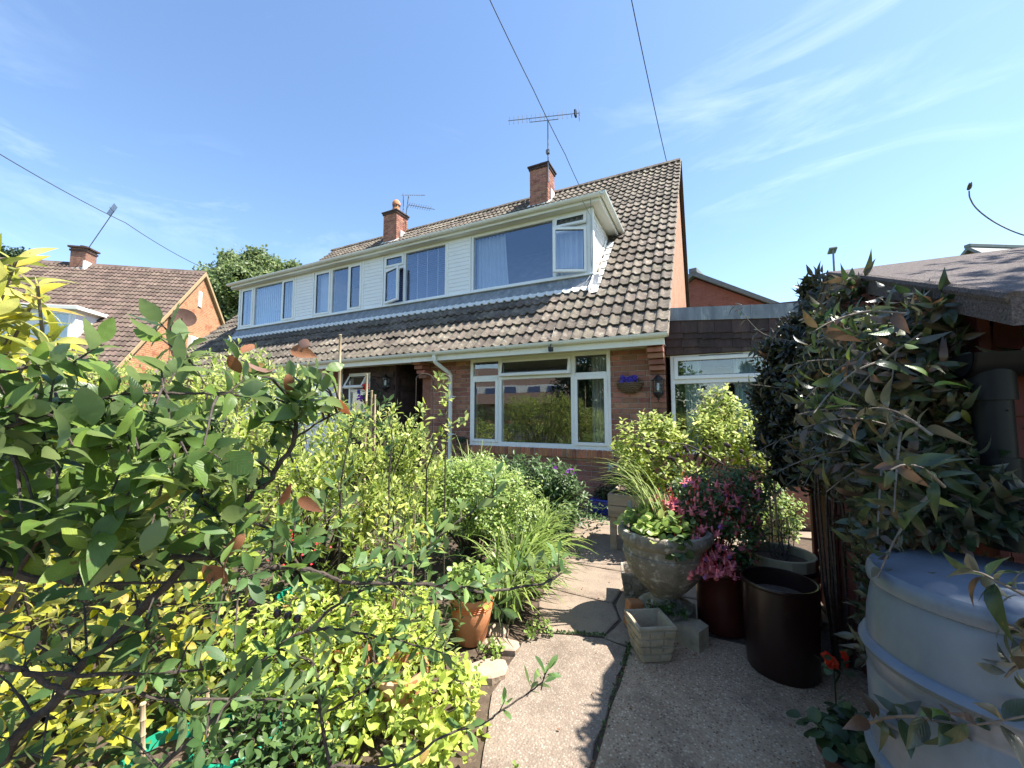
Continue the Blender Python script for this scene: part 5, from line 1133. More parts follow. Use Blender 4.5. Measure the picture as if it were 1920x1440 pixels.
bt = thing('blue_trough', 'bright blue glazed trough on the paving against the house wall', 'planter', (-.50, -.26, 0))
MB().prism([(-.78, -.36, .012), (-.26, -.36, .012), (-.22, -.40, .19), (-.82, -.40, .19)], (0, .24, 0)).build('body', M['blueglaze'], bt); MB().box(-.835, -.205, -.415, -.14, .185, .21, .006).build('rim', M['blueglaze'], bt)
# ---- green plastic pots under the shrubs, bamboo canes, crook
M['greenplastic'] = pbr('greenplastic', (.01, .22, .13), (.015, .28, .17), 8, .4)
for (u, v, d, s, lab) in ((850 // 2 + 20, 1390, 1.5, 1.0, 'green plastic trug under the yellow shrub'), (310, 1425, 1.45, .9, 'green plastic pot at the foot of a cane'), (650, 1190, 2.1, .9, 'green plastic pot among the lime leaves'), (565, 1120, 2.4, .9, 'green plastic pot behind the forked branch')):
    p = at(u, v, d); z = max(0, p.z - .14); pot('green_pot', lab, (p.x, p.y, z if z < .02 else 0), .10 * s, .14 * s, max(.12, p.z + .03), M['greenplastic'], .006, n=24)
def cane(label, p0, p1, r=.008):
    p0 = Vector(p0); p1 = Vector(p1); mb = MB(); n = 7; pts = []; rs_ = []
    for i in range(n + 1):
        q = p0.lerp(p1, i / n); pts += [q - (p1 - p0).normalized() * .004, q, q + (p1 - p0).normalized() * .004]; rs_ += [r, r * 1.22, r]
    o = mb.tube(pts, rs_, 8).build('bamboo_cane', M['cane'], loc=tuple(p0), smooth=True); return tag(o, label, 'cane', 'bamboo canes in the bed')
def foot(u, v, d): q = at(u, v, d); return (q.x, q.y, 0)
cane('tall bamboo cane standing in front of the roof gutter', foot(641, 690, 3.1), at(638, 628, 3.1), .010)
cane('bamboo cane beside the small open porch window', foot(688, 740, 3.6), at(688, 702, 3.6), .009)
cane('short pale cane left of a matching one near the red flowers', foot(701, 760, 3.5), at(697, 733, 3.5), .009)
cane('short pale cane leaning by the dark hung tiles', foot(707, 760, 3.45), at(703, 741, 3.5), .009)
cane('thin cane rising from the golden shrub', foot(476, 850, 2.6), at(474, 770, 2.6), .008)
cane('thin cane beside the box mound', foot(772, 1000, 2.6), at(779, 905, 2.6), .008)
cane('pale cane in the green trug below the dark branch', foot(272, 1440, 1.35), at(268, 1320, 1.35), .008)
cane('pale cane near the white stems under the branch', foot(392, 1440, 1.5), at(388, 1290, 1.5), .008)
cane('thin cane carrying dry leaves in the golden shrub', foot(448, 720, 2.9), at(452, 700, 2.9), .007)
ck = thing('shepherd_crook', 'rusty metal crook with a hanging chain before the porch', 'crook', foot(812, 800, 4.6)); q = Vector(foot(812, 800, 4.6)); tq = at(812, 712, 4.6)
arc = [tq + RT * (-.10 * (1 - math.cos(a)) * 1.0) + Vector((0, 0, .07 * math.sin(a))) for a in np.linspace(0, math.pi * 1.05, 10)]
MB().tube([q, Vector((q.x, q.y, tq.z - .2)), tq] + arc[1:], .007, 8).build('rod', M['bark'], ck, smooth=True)
arc2 = [tq + RT * (.10 * (1 - math.cos(a))) + Vector((0, 0, .07 * math.sin(a))) for a in np.linspace(0, math.pi * 1.05, 10)]
MB().tube(arc2, .007, 8).build('hook', M['bark_grey'], ck, smooth=True)
chn = MB(); e = arc[-1]
for k in range(12): chn.tube([e + Vector((0, 0, -.03 * k)), e + Vector((.004, 0, -.03 * k - .028))], .004, 5)
chn.build('chain', M['bark'], ck)
# ---- wall baskets
M['wicker'] = pbr('wicker', (.10, .065, .035), (.21, .14, .08), 40, .8, .6, 120, stretch=(1, 1, 3))
wbk = thing('wall_basket', 'half-round wicker wall basket of violet flowers beside the window', 'basket', (-.335, -.0, 1.64))
for k in range(6):
    z = 1.635 + .13 * (k / 5) ** 1.0; rr = .175 * math.sqrt(max(.06, 1 - ((1.775 - z) / .15) ** 2)); MB().tube([(-.335 + rr * math.cos(a), -.01 - rr * .8 * abs(math.sin(a)), z + .003 * math.sin(a * 14 + k * 2)) for a in np.linspace(math.pi, 2 * math.pi, 22)], .0135, 6).build('weave', M['wicker'], wbk, smooth=True)
lin = MB()
for k in range(9):
    a = math.pi + math.pi * k / 8; lin.quad((-.335 + .165 * math.cos(a), -.01 + .135 * math.sin(a), 1.765), (-.335 + .165 * math.cos(a + .39), -.01 + .135 * math.sin(min(a + .39, 2 * math.pi)), 1.765), (-.335 + .05 * math.cos(a + .39), -.01 + .04 * math.sin(min(a + .39, 2 * math.pi)), 1.63), (-.335 + .05 * math.cos(a), -.01 + .04 * math.sin(a), 1.63))
lin.build('liner', M['soil'], wbk)
cb = thing('wall_basket', 'pointed wicker cone basket hanging by the white downpipe', 'basket', (-3.11, 0, .64))
for k in range(9):
    z = .64 + k * .026; rr = .02 + k * .0125; MB().tube([(-3.11 + rr * math.cos(a), -.012 - rr * abs(math.sin(a)), z) for a in np.linspace(math.pi, 2 * math.pi, 14)], .0125, 6).build('weave', M['wicker'], cb, smooth=True)
# ---- curtains and blinds behind the glass
def curtain(label, x0, x1, y, z0, z1, mat, folds=9, amp=.03, flare=0.0):
    mb = MB(); n = folds * 8
    for i in range(n + 1):
        t = i / n; x = x0 + (x1 - x0) * t; yy = y + amp * math.sin(t * folds * 2 * math.pi + .6 * math.sin(t * 5)) ; mb.v += [(x + flare * (1 - t) * 0, yy, z1), (x + flare * t, yy * 1.0 + .004, z0)]
    mb.f = [(2 * i, 2 * i + 1, 2 * i + 3, 2 * i + 2) for i in range(n)]
    o = mb.build('curtain', mat, loc=((x0 + x1) / 2, y, z0), smooth=True, angle=R(80)); return tag(o, label, 'curtain')
curtain('beige curtain at the right of the living room window', -.92, -.62, .16, .86, 2.2, M['curtain_beige'], 6)
curtain('narrow pale curtain at the left of the living room window', -2.52, -2.40, .16, .86, 2.2, M['curtain'], 3)
curtain('white curtain drawn left in the largest dormer window', -3.42, -2.78, DY + .17, 3.72, 4.82, M['curtain'], 8, flare=.08)
curtain('white curtain behind the open casement of the dormer end', -1.82, -1.12, DY + .17, 3.72, 4.82, M['curtain'], 7)
curtain('white curtain in the triple dormer window', -8.0, -7.50, DY + .15, 3.72, 4.82, M['curtain'], 6)
curtain('pale green pleated curtain at the left of the annexe window', .36, .56, .22, .86, 2.1, M['curtain_green'], 7, .02)
curtain('pale green curtain at the right of the annexe window', .95, 1.42, .22, .86, 2.1, M['curtain_green'], 9, .02)
vbl = thing('vertical_blind', 'pale blue vertical blind in the far dormer window', 'blind', (-9.9, DY + .14, 3.72))
x = -11.02
while x < -8.8:
    MB().quad((x, DY + .15, 3.73), (x + .088, DY + .135, 3.73), (x + .088, DY + .135, 4.82), (x, DY + .15, 4.82)).build('slat', M['vblind'], vbl); x += .085
hbl = thing('venetian_blind', 'dark blue slatted blind with pale tapes in the dormer', 'blind', (-4.6, DY + .12, 3.72))
for k in range(26):
    z = 3.75 + k * .041
    MB().quad((-5.68, DY + .105, z), (-4.06, DY + .105, z), (-4.06, DY + .125, z + .034), (-5.68, DY + .125, z + .034)).build('slat', M['blind'], hbl)
for x in (-4.88, -4.62, -4.34): MB().box(x, x + .014, DY + .098, DY + .101, 3.74, 4.82).build('tape', M['curtain'], hbl)

# ================================================================== planting: left bed
V3 = lambda *a: np.array(a, float)
def poly_branch(pts, r0, r1, sub=5):
    """smooth a list of points (Catmull-Rom), taper from r0 to r1"""
    P = [Vector(p) for p in pts]; P = [P[0] * 2 - P[1]] + P + [P[-1] * 2 - P[-2]]; o = []
    for i in range(1, len(P) - 2):
        for k in range(sub):
            t = k / sub; a, b, c, d = P[i - 1:i + 3]
            o.append(.5 * ((2 * b) + (c - a) * t + (2 * a - 5 * b + 4 * c - d) * t * t + (3 * b - a - 3 * c + d) * t ** 3))
    o.append(P[-2]); n = len(o); return o, [r0 + (r1 - r0) * (i / (n - 1)) for i in range(n)]
ft = thing('fruit_tree', 'spreading young fruit tree with dark branches and glossy leaves over the bed', 'tree', (at(-150, 1440, .85).x, at(-150, 1440, .85).y, 0))
BRN = [  # (u, v, depth) along each branch, radii
    ([(-330, 2300, .8), (-160, 1600, .80), (0, 1425, .84), (112, 1297, .88), (262, 1147, .93), (360, 1045, .97), (440, 967, 1.0), (482, 922, 1.02), (515, 886, 1.04), (554, 822, 1.06), (546, 770, 1.07), (538, 742, 1.07)], .020, .006),
    ([(-160, 1040, .72), (-40, 1062, .76), (41, 1076, .80), (131, 1091, .84), (200, 1075, .87), (262, 1050, .90), (345, 1046, .94), (470, 1056, .99), (560, 1066, 1.03), (606, 1076, 1.06), (653, 1093, 1.09), (760, 1093, 1.14), (860, 1102, 1.2), (905, 1110, 1.23), (985, 1100, 1.29), (1025, 1092, 1.32), (1054, 1074, 1.34)], .014, .004),
    ([(131, 1091, .84), (250, 1094, .88), (350, 1090, .92), (470, 1080, .98), (530, 1040, 1.02), (590, 1000, 1.08)], .006, .002),
    ([(-60, 1225, .74), (0, 1245, .76), (71, 1264, .79), (150, 1265, .83), (260, 1262, .87), (380, 1255, .92)], .012, .003),
    ([(71, 1264, .79), (100, 1290, .80), (170, 1300, .83), (250, 1290, .86), (300, 1310, .88), (460, 1312, .94), (560, 1310, 1.0)], .009, .003),
    ([(440, 967, 1.0), (520, 1000, 1.05), (560, 1020, 1.08), (600, 990, 1.12), (650, 940, 1.18)], .006, .002),
    ([(300, 1440, .95), (420, 1330, 1.0), (470, 1260, 1.03), (573, 1183, 1.08), (673, 1187, 1.12), (760, 1205, 1.16), (836, 1227, 1.19)], .010, .003),
    ([(573, 1183, 1.08), (640, 1130, 1.12), (760, 1060, 1.2), (830, 1000, 1.26), (905, 945, 1.32), (935, 925, 1.35)], .007, .002),
    ([(560, 1500, 1.15), (620, 1440, 1.18), (700, 1440, 1.22), (761, 1428, 1.25), (830, 1381, 1.30), (903, 1357, 1.35), (936, 1336, 1.38), (978, 1308, 1.41), (1016, 1279, 1.44), (1022, 1262, 1.45)], .008, .003),
    ([(-120, 720, .64), (0, 696, .68), (92, 686, .72), (142, 688, .75)], .006, .002),
    ([(-60, 830, .66), (87, 775, .72), (206, 746, .78), (248, 738, .80), (325, 738, .84), (396, 738, .88), (470, 745, .92)], .007, .003),
    ([(-40, 860, .68), (58, 833, .72), (164, 810, .77), (237, 810, .80), (300, 830, .84), (327, 844, .85)], .006, .002),
    ([(310, 740, .83), (308, 710, .84), (302, 690, .85)], .003, .0015), ([(396, 738, .88), (360, 680, .90), (340, 645, .92)], .003, .0015),
    ([(438, 970, 1.0), (400, 960, .99), (340, 870, .97), (300, 850, .95)], .005, .002), ([(482, 922, 1.02), (430, 850, 1.04), (390, 820, 1.05), (330, 800, 1.05)], .005, .002),
    ([(554, 822, 1.06), (600, 790, 1.08), (640, 770, 1.1)], .005, .002), ([(112, 1297, .88), (150, 1240, .9), (230, 1200, .93), (300, 1170, .96)], .005, .002),
    ([(620, 1440, 1.2), (600, 1340, 1.22), (590, 1250, 1.24), (560, 1230, 1.25)], .009, .003), ([(600, 1340, 1.22), (660, 1310, 1.25), (720, 1270, 1.28)], .006, .002)]
tw_p, tw_d, tw_big, allb = [], [], [], []
for pts, r0, r1 in BRN:
    P, RR = poly_branch([at(*p) for p in pts], r0 * .62, r1 * .75)
    for i in range(1, len(P) - 1): P[i] = P[i] + Vector(rvec(1)[0]) * RR[i] * .7
    MB().tube(P, RR, 8).build('branch', M['bark'], ft, smooth=True); allb.append(P)
    acc = 0; L_ = [0]
    for a, b in zip(P[:-1], P[1:]): L_.append(L_[-1] + (b - a).length)
    s = .10
    while s < L_[-1]:
        i = next(j for j in range(1, len(L_)) if L_[j] >= s); t = (P[i] - P[i - 1]).normalized(); p = P[i - 1].lerp(P[i], (s - L_[i - 1]) / max(1e-6, L_[i] - L_[i - 1]))
        u_, _ = onscreen(np.array([p])); du = (p - CAM).dot(RT) / max(.1, (p - CAM).dot(FW))
        q = Vector(rvec(1)[0]); q = (q - t * q.dot(t)).normalized(); d = (t * .5 + q * .8 + Vector((0, 0, .55))).normalized(); ln = random.uniform(.02, .09)
        if p.z > .35 or random.random() < .3:
            
            hi = p.z > 1.08
            if du < -.75 and not hi and random.random() < .55: s += .04; continue
            tw_p.append(p + d * ln); tw_d.append(d); tw_big.append(du < -.75 and hi)
        s += random.uniform(.035, .07)
    tw_p.append(P[-1]); tw_d.append((P[-1] - P[-2]).normalized()); tw_big.append((P[-1] - CAM).dot(RT) / (P[-1] - CAM).dot(FW) < -.7)
# the dense leafy part on the left
def region(n, u0, u1, v0, v1, d0, d1, cond=None):
    o = []
    while len(o) < n:
        u, v, d = random.uniform(u0, u1), random.uniform(v0, v1), random.uniform(d0, d1)
        if cond is None or cond(u, v): o.append(np.array(at(u, v, d)))
    return np.array(o)
top_line = lambda u: np.interp(u, [-60, 60, 150, 250, 330, 400, 470], [690, 700, 735, 750, 735, 765, 800])
rg = region(128, -60, 440, 650, 1020, .66, 1.05, lambda u, v: v > top_line(u) + 15 and (u < 330 or v < 900))
rg = np.concatenate([rg, region(16, 470, 610, 690, 785, 1.0, 1.1), region(8, 350, 470, 870, 985, .92, 1.0)])
mb = MB()
for p in rg:
    p = Vector(p); near = min((q for P in allb for q in P), key=lambda q: (q - p).length); m_ = near.lerp(p, .5) + Vector((0, 0, .02)); mb.tube([near, m_, p], [.0035, .0025, .0015], 5, cap=False)
rdir = rvec(len(rg)) * .6 + V3(0, 0, .5) + np.array(RT) * .35
tw_p = np.array([list(p) for p in tw_p]); tw_d = np.array([list(p) for p in tw_d]); tw_big = np.array(tw_big)
for p, d in zip(tw_p, tw_d): mb.tube([Vector(p) - Vector(d) * .06, Vector(p)], [.0025, .0012], 5, cap=False)
mb.build('twig', M['bark'], ft)['kind'] = 'stuff'
A = sprig(np.concatenate([tw_p[tw_big], rg]), np.concatenate([tw_d[tw_big], rdir]), 6, .05, .064, (30, 80), .5, .38)
leaves(ft, M['lf_apple'], OV, *A, nsep=170)
lo = region(46, -40, 470, 960, 1440, .78, 1.05)
B_ = [np.concatenate(q) for q in zip(sprig(tw_p[~tw_big], tw_d[~tw_big], 6, .035, .064, (25, 70), .4, .28), sprig(lo, rvec(46) * .6 + V3(0, 0, .5), 4, .035, .058, (30, 75), .4, .3))]
mb = MB()
for p in lo:
    p = Vector(p); near = min((q for P in allb for q in P), key=lambda q: (q - p).length); mb.tube([near, near.lerp(p, .5) + Vector((0, 0, .015)), p], [.003, .002, .0012], 5, cap=False)
mb.build('twig', M['bark'], ft)['kind'] = 'stuff'
leaves(ft, M['lf_apple2'], OBO, *B_, nsep=125)
# a few browned leaves
bp_ = np.array([list(at(*q)) for q in ((545, 905, .98), (560, 935, .99), (460, 1000, .95), (430, 1040, .93), (380, 1060, .9), (505, 960, .98), (620, 745, 1.05), (735, 1130, 1.1), (475, 645, .98), (520, 690, 1.0), (545, 655, 1.02), (560, 640, 1.0), (540, 700, 1.0), (430, 665, .95))])
leaves(ft, M['lf_brown'], OV, bp_, rvec(len(bp_)) * .6 + V3(0, 0, -.6), rvec(len(bp_)) - np.array(FW) * .5, rng.uniform(.045, .075, len(bp_)), nsep=14, name='dry_leaf')
for q in ((540, 1155, 1.1), (557, 1160, 1.1), (520, 1150, 1.08), (470, 1130, 1.0)):
    p = at(*q); MB().lathe([(0, -.011), (.008, -.008), (.011, 0), (.008, .008), (0, .011)], p, 10).build('fruit', M['plum'], ft, smooth=True)

# ---- yellow elder on the left
def bl(u, v, d, *r): return (tuple(at(u, v, d)), r)
yb = at(-140, 1000, 1.6)
ye = thing('golden_elder', 'tall yellow-leaved elder at the left edge of the garden', 'shrub', (yb.x, yb.y, 0))
P = np.concatenate([region(20, -90, 75, 480, 660, 1.15, 1.45), region(8, -60, 120, 560, 690, 1.1, 1.4)])
leaves(ye, M['lf_yellow'], LAN, *sprig(P, rvec(len(P)) * .5 + V3(0, 0, .6) + np.array(RT) * .45, 7, .09, .115, (30, 75), .3, .3), nsep=90)
stems(ye, (yb.x, yb.y, 0), [tuple(p) for p in P[:10]], .014, .004, M['bark_grey'])
yb = at(120, 1300, 1.75)
ys = thing('yellow_shrub', 'low bright yellow shrub glowing through the dark branches', 'shrub', (yb.x, yb.y, 0))
P = np.concatenate([region(240, -60, 420, 950, 1440, 1.35, 2.0, lambda u, v: v > 1000 + (u > 300) * (u - 300) * .8), region(30, -60, 250, 1200, 1440, 1.15, 1.5)])
leaves(ys, M['lf_yellow'], OVS, *sprig(P, rvec(len(P)) * .8 + V3(0, 0, .7), 6, .07, .060, (30, 80), .2, .42), nsep=120)
stems(ys, (yb.x, yb.y, 0), [tuple(p) for p in P[:24]], .010, .003, M['bark'])

# ---- golden privet hedge mass in the middle
gb_ = at(600, 900, 3.0)
shrub('golden_privet', 'big loose golden-green privet bush filling the middle of the bed', 'shrub', (gb_.x, gb_.y, 0),
      [bl(560, 830, 2.75, .42, .42, .36), bl(690, 850, 2.85, .42, .42, .36), bl(450, 780, 3.0, .45, .45, .40), bl(760, 880, 3.0, .30, .35, .34), bl(620, 950, 2.4, .40, .36, .34), bl(500, 960, 2.3, .38, .36, .36), bl(730, 990, 2.4, .32, .32, .32), bl(400, 880, 2.4, .4, .4, .4)],
      M['lf_golden'], OBO, 1350, 7, .085, .056, nsep=160, dirmix=(.4, .8, .45), nst=44, ang=(22, 62), sv=.42, sr=(.012, .003))
gb2 = at(330, 800, 3.2)
shrub('privet_bush', 'green and gold bush against the neighbour roofs', 'shrub', (gb2.x, gb2.y, 0),
      [bl(330, 740, 3.3, .5, .5, .34), bl(430, 720, 3.2, .42, .4, .30), bl(520, 730, 3.1, .38, .4, .28), bl(220, 760, 3.3, .5, .5, .36), bl(100, 740, 3.2, .6, .5, .40), bl(280, 860, 2.8, .5, .5, .4), bl(150, 900, 2.5, .5, .5, .4), bl(90, 985, 2.2, .4, .4, .3), bl(270, 980, 2.1, .36, .36, .3), bl(-40, 960, 2.2, .4, .4, .35), bl(380, 1000, 2.1, .3, .3, .25)],
      M['lf_golden'], OBO, 1500, 6, .085, .06, nsep=60, dirmix=(.4, .8, .45), nst=26, ang=(25, 65), sv=.3)
# tall sprigs standing above it
for (lab, pts, k_, mt) in (('thin upright sprig of yellow-green leaves before the white downpipe', [(835, 850, 2.7), (838, 790, 2.7), (830, 740, 2.7), (826, 705, 2.7)], 15, 'lf_golden'), ('leaning yellow-green sprig reaching towards the living room window', [(800, 880, 2.6), (820, 830, 2.6), (850, 795, 2.6), (878, 788, 2.6)], 8, 'lf_golden'),
                           ('yellow sprig beside the hanging chain', [(740, 880, 2.6), (765, 820, 2.6), (785, 780, 2.6), (790, 762, 2.6)], 8, 'lf_lime'), ('upright green sprig in front of the dark hung tiles', [(730, 880, 2.3), (735, 820, 2.3), (728, 780, 2.3), (725, 765, 2.3)], 8, 'lf_mid'), ('green sprig standing above the golden privet', [(640, 900, 2.2), (655, 820, 2.2), (668, 780, 2.2)], 7, 'lf_mid')):
    Pp, RR = poly_branch([at(*p) for p in pts], .005, .0015); t = thing('tall_sprig', lab, 'plant', (Pp[0].x, Pp[0].y, 0)); MB().tube([Vector((Pp[0].x, Pp[0].y, 0))] + Pp, [.006] + RR, 6).build('stem', M['bark'], t, smooth=True)
    ii = np.linspace(2, len(Pp) - 1, k_).astype(int); Q = np.array([list(Pp[i]) for i in ii]) + rng.normal(0, .02, (k_, 3)); leaves(t, M[mt], OBO, *sprig(Q, rvec(k_) * .7 + V3(0, 0, .7), 4, .03, .062, (25, 65), .3, .25), nsep=70)
gc = thing('ground_cover', 'low leafy ground cover over the soil of the bed', 'ground cover', (-2, -3, 0)); n_ = 2600
P = np.stack([rng.uniform(-4.6, -.50, n_), rng.uniform(-6.2, -.4, n_), rng.uniform(.02, .26, n_) ** 1.0], 1); ok = (P[:, 0] < -.62) | (P[:, 1] > -2.4); P = P[ok]
leaves(gc, M['lf_mid'], OVS, *sprig(P, rvec(len(P)) * .6 + V3(0, 0, .9), 5, .05, .055, (35, 75), .4, .35), nsep=0, stuff='leaf_carpet'); gc['kind'] = 'stuff'
# ---- lime-leaved low shrub in front
lb = at(700, 1400, 1.75)
shrub('lime_currant', 'low lime-leaved currant bush spilling towards the path', 'shrub', (lb.x, lb.y, 0),
      [bl(690, 1235, 1.85, .30, .28, .20), bl(800, 1290, 1.75, .24, .24, .20), bl(590, 1290, 1.75, .30, .28, .22), bl(840, 1385, 1.62, .16, .2, .16), bl(740, 1380, 1.6, .26, .24, .18), bl(640, 1140, 2.15, .32, .3, .22), bl(500, 1200, 1.9, .3, .3, .22), bl(760, 1150, 2.2, .22, .24, .18)],
      M['lf_lime'], OVS, 900, 6, .06, .045, nsep=190, dirmix=(.5, .7, .5), nst=40, sr=(.007, .002), sv=.48)
shrub('lime_currant', 'smaller lime-leaved bush under the dark branch by the green pots', 'shrub', (at(420, 1400, 1.6).x, at(420, 1400, 1.6).y, 0),
      [bl(470, 1390, 1.5, .22, .22, .16), bl(560, 1420, 1.5, .2, .2, .15), bl(400, 1290, 1.8, .26, .24, .18)], M['lf_mid'], OVS, 200, 6, .06, .05, nsep=60, nst=12, sr=(.007, .002))
# ---- box-like mound, dark-leaved plant by the wall, striped grass
shrub('box_mound', 'rounded pale green clipped mound beside the path', 'shrub', (at(890, 1000, 3.5).x, at(890, 1000, 3.5).y, 0),
      [bl(885, 935, 3.45, .52, .48, .36), bl(950, 950, 3.4, .34, .34, .30), bl(825, 940, 3.4, .40, .4, .36), bl(880, 905, 3.7, .4, .4, .28)], M['lf_mound'], SM, 2300, 5, .06, .036, nsep=120, dirmix=(.8, .5, .4), nst=24, inner=.62)
shrub('peony', 'dark glossy-leaved perennial under the living room window', 'plant', (at(1000, 950, 4.9).x, at(1000, 950, 4.9).y, 0),
      [bl(1000, 895, 4.9, .46, .36, .30), bl(1045, 925, 4.7, .34, .3, .30), bl(945, 890, 5.0, .36, .3, .24), bl(1050, 960, 4.5, .25, .25, .2)], M['lf_mid'], LAN, 420, 6, .10, .095, nsep=90, nst=16, sr=(.006, .002))
gt = thing('columbine', 'grey-green wispy plant with purple flowers at the wall base', 'plant', tuple(ground(1065, 965)))
P = region(150, 1045, 1080, 870, 985, 4.5, 4.8); leaves(gt, M['lf_mid'], SM, *sprig(P, rvec(150) * .5 + V3(0, 0, 1), 5, .06, .035, (30, 60)), nsep=10); stems(gt, tuple(ground(1065, 985)), [tuple(p) for p in P[:16]], .004, .0015, M['lf_mid'])
FL = [leaf_t(.42, .1, .3, (0, .9, 1, 0))]
def flowers(parent, pts, mat, size, k=6, name='petal', facing=None):
    pts = np.asarray(pts, float); m = len(pts); f = nrmz((facing if facing is not None else -np.array(FW) * .6 + V3(0, 0, .6)) + rng.normal(0, .35, (m, 3))); Pn, Dn, Nn, Sn = [], [], [], []
    r1 = nrmz(np.cross(f, rvec(m))); r2 = np.cross(f, r1)
    for j in range(k):
        q = 2 * math.pi * j / k + rng.uniform(0, .5, m); rad = r1 * np.cos(q)[:, None] + r2 * np.sin(q)[:, None]; Pn.append(pts); Dn.append(rad + f * .35); Nn.append(f); Sn.append(np.full(m, size) * rng.uniform(.8, 1.2, m))
    o = leaves(parent, mat, FL, np.concatenate(Pn), np.concatenate(Dn), np.concatenate(Nn), np.concatenate(Sn), nsep=0, stuff=name); return o
flowers(gt, [at(*q) for q in ((1058, 890, 4.6), (1066, 884, 4.6), (1072, 880, 4.6), (1036, 950, 4.4), (1040, 878, 4.6), (1035, 872, 4.65), (1076, 888, 4.6))], M['purple'], .028, name='flower')
def blades(name, label, base_pts, n, ln, wd, mat, lean, spread=.9, nsep=70, cat='plant', up=1.0, parent=None):
    """arching strap leaves with a centre fold"""
    c0 = Vector(base_pts[0]); t = parent or thing(name, label, cat, tuple(c0)); rest = MB(); lvs = []
    for i in range(n):
        b = Vector(base_pts[i % len(base_pts)]) + Vector((random.uniform(-.07, .07), random.uniform(-.07, .07), 0)); a = random.uniform(0, 6.28); h = Vector((math.cos(a), math.sin(a), 0)) * spread * random.uniform(.3, 1) + Vector(lean)
        L_ = ln * random.uniform(.55, 1.1); mb = MB() if i < nsep else rest; p = b.copy(); d = (h * .35 + Vector((0, 0, up))).normalized(); side = d.cross(Vector((0, 0, 1))); side = side.normalized() if side.length > .01 else Vector((1, 0, 0)); V = []; seg = 8; w0 = wd * random.uniform(.7, 1.2)
        for s in range(seg + 1):
            w_ = w0 * math.sin(math.pi * min(.97, .22 + .78 * s / seg)) ** .8; up_ = side.cross(d); V += [p - side * w_ + up_ * w_ * .3, p, p + side * w_ + up_ * w_ * .3]; d = (d + h * (.10 + .03 * s) * 1.0 + Vector((0, 0, -.055 - .035 * s))).normalized(); p = p + d * (L_ / seg)
            if p.z < .012: p.z = .012
        F = [];
        for s in range(seg): F += [(3 * s, 3 * s + 1, 3 * s + 4, 3 * s + 3), (3 * s + 1, 3 * s + 2, 3 * s + 5, 3 * s + 4)]
        mb.add(V, F)
        if i < nsep: mb.build('blade', M[mat], t, smooth=True, angle=R(80))
        else: lvs += [random.random()] * len(V)
    if rest.v:
        o = rest.build('blades' if False else 'tuft', M[mat], t, smooth=True, angle=R(80)); o['kind'] = 'stuff'; o.data.attributes.new('lv', 'FLOAT', 'POINT').data.foreach_set('value', lvs)
    return t
GB = [(-.66, -3.08, 0), (-.70, -2.85, 0), (-.74, -2.60, 0), (-.78, -2.36, 0), (-.62, -3.25, 0), (-.82, -2.75, 0)]
blades('striped_grass', 'clump of long arching striped leaves overhanging the path', GB, 420, .62, .011, 'lf_strap', (.30, -.16, 0), .75, 110, up=1.15)
GB2 = [(-.98, -1.75, 0), (-1.0, -1.5, 0), (-.95, -2.0, 0), (-1.05, -1.25, 0)]
blades('daylily', 'clump of light green strap leaves beyond the striped grass', GB2, 240, .58, .010, 'lf_strap', (.18, -.1, 0), .7, 50)
blades('crocosmia', 'upright grassy shoots behind the clipped mound', [tuple(at(905, 870, 4.4)[:2]) + (0,), tuple(at(870, 870, 4.5)[:2]) + (0,)], 80, 1.05, .010, 'lf_strap', (0, 0, 0), .25, 20, up=2.2)
# plants in the pots at the left
shrub('pot_plant', 'pale leafy plant growing in the orange-rimmed pot', 'plant', (-.70, -3.56, .22), [((-.70, -3.55, .34), (.15, .15, .12))], M['lf_mound'], RND, 70, 5, .05, .045, nsep=50, nst=10, sr=(.004, .0015))
shrub('bed_weed', 'small weeds along the bed edge by the stepping stones', 'plant', (-.47, -3.68, 0), [((-.50, -3.68, .05), (.08, .1, .05)), ((-.36, -3.33, .04), (.08, .12, .05)), ((-.52, -3.95, .05), (.08, .12, .06))], M['lf_mound'], RND, 60, 4, .03, .026, nsep=30, nst=0, low=-.1)
# hanging basket of geraniums at the porch
hk = Vector((-5.02, -.22, 1.62)); hg = thing('hanging_basket', 'hanging basket of red and purple flowers beside the porch window', 'basket', tuple(hk))
MB().lathe([(.0, -.16), (.07, -.14), (.12, -.08), (.14, 0), (.13, 0)], hk, 18).build('bowl', M['wicker'], hg, smooth=True)
ch_ = MB(); tpk = hk + Vector((0, .0, .42))
for a in (0, 2.1, 4.2): ch_.tube([hk + Vector((.135 * math.cos(a), .135 * math.sin(a), 0)), tpk], .003, 5)
ch_.tube([tpk, tpk + Vector((0, .22, 0))], .007, 6); ch_.tube([tpk + Vector((0, .0, -.0)), tpk + Vector((0, .24, -.22))], .005, 6); ch_.build('bracket', M['blackmetal'], hg)
P, Dd = blob(tuple(hk + Vector((0, 0, .06))), (.2, .2, .15), 70); leaves(hg, M['lf_mid'], RND, *sprig(P, Dd + V3(0, 0, .4), 3, .03, .05), nsep=30)
flowers(hg, [tuple(hk + Vector((random.uniform(-.06, .06), -.14, .22 + random.uniform(-.05, .05)))) for _ in range(12)], M['scarlet'], .032, name='red_bloom')
flowers(hg, [tuple(hk + Vector((-.08 + random.uniform(-.07, .07), -.17, -.0 + random.uniform(-.05, .05)))) for _ in range(14)], M['purple'], .03, name='purple_bloom')
flowers(hg, [tuple(hk + Vector((-.18 + random.uniform(-.04, .04), -.12, .14 + random.uniform(-.05, .05)))) for _ in range(8)], M['blueviolet'], .028, name='blue_bloom')
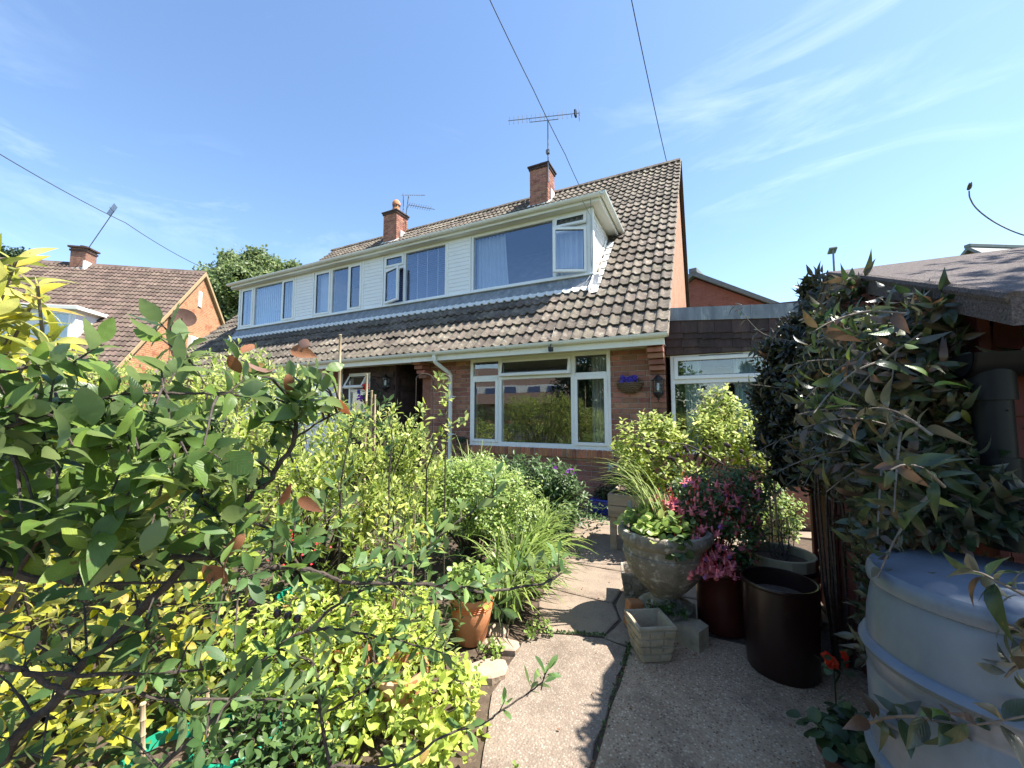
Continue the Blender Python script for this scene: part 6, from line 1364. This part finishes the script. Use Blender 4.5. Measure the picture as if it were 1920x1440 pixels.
# violets in the wall basket, greenery in the cone basket
P, Dd = blob((-.335, -.08, 1.79), (.15, .08, .06), 60, low=-.1); leaves(wbk, M['lf_mid'], SM, *sprig(P, Dd + V3(0, 0, .3), 3, .03, .035), nsep=20)
flowers(wbk, [(-.335 + random.uniform(-.10, .10), -.11 + random.uniform(-.05, .03), 1.815 + random.uniform(-.03, .045)) for _ in range(70)], M['blueviolet'], .026, k=5, name='bloom')
P, Dd = blob((-3.11, -.07, .90), (.11, .07, .06), 40, low=-.1); leaves(cb, M['lf_dark'], SM, *sprig(P, Dd + V3(0, 0, .3), 3, .03, .04), nsep=12)
# red berries seen through the leaves
rb = thing('red_berry_spray', 'spray of tiny red berries deep in the golden bush', 'plant', tuple(at(580, 1030, 2.2)))
bm = MB(); 
for _ in range(40): bm.lathe([(0, -.007), (.007, 0), (0, .007)], at(570 + random.gauss(0, 35), 1025 + random.gauss(0, 18), 2.0 + random.uniform(-.05, .05)), 6)
bm.build('berries' if False else 'berry', M['red'], rb)['kind'] = 'stuff'

# ================================================================== planting: right side
rb_ = at(1290, 900, 4.0)
pl = shrub('crab_apple', 'bushy yellow-green fruit bush with dark fruits before the annexe window', 'shrub', (rb_.x, rb_.y, .42),
      [bl(1215, 835, 3.95, .36, .32, .28), bl(1290, 830, 4.0, .38, .34, .28), bl(1365, 815, 4.0, .32, .32, .30), bl(1345, 765, 4.15, .22, .22, .26), bl(1190, 880, 3.9, .22, .25, .2), bl(1255, 890, 3.85, .36, .3, .2), bl(1230, 795, 4.1, .2, .2, .14), bl(1400, 850, 3.9, .2, .2, .25)],
      M['lf_golden'], OVS, 720, 6, .08, .062, nsep=150, dirmix=(.5, .7, .5), nst=26, ang=(30, 70), sr=(.012, .003), sv=.3)
for (u, v) in ((1148, 880), (1155, 876), (1152, 888), (1215, 836), (1255, 858), (1270, 854), (1284, 839), (1288, 845), (1320, 842), (1330, 839), (1362, 834), (1366, 836), (1390, 846), (1262, 861)):
    MB().lathe([(0, -.020), (.014, -.016), (.021, 0), (.016, .015), (.005, .019), (0, .017)], at(u, v, 3.55), 12).build('fruit', M['plum'], pl, smooth=True)
for pts in ([(1355, 870, 3.6), (1320, 850, 3.58), (1290, 835, 3.56), (1260, 830, 3.56), (1190, 820, 3.6)], [(1275, 880, 3.6), (1262, 862, 3.56), (1250, 845, 3.6)], [(1180, 900, 3.6), (1160, 888, 3.57), (1146, 878, 3.56)]):
    a, b = poly_branch([at(*p) for p in pts], .010, .003); MB().tube(a, b, 7).build('branch', M['bark'], pl, smooth=True)
# fuchsia
fb_ = Vector((.66, -2.72, .36))
fu = shrub('fuchsia', 'dark-leaved fuchsia covered in hanging red and purple flowers', 'shrub', tuple(fb_),
      [bl(1330, 930, 2.75, .27, .25, .20), bl(1285, 975, 2.65, .22, .22, .20), bl(1370, 985, 2.65, .24, .22, .22), bl(1300, 1030, 2.55, .16, .18, .12), bl(1365, 1045, 2.55, .18, .18, .10), bl(1395, 920, 2.85, .2, .2, .2)],
      M['lf_mid'], SM, 1150, 6, .06, .036, nsep=60, nst=26, sr=(.006, .0015), dirmix=(.7, .2, .5))
def fuchsia_mesh():
    mb = MB(); mb.tube([(0, 0, .035), (0, 0, .0)], [.0008, .0012], 5); mb.lathe([(.0025, 0), (.0045, -.008), (.004, -.016), (.006, -.020)], (0, 0, 0), 8); nr = len(mb.f)
    for k in range(4):
        a = math.pi / 2 * k; d = Vector((math.cos(a), math.sin(a), 0)); s = Vector((-d.y, d.x, 0)); z = Vector((0, 0, 1)); p = z * -.019
        mb.add([p, p + d * .014 + s * .006 - z * .004, p + d * .030 + z * .002, p + d * .014 - s * .006 - z * .004], [(0, 1, 2, 3)])
    npet = len(mb.f)
    mb.lathe([(.005, -.019), (.010, -.028), (.0115, -.036), (.009, -.040)], (0, 0, 0), 8); mb.tube([(0, 0, -.03), (.001, 0, -.055)], .0008, 4)
    me = mb.mesh('flower', M['red'], True); me.materials.append(M['purple']); me.polygons.foreach_set('material_index', [0] * npet + [1] * (len(mb.f) - npet)); return me
fm = fuchsia_mesh(); fm2 = fm.copy(); fm2.materials[1] = M['pink']; fm3 = fm.copy(); fm3.materials[1] = M['red']; bud = MB().tube([(0, 0, .03), (0, 0, 0)], .0008, 5).lathe([(0, 0), (.004, -.004), (.0065, -.014), (.005, -.022), (0, -.028)], (0, 0, 0), 8).mesh('bud', M['red'], True)
spots = [(random.gauss(1330, 60), random.uniform(890, 1075)) for _ in range(150)] + [(random.gauss(1300, 45), random.uniform(1030, 1075)) for _ in range(50)] + [(random.uniform(1225, 1275), random.uniform(925, 960)) for _ in range(14)] + [(random.uniform(1360, 1430), random.uniform(890, 1000)) for _ in range(20)]
for u, v in spots:
    if not 1222 < u < 1440: continue
    dd_ = 2.43 + .10 * ((u - 1320) / 90) ** 2 + (1000 - v) * .0014 + random.uniform(-.03, .05)
    p = at(u, v, dd_); k = random.random(); o = link('flower' if k < .66 else 'bud', fm if k < .18 else fm2 if k < .28 else bud if k > .66 else fm3, fu, p); s = random.uniform(1.0, 1.5); o.scale = (s, s, s); o.rotation_euler = (random.uniform(-.35, .35), random.uniform(-.35, .35), random.uniform(0, 6))
# plants in the urn
up_ = thing('urn_planting', 'mixed green leaves filling the stone urn', 'plant', (UC.x, UC.y, .575))
P, Dd = blob((UC.x - .06, UC.y - .04, .63), (.2, .2, .10), 70, low=-.05); leaves(up_, M['lf_mound'], RND, *sprig(P, Dd * .6 + V3(0, 0, .6), 4, .05, .062, (30, 70)), nsep=80)
P = np.array([[UC.x + .10, UC.y - .26, .60], [UC.x + .13, UC.y - .27, .55], [UC.x + .08, UC.y - .28, .52], [UC.x + .12, UC.y - .25, .62], [UC.x + .05, UC.y - .26, .60]]); leaves(up_, M['lf_mid'], RND, *sprig(P, rvec(5) * .4 + V3(0, -.5, -.5), 5, .05, .06), nsep=25)
blades('urn_grass', 'long pale grassy blades leaning out of the urn towards the path', [(UC.x - .03, UC.y + .02, .58), (UC.x - .06, UC.y, .58)], 44, .62, .0055, 'lf_strap', tuple(-RT * .5), .25, 30, up=2.0)
blades('urn_grass', 'short upright grass tuft in the middle of the urn', [(UC.x - .02, UC.y + .05, .58)], 30, .30, .006, 'lf_strap', (0, 0, 0), .35, 18, up=2.0)
o = MB().box(-.014, .014, -.003, .003, 0, .20, .004).xf(Matrix.Translation((UC.x - .20, UC.y + .0, .56)) @ Matrix.Rotation(R(-4), 4, 'Y')).build('plant_label', M['lead'], loc=(UC.x - .20, UC.y, .56)); tag(o, 'grey slip of a plant marker stuck in the urn', 'plant marker')
shrub('urn_weed', 'green weeds sprouting around the urn stem', 'plant', (UC.x - .02, UC.y - .12, .12), [((UC.x - .0, UC.y - .14, .16), (.12, .06, .04)), ((.02, -2.78, .03), (.06, .07, .04))], M['lf_mid'], RND, 45, 4, .02, .026, nsep=30, nst=0, low=-.1)
# foliage between fuchsia and shed
shrub('border_plant', 'light leafy border plants beyond the dark pot', 'plant', (1.02, -2.36, .36), [bl(1450, 985, 3.1, .22, .22, .18), bl(1440, 930, 3.35, .2, .2, .16), bl(1475, 960, 3.2, .15, .15, .15), bl(1410, 1010, 3.0, .14, .14, .12)], M['lf_mound'], OVS, 240, 5, .05, .04, nsep=50, nst=14, sr=(.005, .0015))
shrub('trough_planting', 'young green shoots in the raised timber trough', 'plant', (.2, -1.35, .53), [((.0, -1.4, .62), (.25, .2, .10)), ((.5, -1.4, .64), (.3, .2, .12))], M['lf_mid'], OVS, 130, 5, .05, .05, nsep=30, nst=8, sr=(.005, .002))
shrub('trough_planting', 'dark leafy plant in the blue trough', 'plant', (-.48, -.26, .2), [((-.42, -.27, .40), (.2, .13, .2)), ((-.66, -.28, .28), (.12, .1, .08))], M['lf_dark'], OVS, 110, 5, .06, .07, nsep=40, nst=10, sr=(.005, .002))
for (u0, v0, u1, v1, d) in ((1446, 960, 1437, 850, 3.0), (1456, 962, 1449, 862, 3.02)):
    cane('pale split cane leaning in the border by the shed' if u0 < 1450 else 'second split cane, right beside the shed corner', foot(u0, v0, d)[:2] + (.36,), at(u1, v1, d), .008)
# geranium in the brown pot, single pink bloom
P, Dd = blob((1.06, -3.86, .23), (.14, .14, .10), 46, low=-.1); gp = thing('geranium', 'round-leaved dark geranium in the small brown pot', 'plant', (1.06, -3.86, .15)); leaves(gp, M['lf_dark'], RND, *sprig(P, Dd + V3(0, 0, .5), 3, .04, .062, (50, 85), .8), nsep=60); stems(gp, (1.06, -3.86, .14), [tuple(p) for p in P[:10]], .004, .002, M['lf_mid'])
fs = thing('pink_geranium_bloom', 'bright coral geranium bloom against the dark shed wall', 'flower', tuple(at(1568, 1290, 1.75))); flowers(fs, [at(1558 + random.uniform(-8, 8), 1236 + random.uniform(-8, 10), 1.7) for _ in range(10)] + [at(1583, 1230, 1.7), at(1585, 1240, 1.7)], M['scarlet'], .022, name='bloom')
MB().tube([at(1568, 1330, 1.75), at(1566, 1290, 1.72), at(1562, 1240, 1.7)], .003, 6).build('stalk', M['lf_dark'], fs); P = region(5, 1540, 1590, 1220, 1270, 1.66, 1.76); leaves(fs, M['lf_dark'], RND, *sprig(P, rvec(5) + V3(0, 0, .3), 3, .03, .05), nsep=15)

# ---- climber over the shed
cl_base = Vector((1.24, -2.9, 0))
cm = thing('evergreen_climber', 'dense dark purplish climber smothering the end of the red shed', 'climber', tuple(cl_base))
def clim(blobs, n, k, ln, size, mat, nsep, ang=(40, 80), dirm=(.6, -.25, .5), inner=.5):
    tot = sum(r[0] * r[1] + r[1] * r[2] + r[0] * r[2] for c, r in blobs); P, Dd = [], []
    for c, r in blobs:
        p, d = blob(c, r, int(n * (r[0] * r[1] + r[1] * r[2] + r[0] * r[2]) / tot), inner); P.append(p); Dd.append(d)
    P = np.concatenate(P); Dd = np.concatenate(Dd); inside = (P[:, 0] > 1.28) & (P[:, 1] > SY0) & (P[:, 1] < SY1) & (P[:, 2] < SRZ - np.abs(P[:, 1] - SRY) * .36 - .02); P = P[~inside]; Dd = Dd[~inside]
    keep = ~((P[:, 0] - BC[0]) ** 2 + (P[:, 1] - BC[1]) ** 2 < .23 ** 2) | (P[:, 2] > 1.05); P = P[keep]; Dd = Dd[keep]
    leaves(cm, mat, CLI, *sprig(P, Dd * dirm[0] + V3(-.15, -.1, dirm[1]) + rvec(len(P)) * dirm[2], k, ln, size, ang, .3, .3), nsep=nsep)
    return P
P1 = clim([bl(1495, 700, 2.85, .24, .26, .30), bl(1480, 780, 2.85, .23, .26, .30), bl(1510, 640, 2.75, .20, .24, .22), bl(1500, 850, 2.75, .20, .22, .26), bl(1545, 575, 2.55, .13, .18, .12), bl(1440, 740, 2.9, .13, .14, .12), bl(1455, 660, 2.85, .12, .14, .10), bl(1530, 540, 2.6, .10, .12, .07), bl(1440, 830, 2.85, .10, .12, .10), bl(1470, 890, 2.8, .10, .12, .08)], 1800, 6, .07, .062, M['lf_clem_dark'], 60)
def bx_(u, v, x, *r): return (tuple(atx(u, v, x)), r)
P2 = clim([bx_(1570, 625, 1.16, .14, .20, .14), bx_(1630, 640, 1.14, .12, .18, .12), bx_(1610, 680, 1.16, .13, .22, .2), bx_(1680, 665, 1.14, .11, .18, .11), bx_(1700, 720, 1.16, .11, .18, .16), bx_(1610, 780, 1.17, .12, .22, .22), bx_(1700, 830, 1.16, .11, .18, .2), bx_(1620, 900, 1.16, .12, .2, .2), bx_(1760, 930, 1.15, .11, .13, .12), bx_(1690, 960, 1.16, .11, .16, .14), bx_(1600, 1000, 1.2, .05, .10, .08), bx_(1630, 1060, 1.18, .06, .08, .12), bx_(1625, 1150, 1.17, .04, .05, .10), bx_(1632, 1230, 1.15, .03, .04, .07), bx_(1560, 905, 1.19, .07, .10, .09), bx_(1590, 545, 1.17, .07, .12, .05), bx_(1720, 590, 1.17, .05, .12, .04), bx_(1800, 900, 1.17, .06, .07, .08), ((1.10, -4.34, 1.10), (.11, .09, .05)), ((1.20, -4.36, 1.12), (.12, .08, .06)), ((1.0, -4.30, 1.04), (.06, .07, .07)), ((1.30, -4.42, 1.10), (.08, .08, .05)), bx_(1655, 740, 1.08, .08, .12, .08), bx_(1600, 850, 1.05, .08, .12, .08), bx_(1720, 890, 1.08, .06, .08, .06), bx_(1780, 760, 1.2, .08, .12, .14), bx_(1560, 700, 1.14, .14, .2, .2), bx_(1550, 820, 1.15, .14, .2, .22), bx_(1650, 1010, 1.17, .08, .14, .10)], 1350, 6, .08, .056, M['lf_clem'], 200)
Pg = np.array([list(atx(random.uniform(1540, 1750), random.uniform(570, 690), random.uniform(1.04, 1.12))) for _ in range(9)]); leaves(cm, M['lf_clem_green'], CLI, *sprig(Pg, rvec(9) + V3(-.3, -.3, .0), 3, .05, .056), nsep=40)
stems(cm, tuple(cl_base), [tuple(p) for p in P2[:9]], .008, .003, M['bark'], bend=.05)
# loose sprays that reach out
def barrel_d(u, v):
    r = FW + RT * ((u - 960) / FPX) - UP * ((v - 720) / FPX); ox, oy = CAM.x - BC[0], CAM.y - BC[1]; a = r.x ** 2 + r.y ** 2; b = 2 * (ox * r.x + oy * r.y); c = ox * ox + oy * oy - .232 ** 2; q = b * b - 4 * a * c
    return (-b - math.sqrt(q)) / (2 * a) if q > 0 else -b / (2 * a)
SPR = [[(1640, 700, 2.0), (1560, 722, 2.15), (1480, 728, 2.3), (1420, 722, 2.4), (1385, 722, 2.45)], [(1560, 640, 2.4), (1490, 640, 2.5), (1430, 625, 2.6), (1395, 590, 2.65), (1380, 570, 2.65)],
       [(1720, 980, 1.5), (1650, 930, 1.6), (1560, 890, 1.7), (1500, 860, 1.8), (1484, 838, 1.85)], [(1930, 1000, 1.1), (1850, 975, 1.2), (1770, 950, 1.3), (1720, 925, 1.4), (1680, 850, 1.5)], [(1930, 1075, .95), (1850, 1050, 1.0), (1790, 1020, 1.08), (1740, 985, 1.2)],
       [(1940, 830, 1.0), (1880, 815, 1.1), (1800, 805, 1.2)], [(1800, 700, 1.4), (1840, 680, 1.3), (1880, 700, 1.2), (1930, 712, 1.15)], [(1925, 880, 1.0), (1890, 930, 1.05), (1868, 955, 1.1)],
       [(1600, 1050, 1.9), (1625, 1085, 1.7), (1650, 1075, 1.4), (1672, 1060, 1.28)], [(1620, 1160, 1.75), (1640, 1120, 1.55), (1655, 1100, 1.35)], [(1930, 640, 1.0), (1915, 660, 1.0), (1905, 690, 1.02)]]
for _ in range(26):                                   # young shoots leaving the mass in every direction
    u, v = random.uniform(1450, 1780), random.uniform(560, 930); p0 = atx(u, v, random.uniform(1.02, 1.14)); dd_ = Vector((-random.uniform(.3, 1), random.uniform(-.9, .5), random.uniform(-.7, .7))).normalized(); ln = random.uniform(.14, .30)
    d0 = depth(p0); pts_ = [p0 + dd_ * ln * t_ + Vector((0, 0, -.10 * t_ * t_)) for t_ in (0, .4, .75, 1)]
    SPR.append([(960 + FPX * (p - CAM).dot(RT) / depth(p), 720 - FPX * (p - CAM).dot(UP) / depth(p), depth(p)) for p in pts_])
SPR += [[(u, v, barrel_d(u, v) - .012) for u, v in ((1629, 1356), (1660, 1346), (1712, 1343), (1760, 1352), (1830, 1358), (1925, 1342))], [(u, v, barrel_d(u, v) - .012) for u, v in ((1925, 1240), (1900, 1255), (1885, 1270))], [(u, v, barrel_d(u, v) - .02) for u, v in ((1930, 1120), (1870, 1090), (1840, 1075), (1815, 1070))], [(u, v, barrel_d(u, v) - .012) for u, v in ((1925, 1190), (1905, 1180), (1888, 1175))]]
SP_p, SP_d = [], []
for pts in SPR:
    a, b = poly_branch([at(*p) for p in pts], .0032, .0014); MB().tube(a, b, 6).build('runner', M['bark_grey'], cm, smooth=True)
    for i in range(2, len(a), 3):
        SP_p.append(list(a[i])); SP_d.append(list((a[i] - a[i - 1]).normalized() + Vector(rvec(1)[0]) * .4))
SP_p = np.array(SP_p); leaves(cm, M['lf_clem'], CLI, *sprig(SP_p, np.array(SP_d), 3, .012, .058, (45, 85), .6, .3), nsep=130)
a, b = poly_branch([at(*p) for p in ((1960, 452, 1.3), (1905, 436, 1.35), (1862, 415, 1.4), (1832, 392, 1.42), (1819, 372, 1.43), (1817, 358, 1.43))], .0022, .002); MB().tube(a, b, 6).build('runner', M['bark_grey'], cm, smooth=True)
P = np.array([list(at(1817, 357, 1.43))] * 5); leaves(cm, M['lf_clem'], CLI, P, rvec(5) * .5 + V3(0, 0, 1), rvec(5), np.full(5, .028), nsep=5, name='bud')
sup = MB()
for (u, v, d, u2, v2, d2) in ((1745, 700, 1.5, 1748, 850, 1.5), (1690, 640, 1.7, 1692, 790, 1.7)): sup.tube([at(u, v, d), at(u2, v2, d2)], .006, 6)
sup.build('support_cane', M['cane'], cm)['kind'] = 'stuff'
# fallen bits and moss in the joints of the path
lt = thing('leaf_litter', 'dry leaf litter and crumbs scattered on the path', 'litter', (.3, -3.2, 0)); n_ = 260
P = np.stack([rng.uniform(-.35, 1.2, n_), rng.uniform(-4.6, -2.3, n_), np.full(n_, .012)], 1); P[:90, 0] = .42 + rng.normal(0, .12, 90); P[:90, 1] = -3.05 + rng.normal(0, .14, 90); P[90:130, 0] = .167 + rng.normal(0, .012, 40)
leaves(lt, M['lf_brown'], SM, P, np.stack([rng.normal(size=n_), rng.normal(size=n_), rng.uniform(0, .2, n_)], 1), rvec(n_) * .25 + V3(0, 0, 1), rng.uniform(.006, .020, n_), nsep=0, stuff='litter'); lt['kind'] = 'stuff'
ms_ = thing('path_moss', 'tufts of green moss growing in the paving joints', 'moss', (.16, -3.5, 0)); n_ = 420; t = rng.random(n_)
P = np.concatenate([np.stack([.167 + rng.normal(0, .008, 200), -3.2 - 1.6 * rng.random(200) ** 2, np.full(200, .006)], 1), np.stack([-.34 + .36 * rng.random(220), np.zeros(220), np.full(220, .006)], 1)]); P[200:, 1] = -3.305 + (P[200:, 0] + .36) * .36 + rng.normal(0, .008, 220)
leaves(ms_, M['lf_mid'], SM, P, rvec(n_) * .7 + V3(0, 0, .8), rvec(n_), rng.uniform(.008, .02, n_), nsep=0, stuff='moss'); ms_['kind'] = 'stuff'
for q in ((.09, -4.22, 0), (-.08, -4.25, 0)):
    shrub('path_weed', 'little green weed growing out of the near paving slab' if q[0] > 0 else 'small pale weed on the near paving slab by the bed', 'plant', q, [((q[0], q[1], .015), (.022, .022, .02))], M['lf_mound'], RND, 8, 3, .012, .018, nsep=12, nst=0, low=-.1)
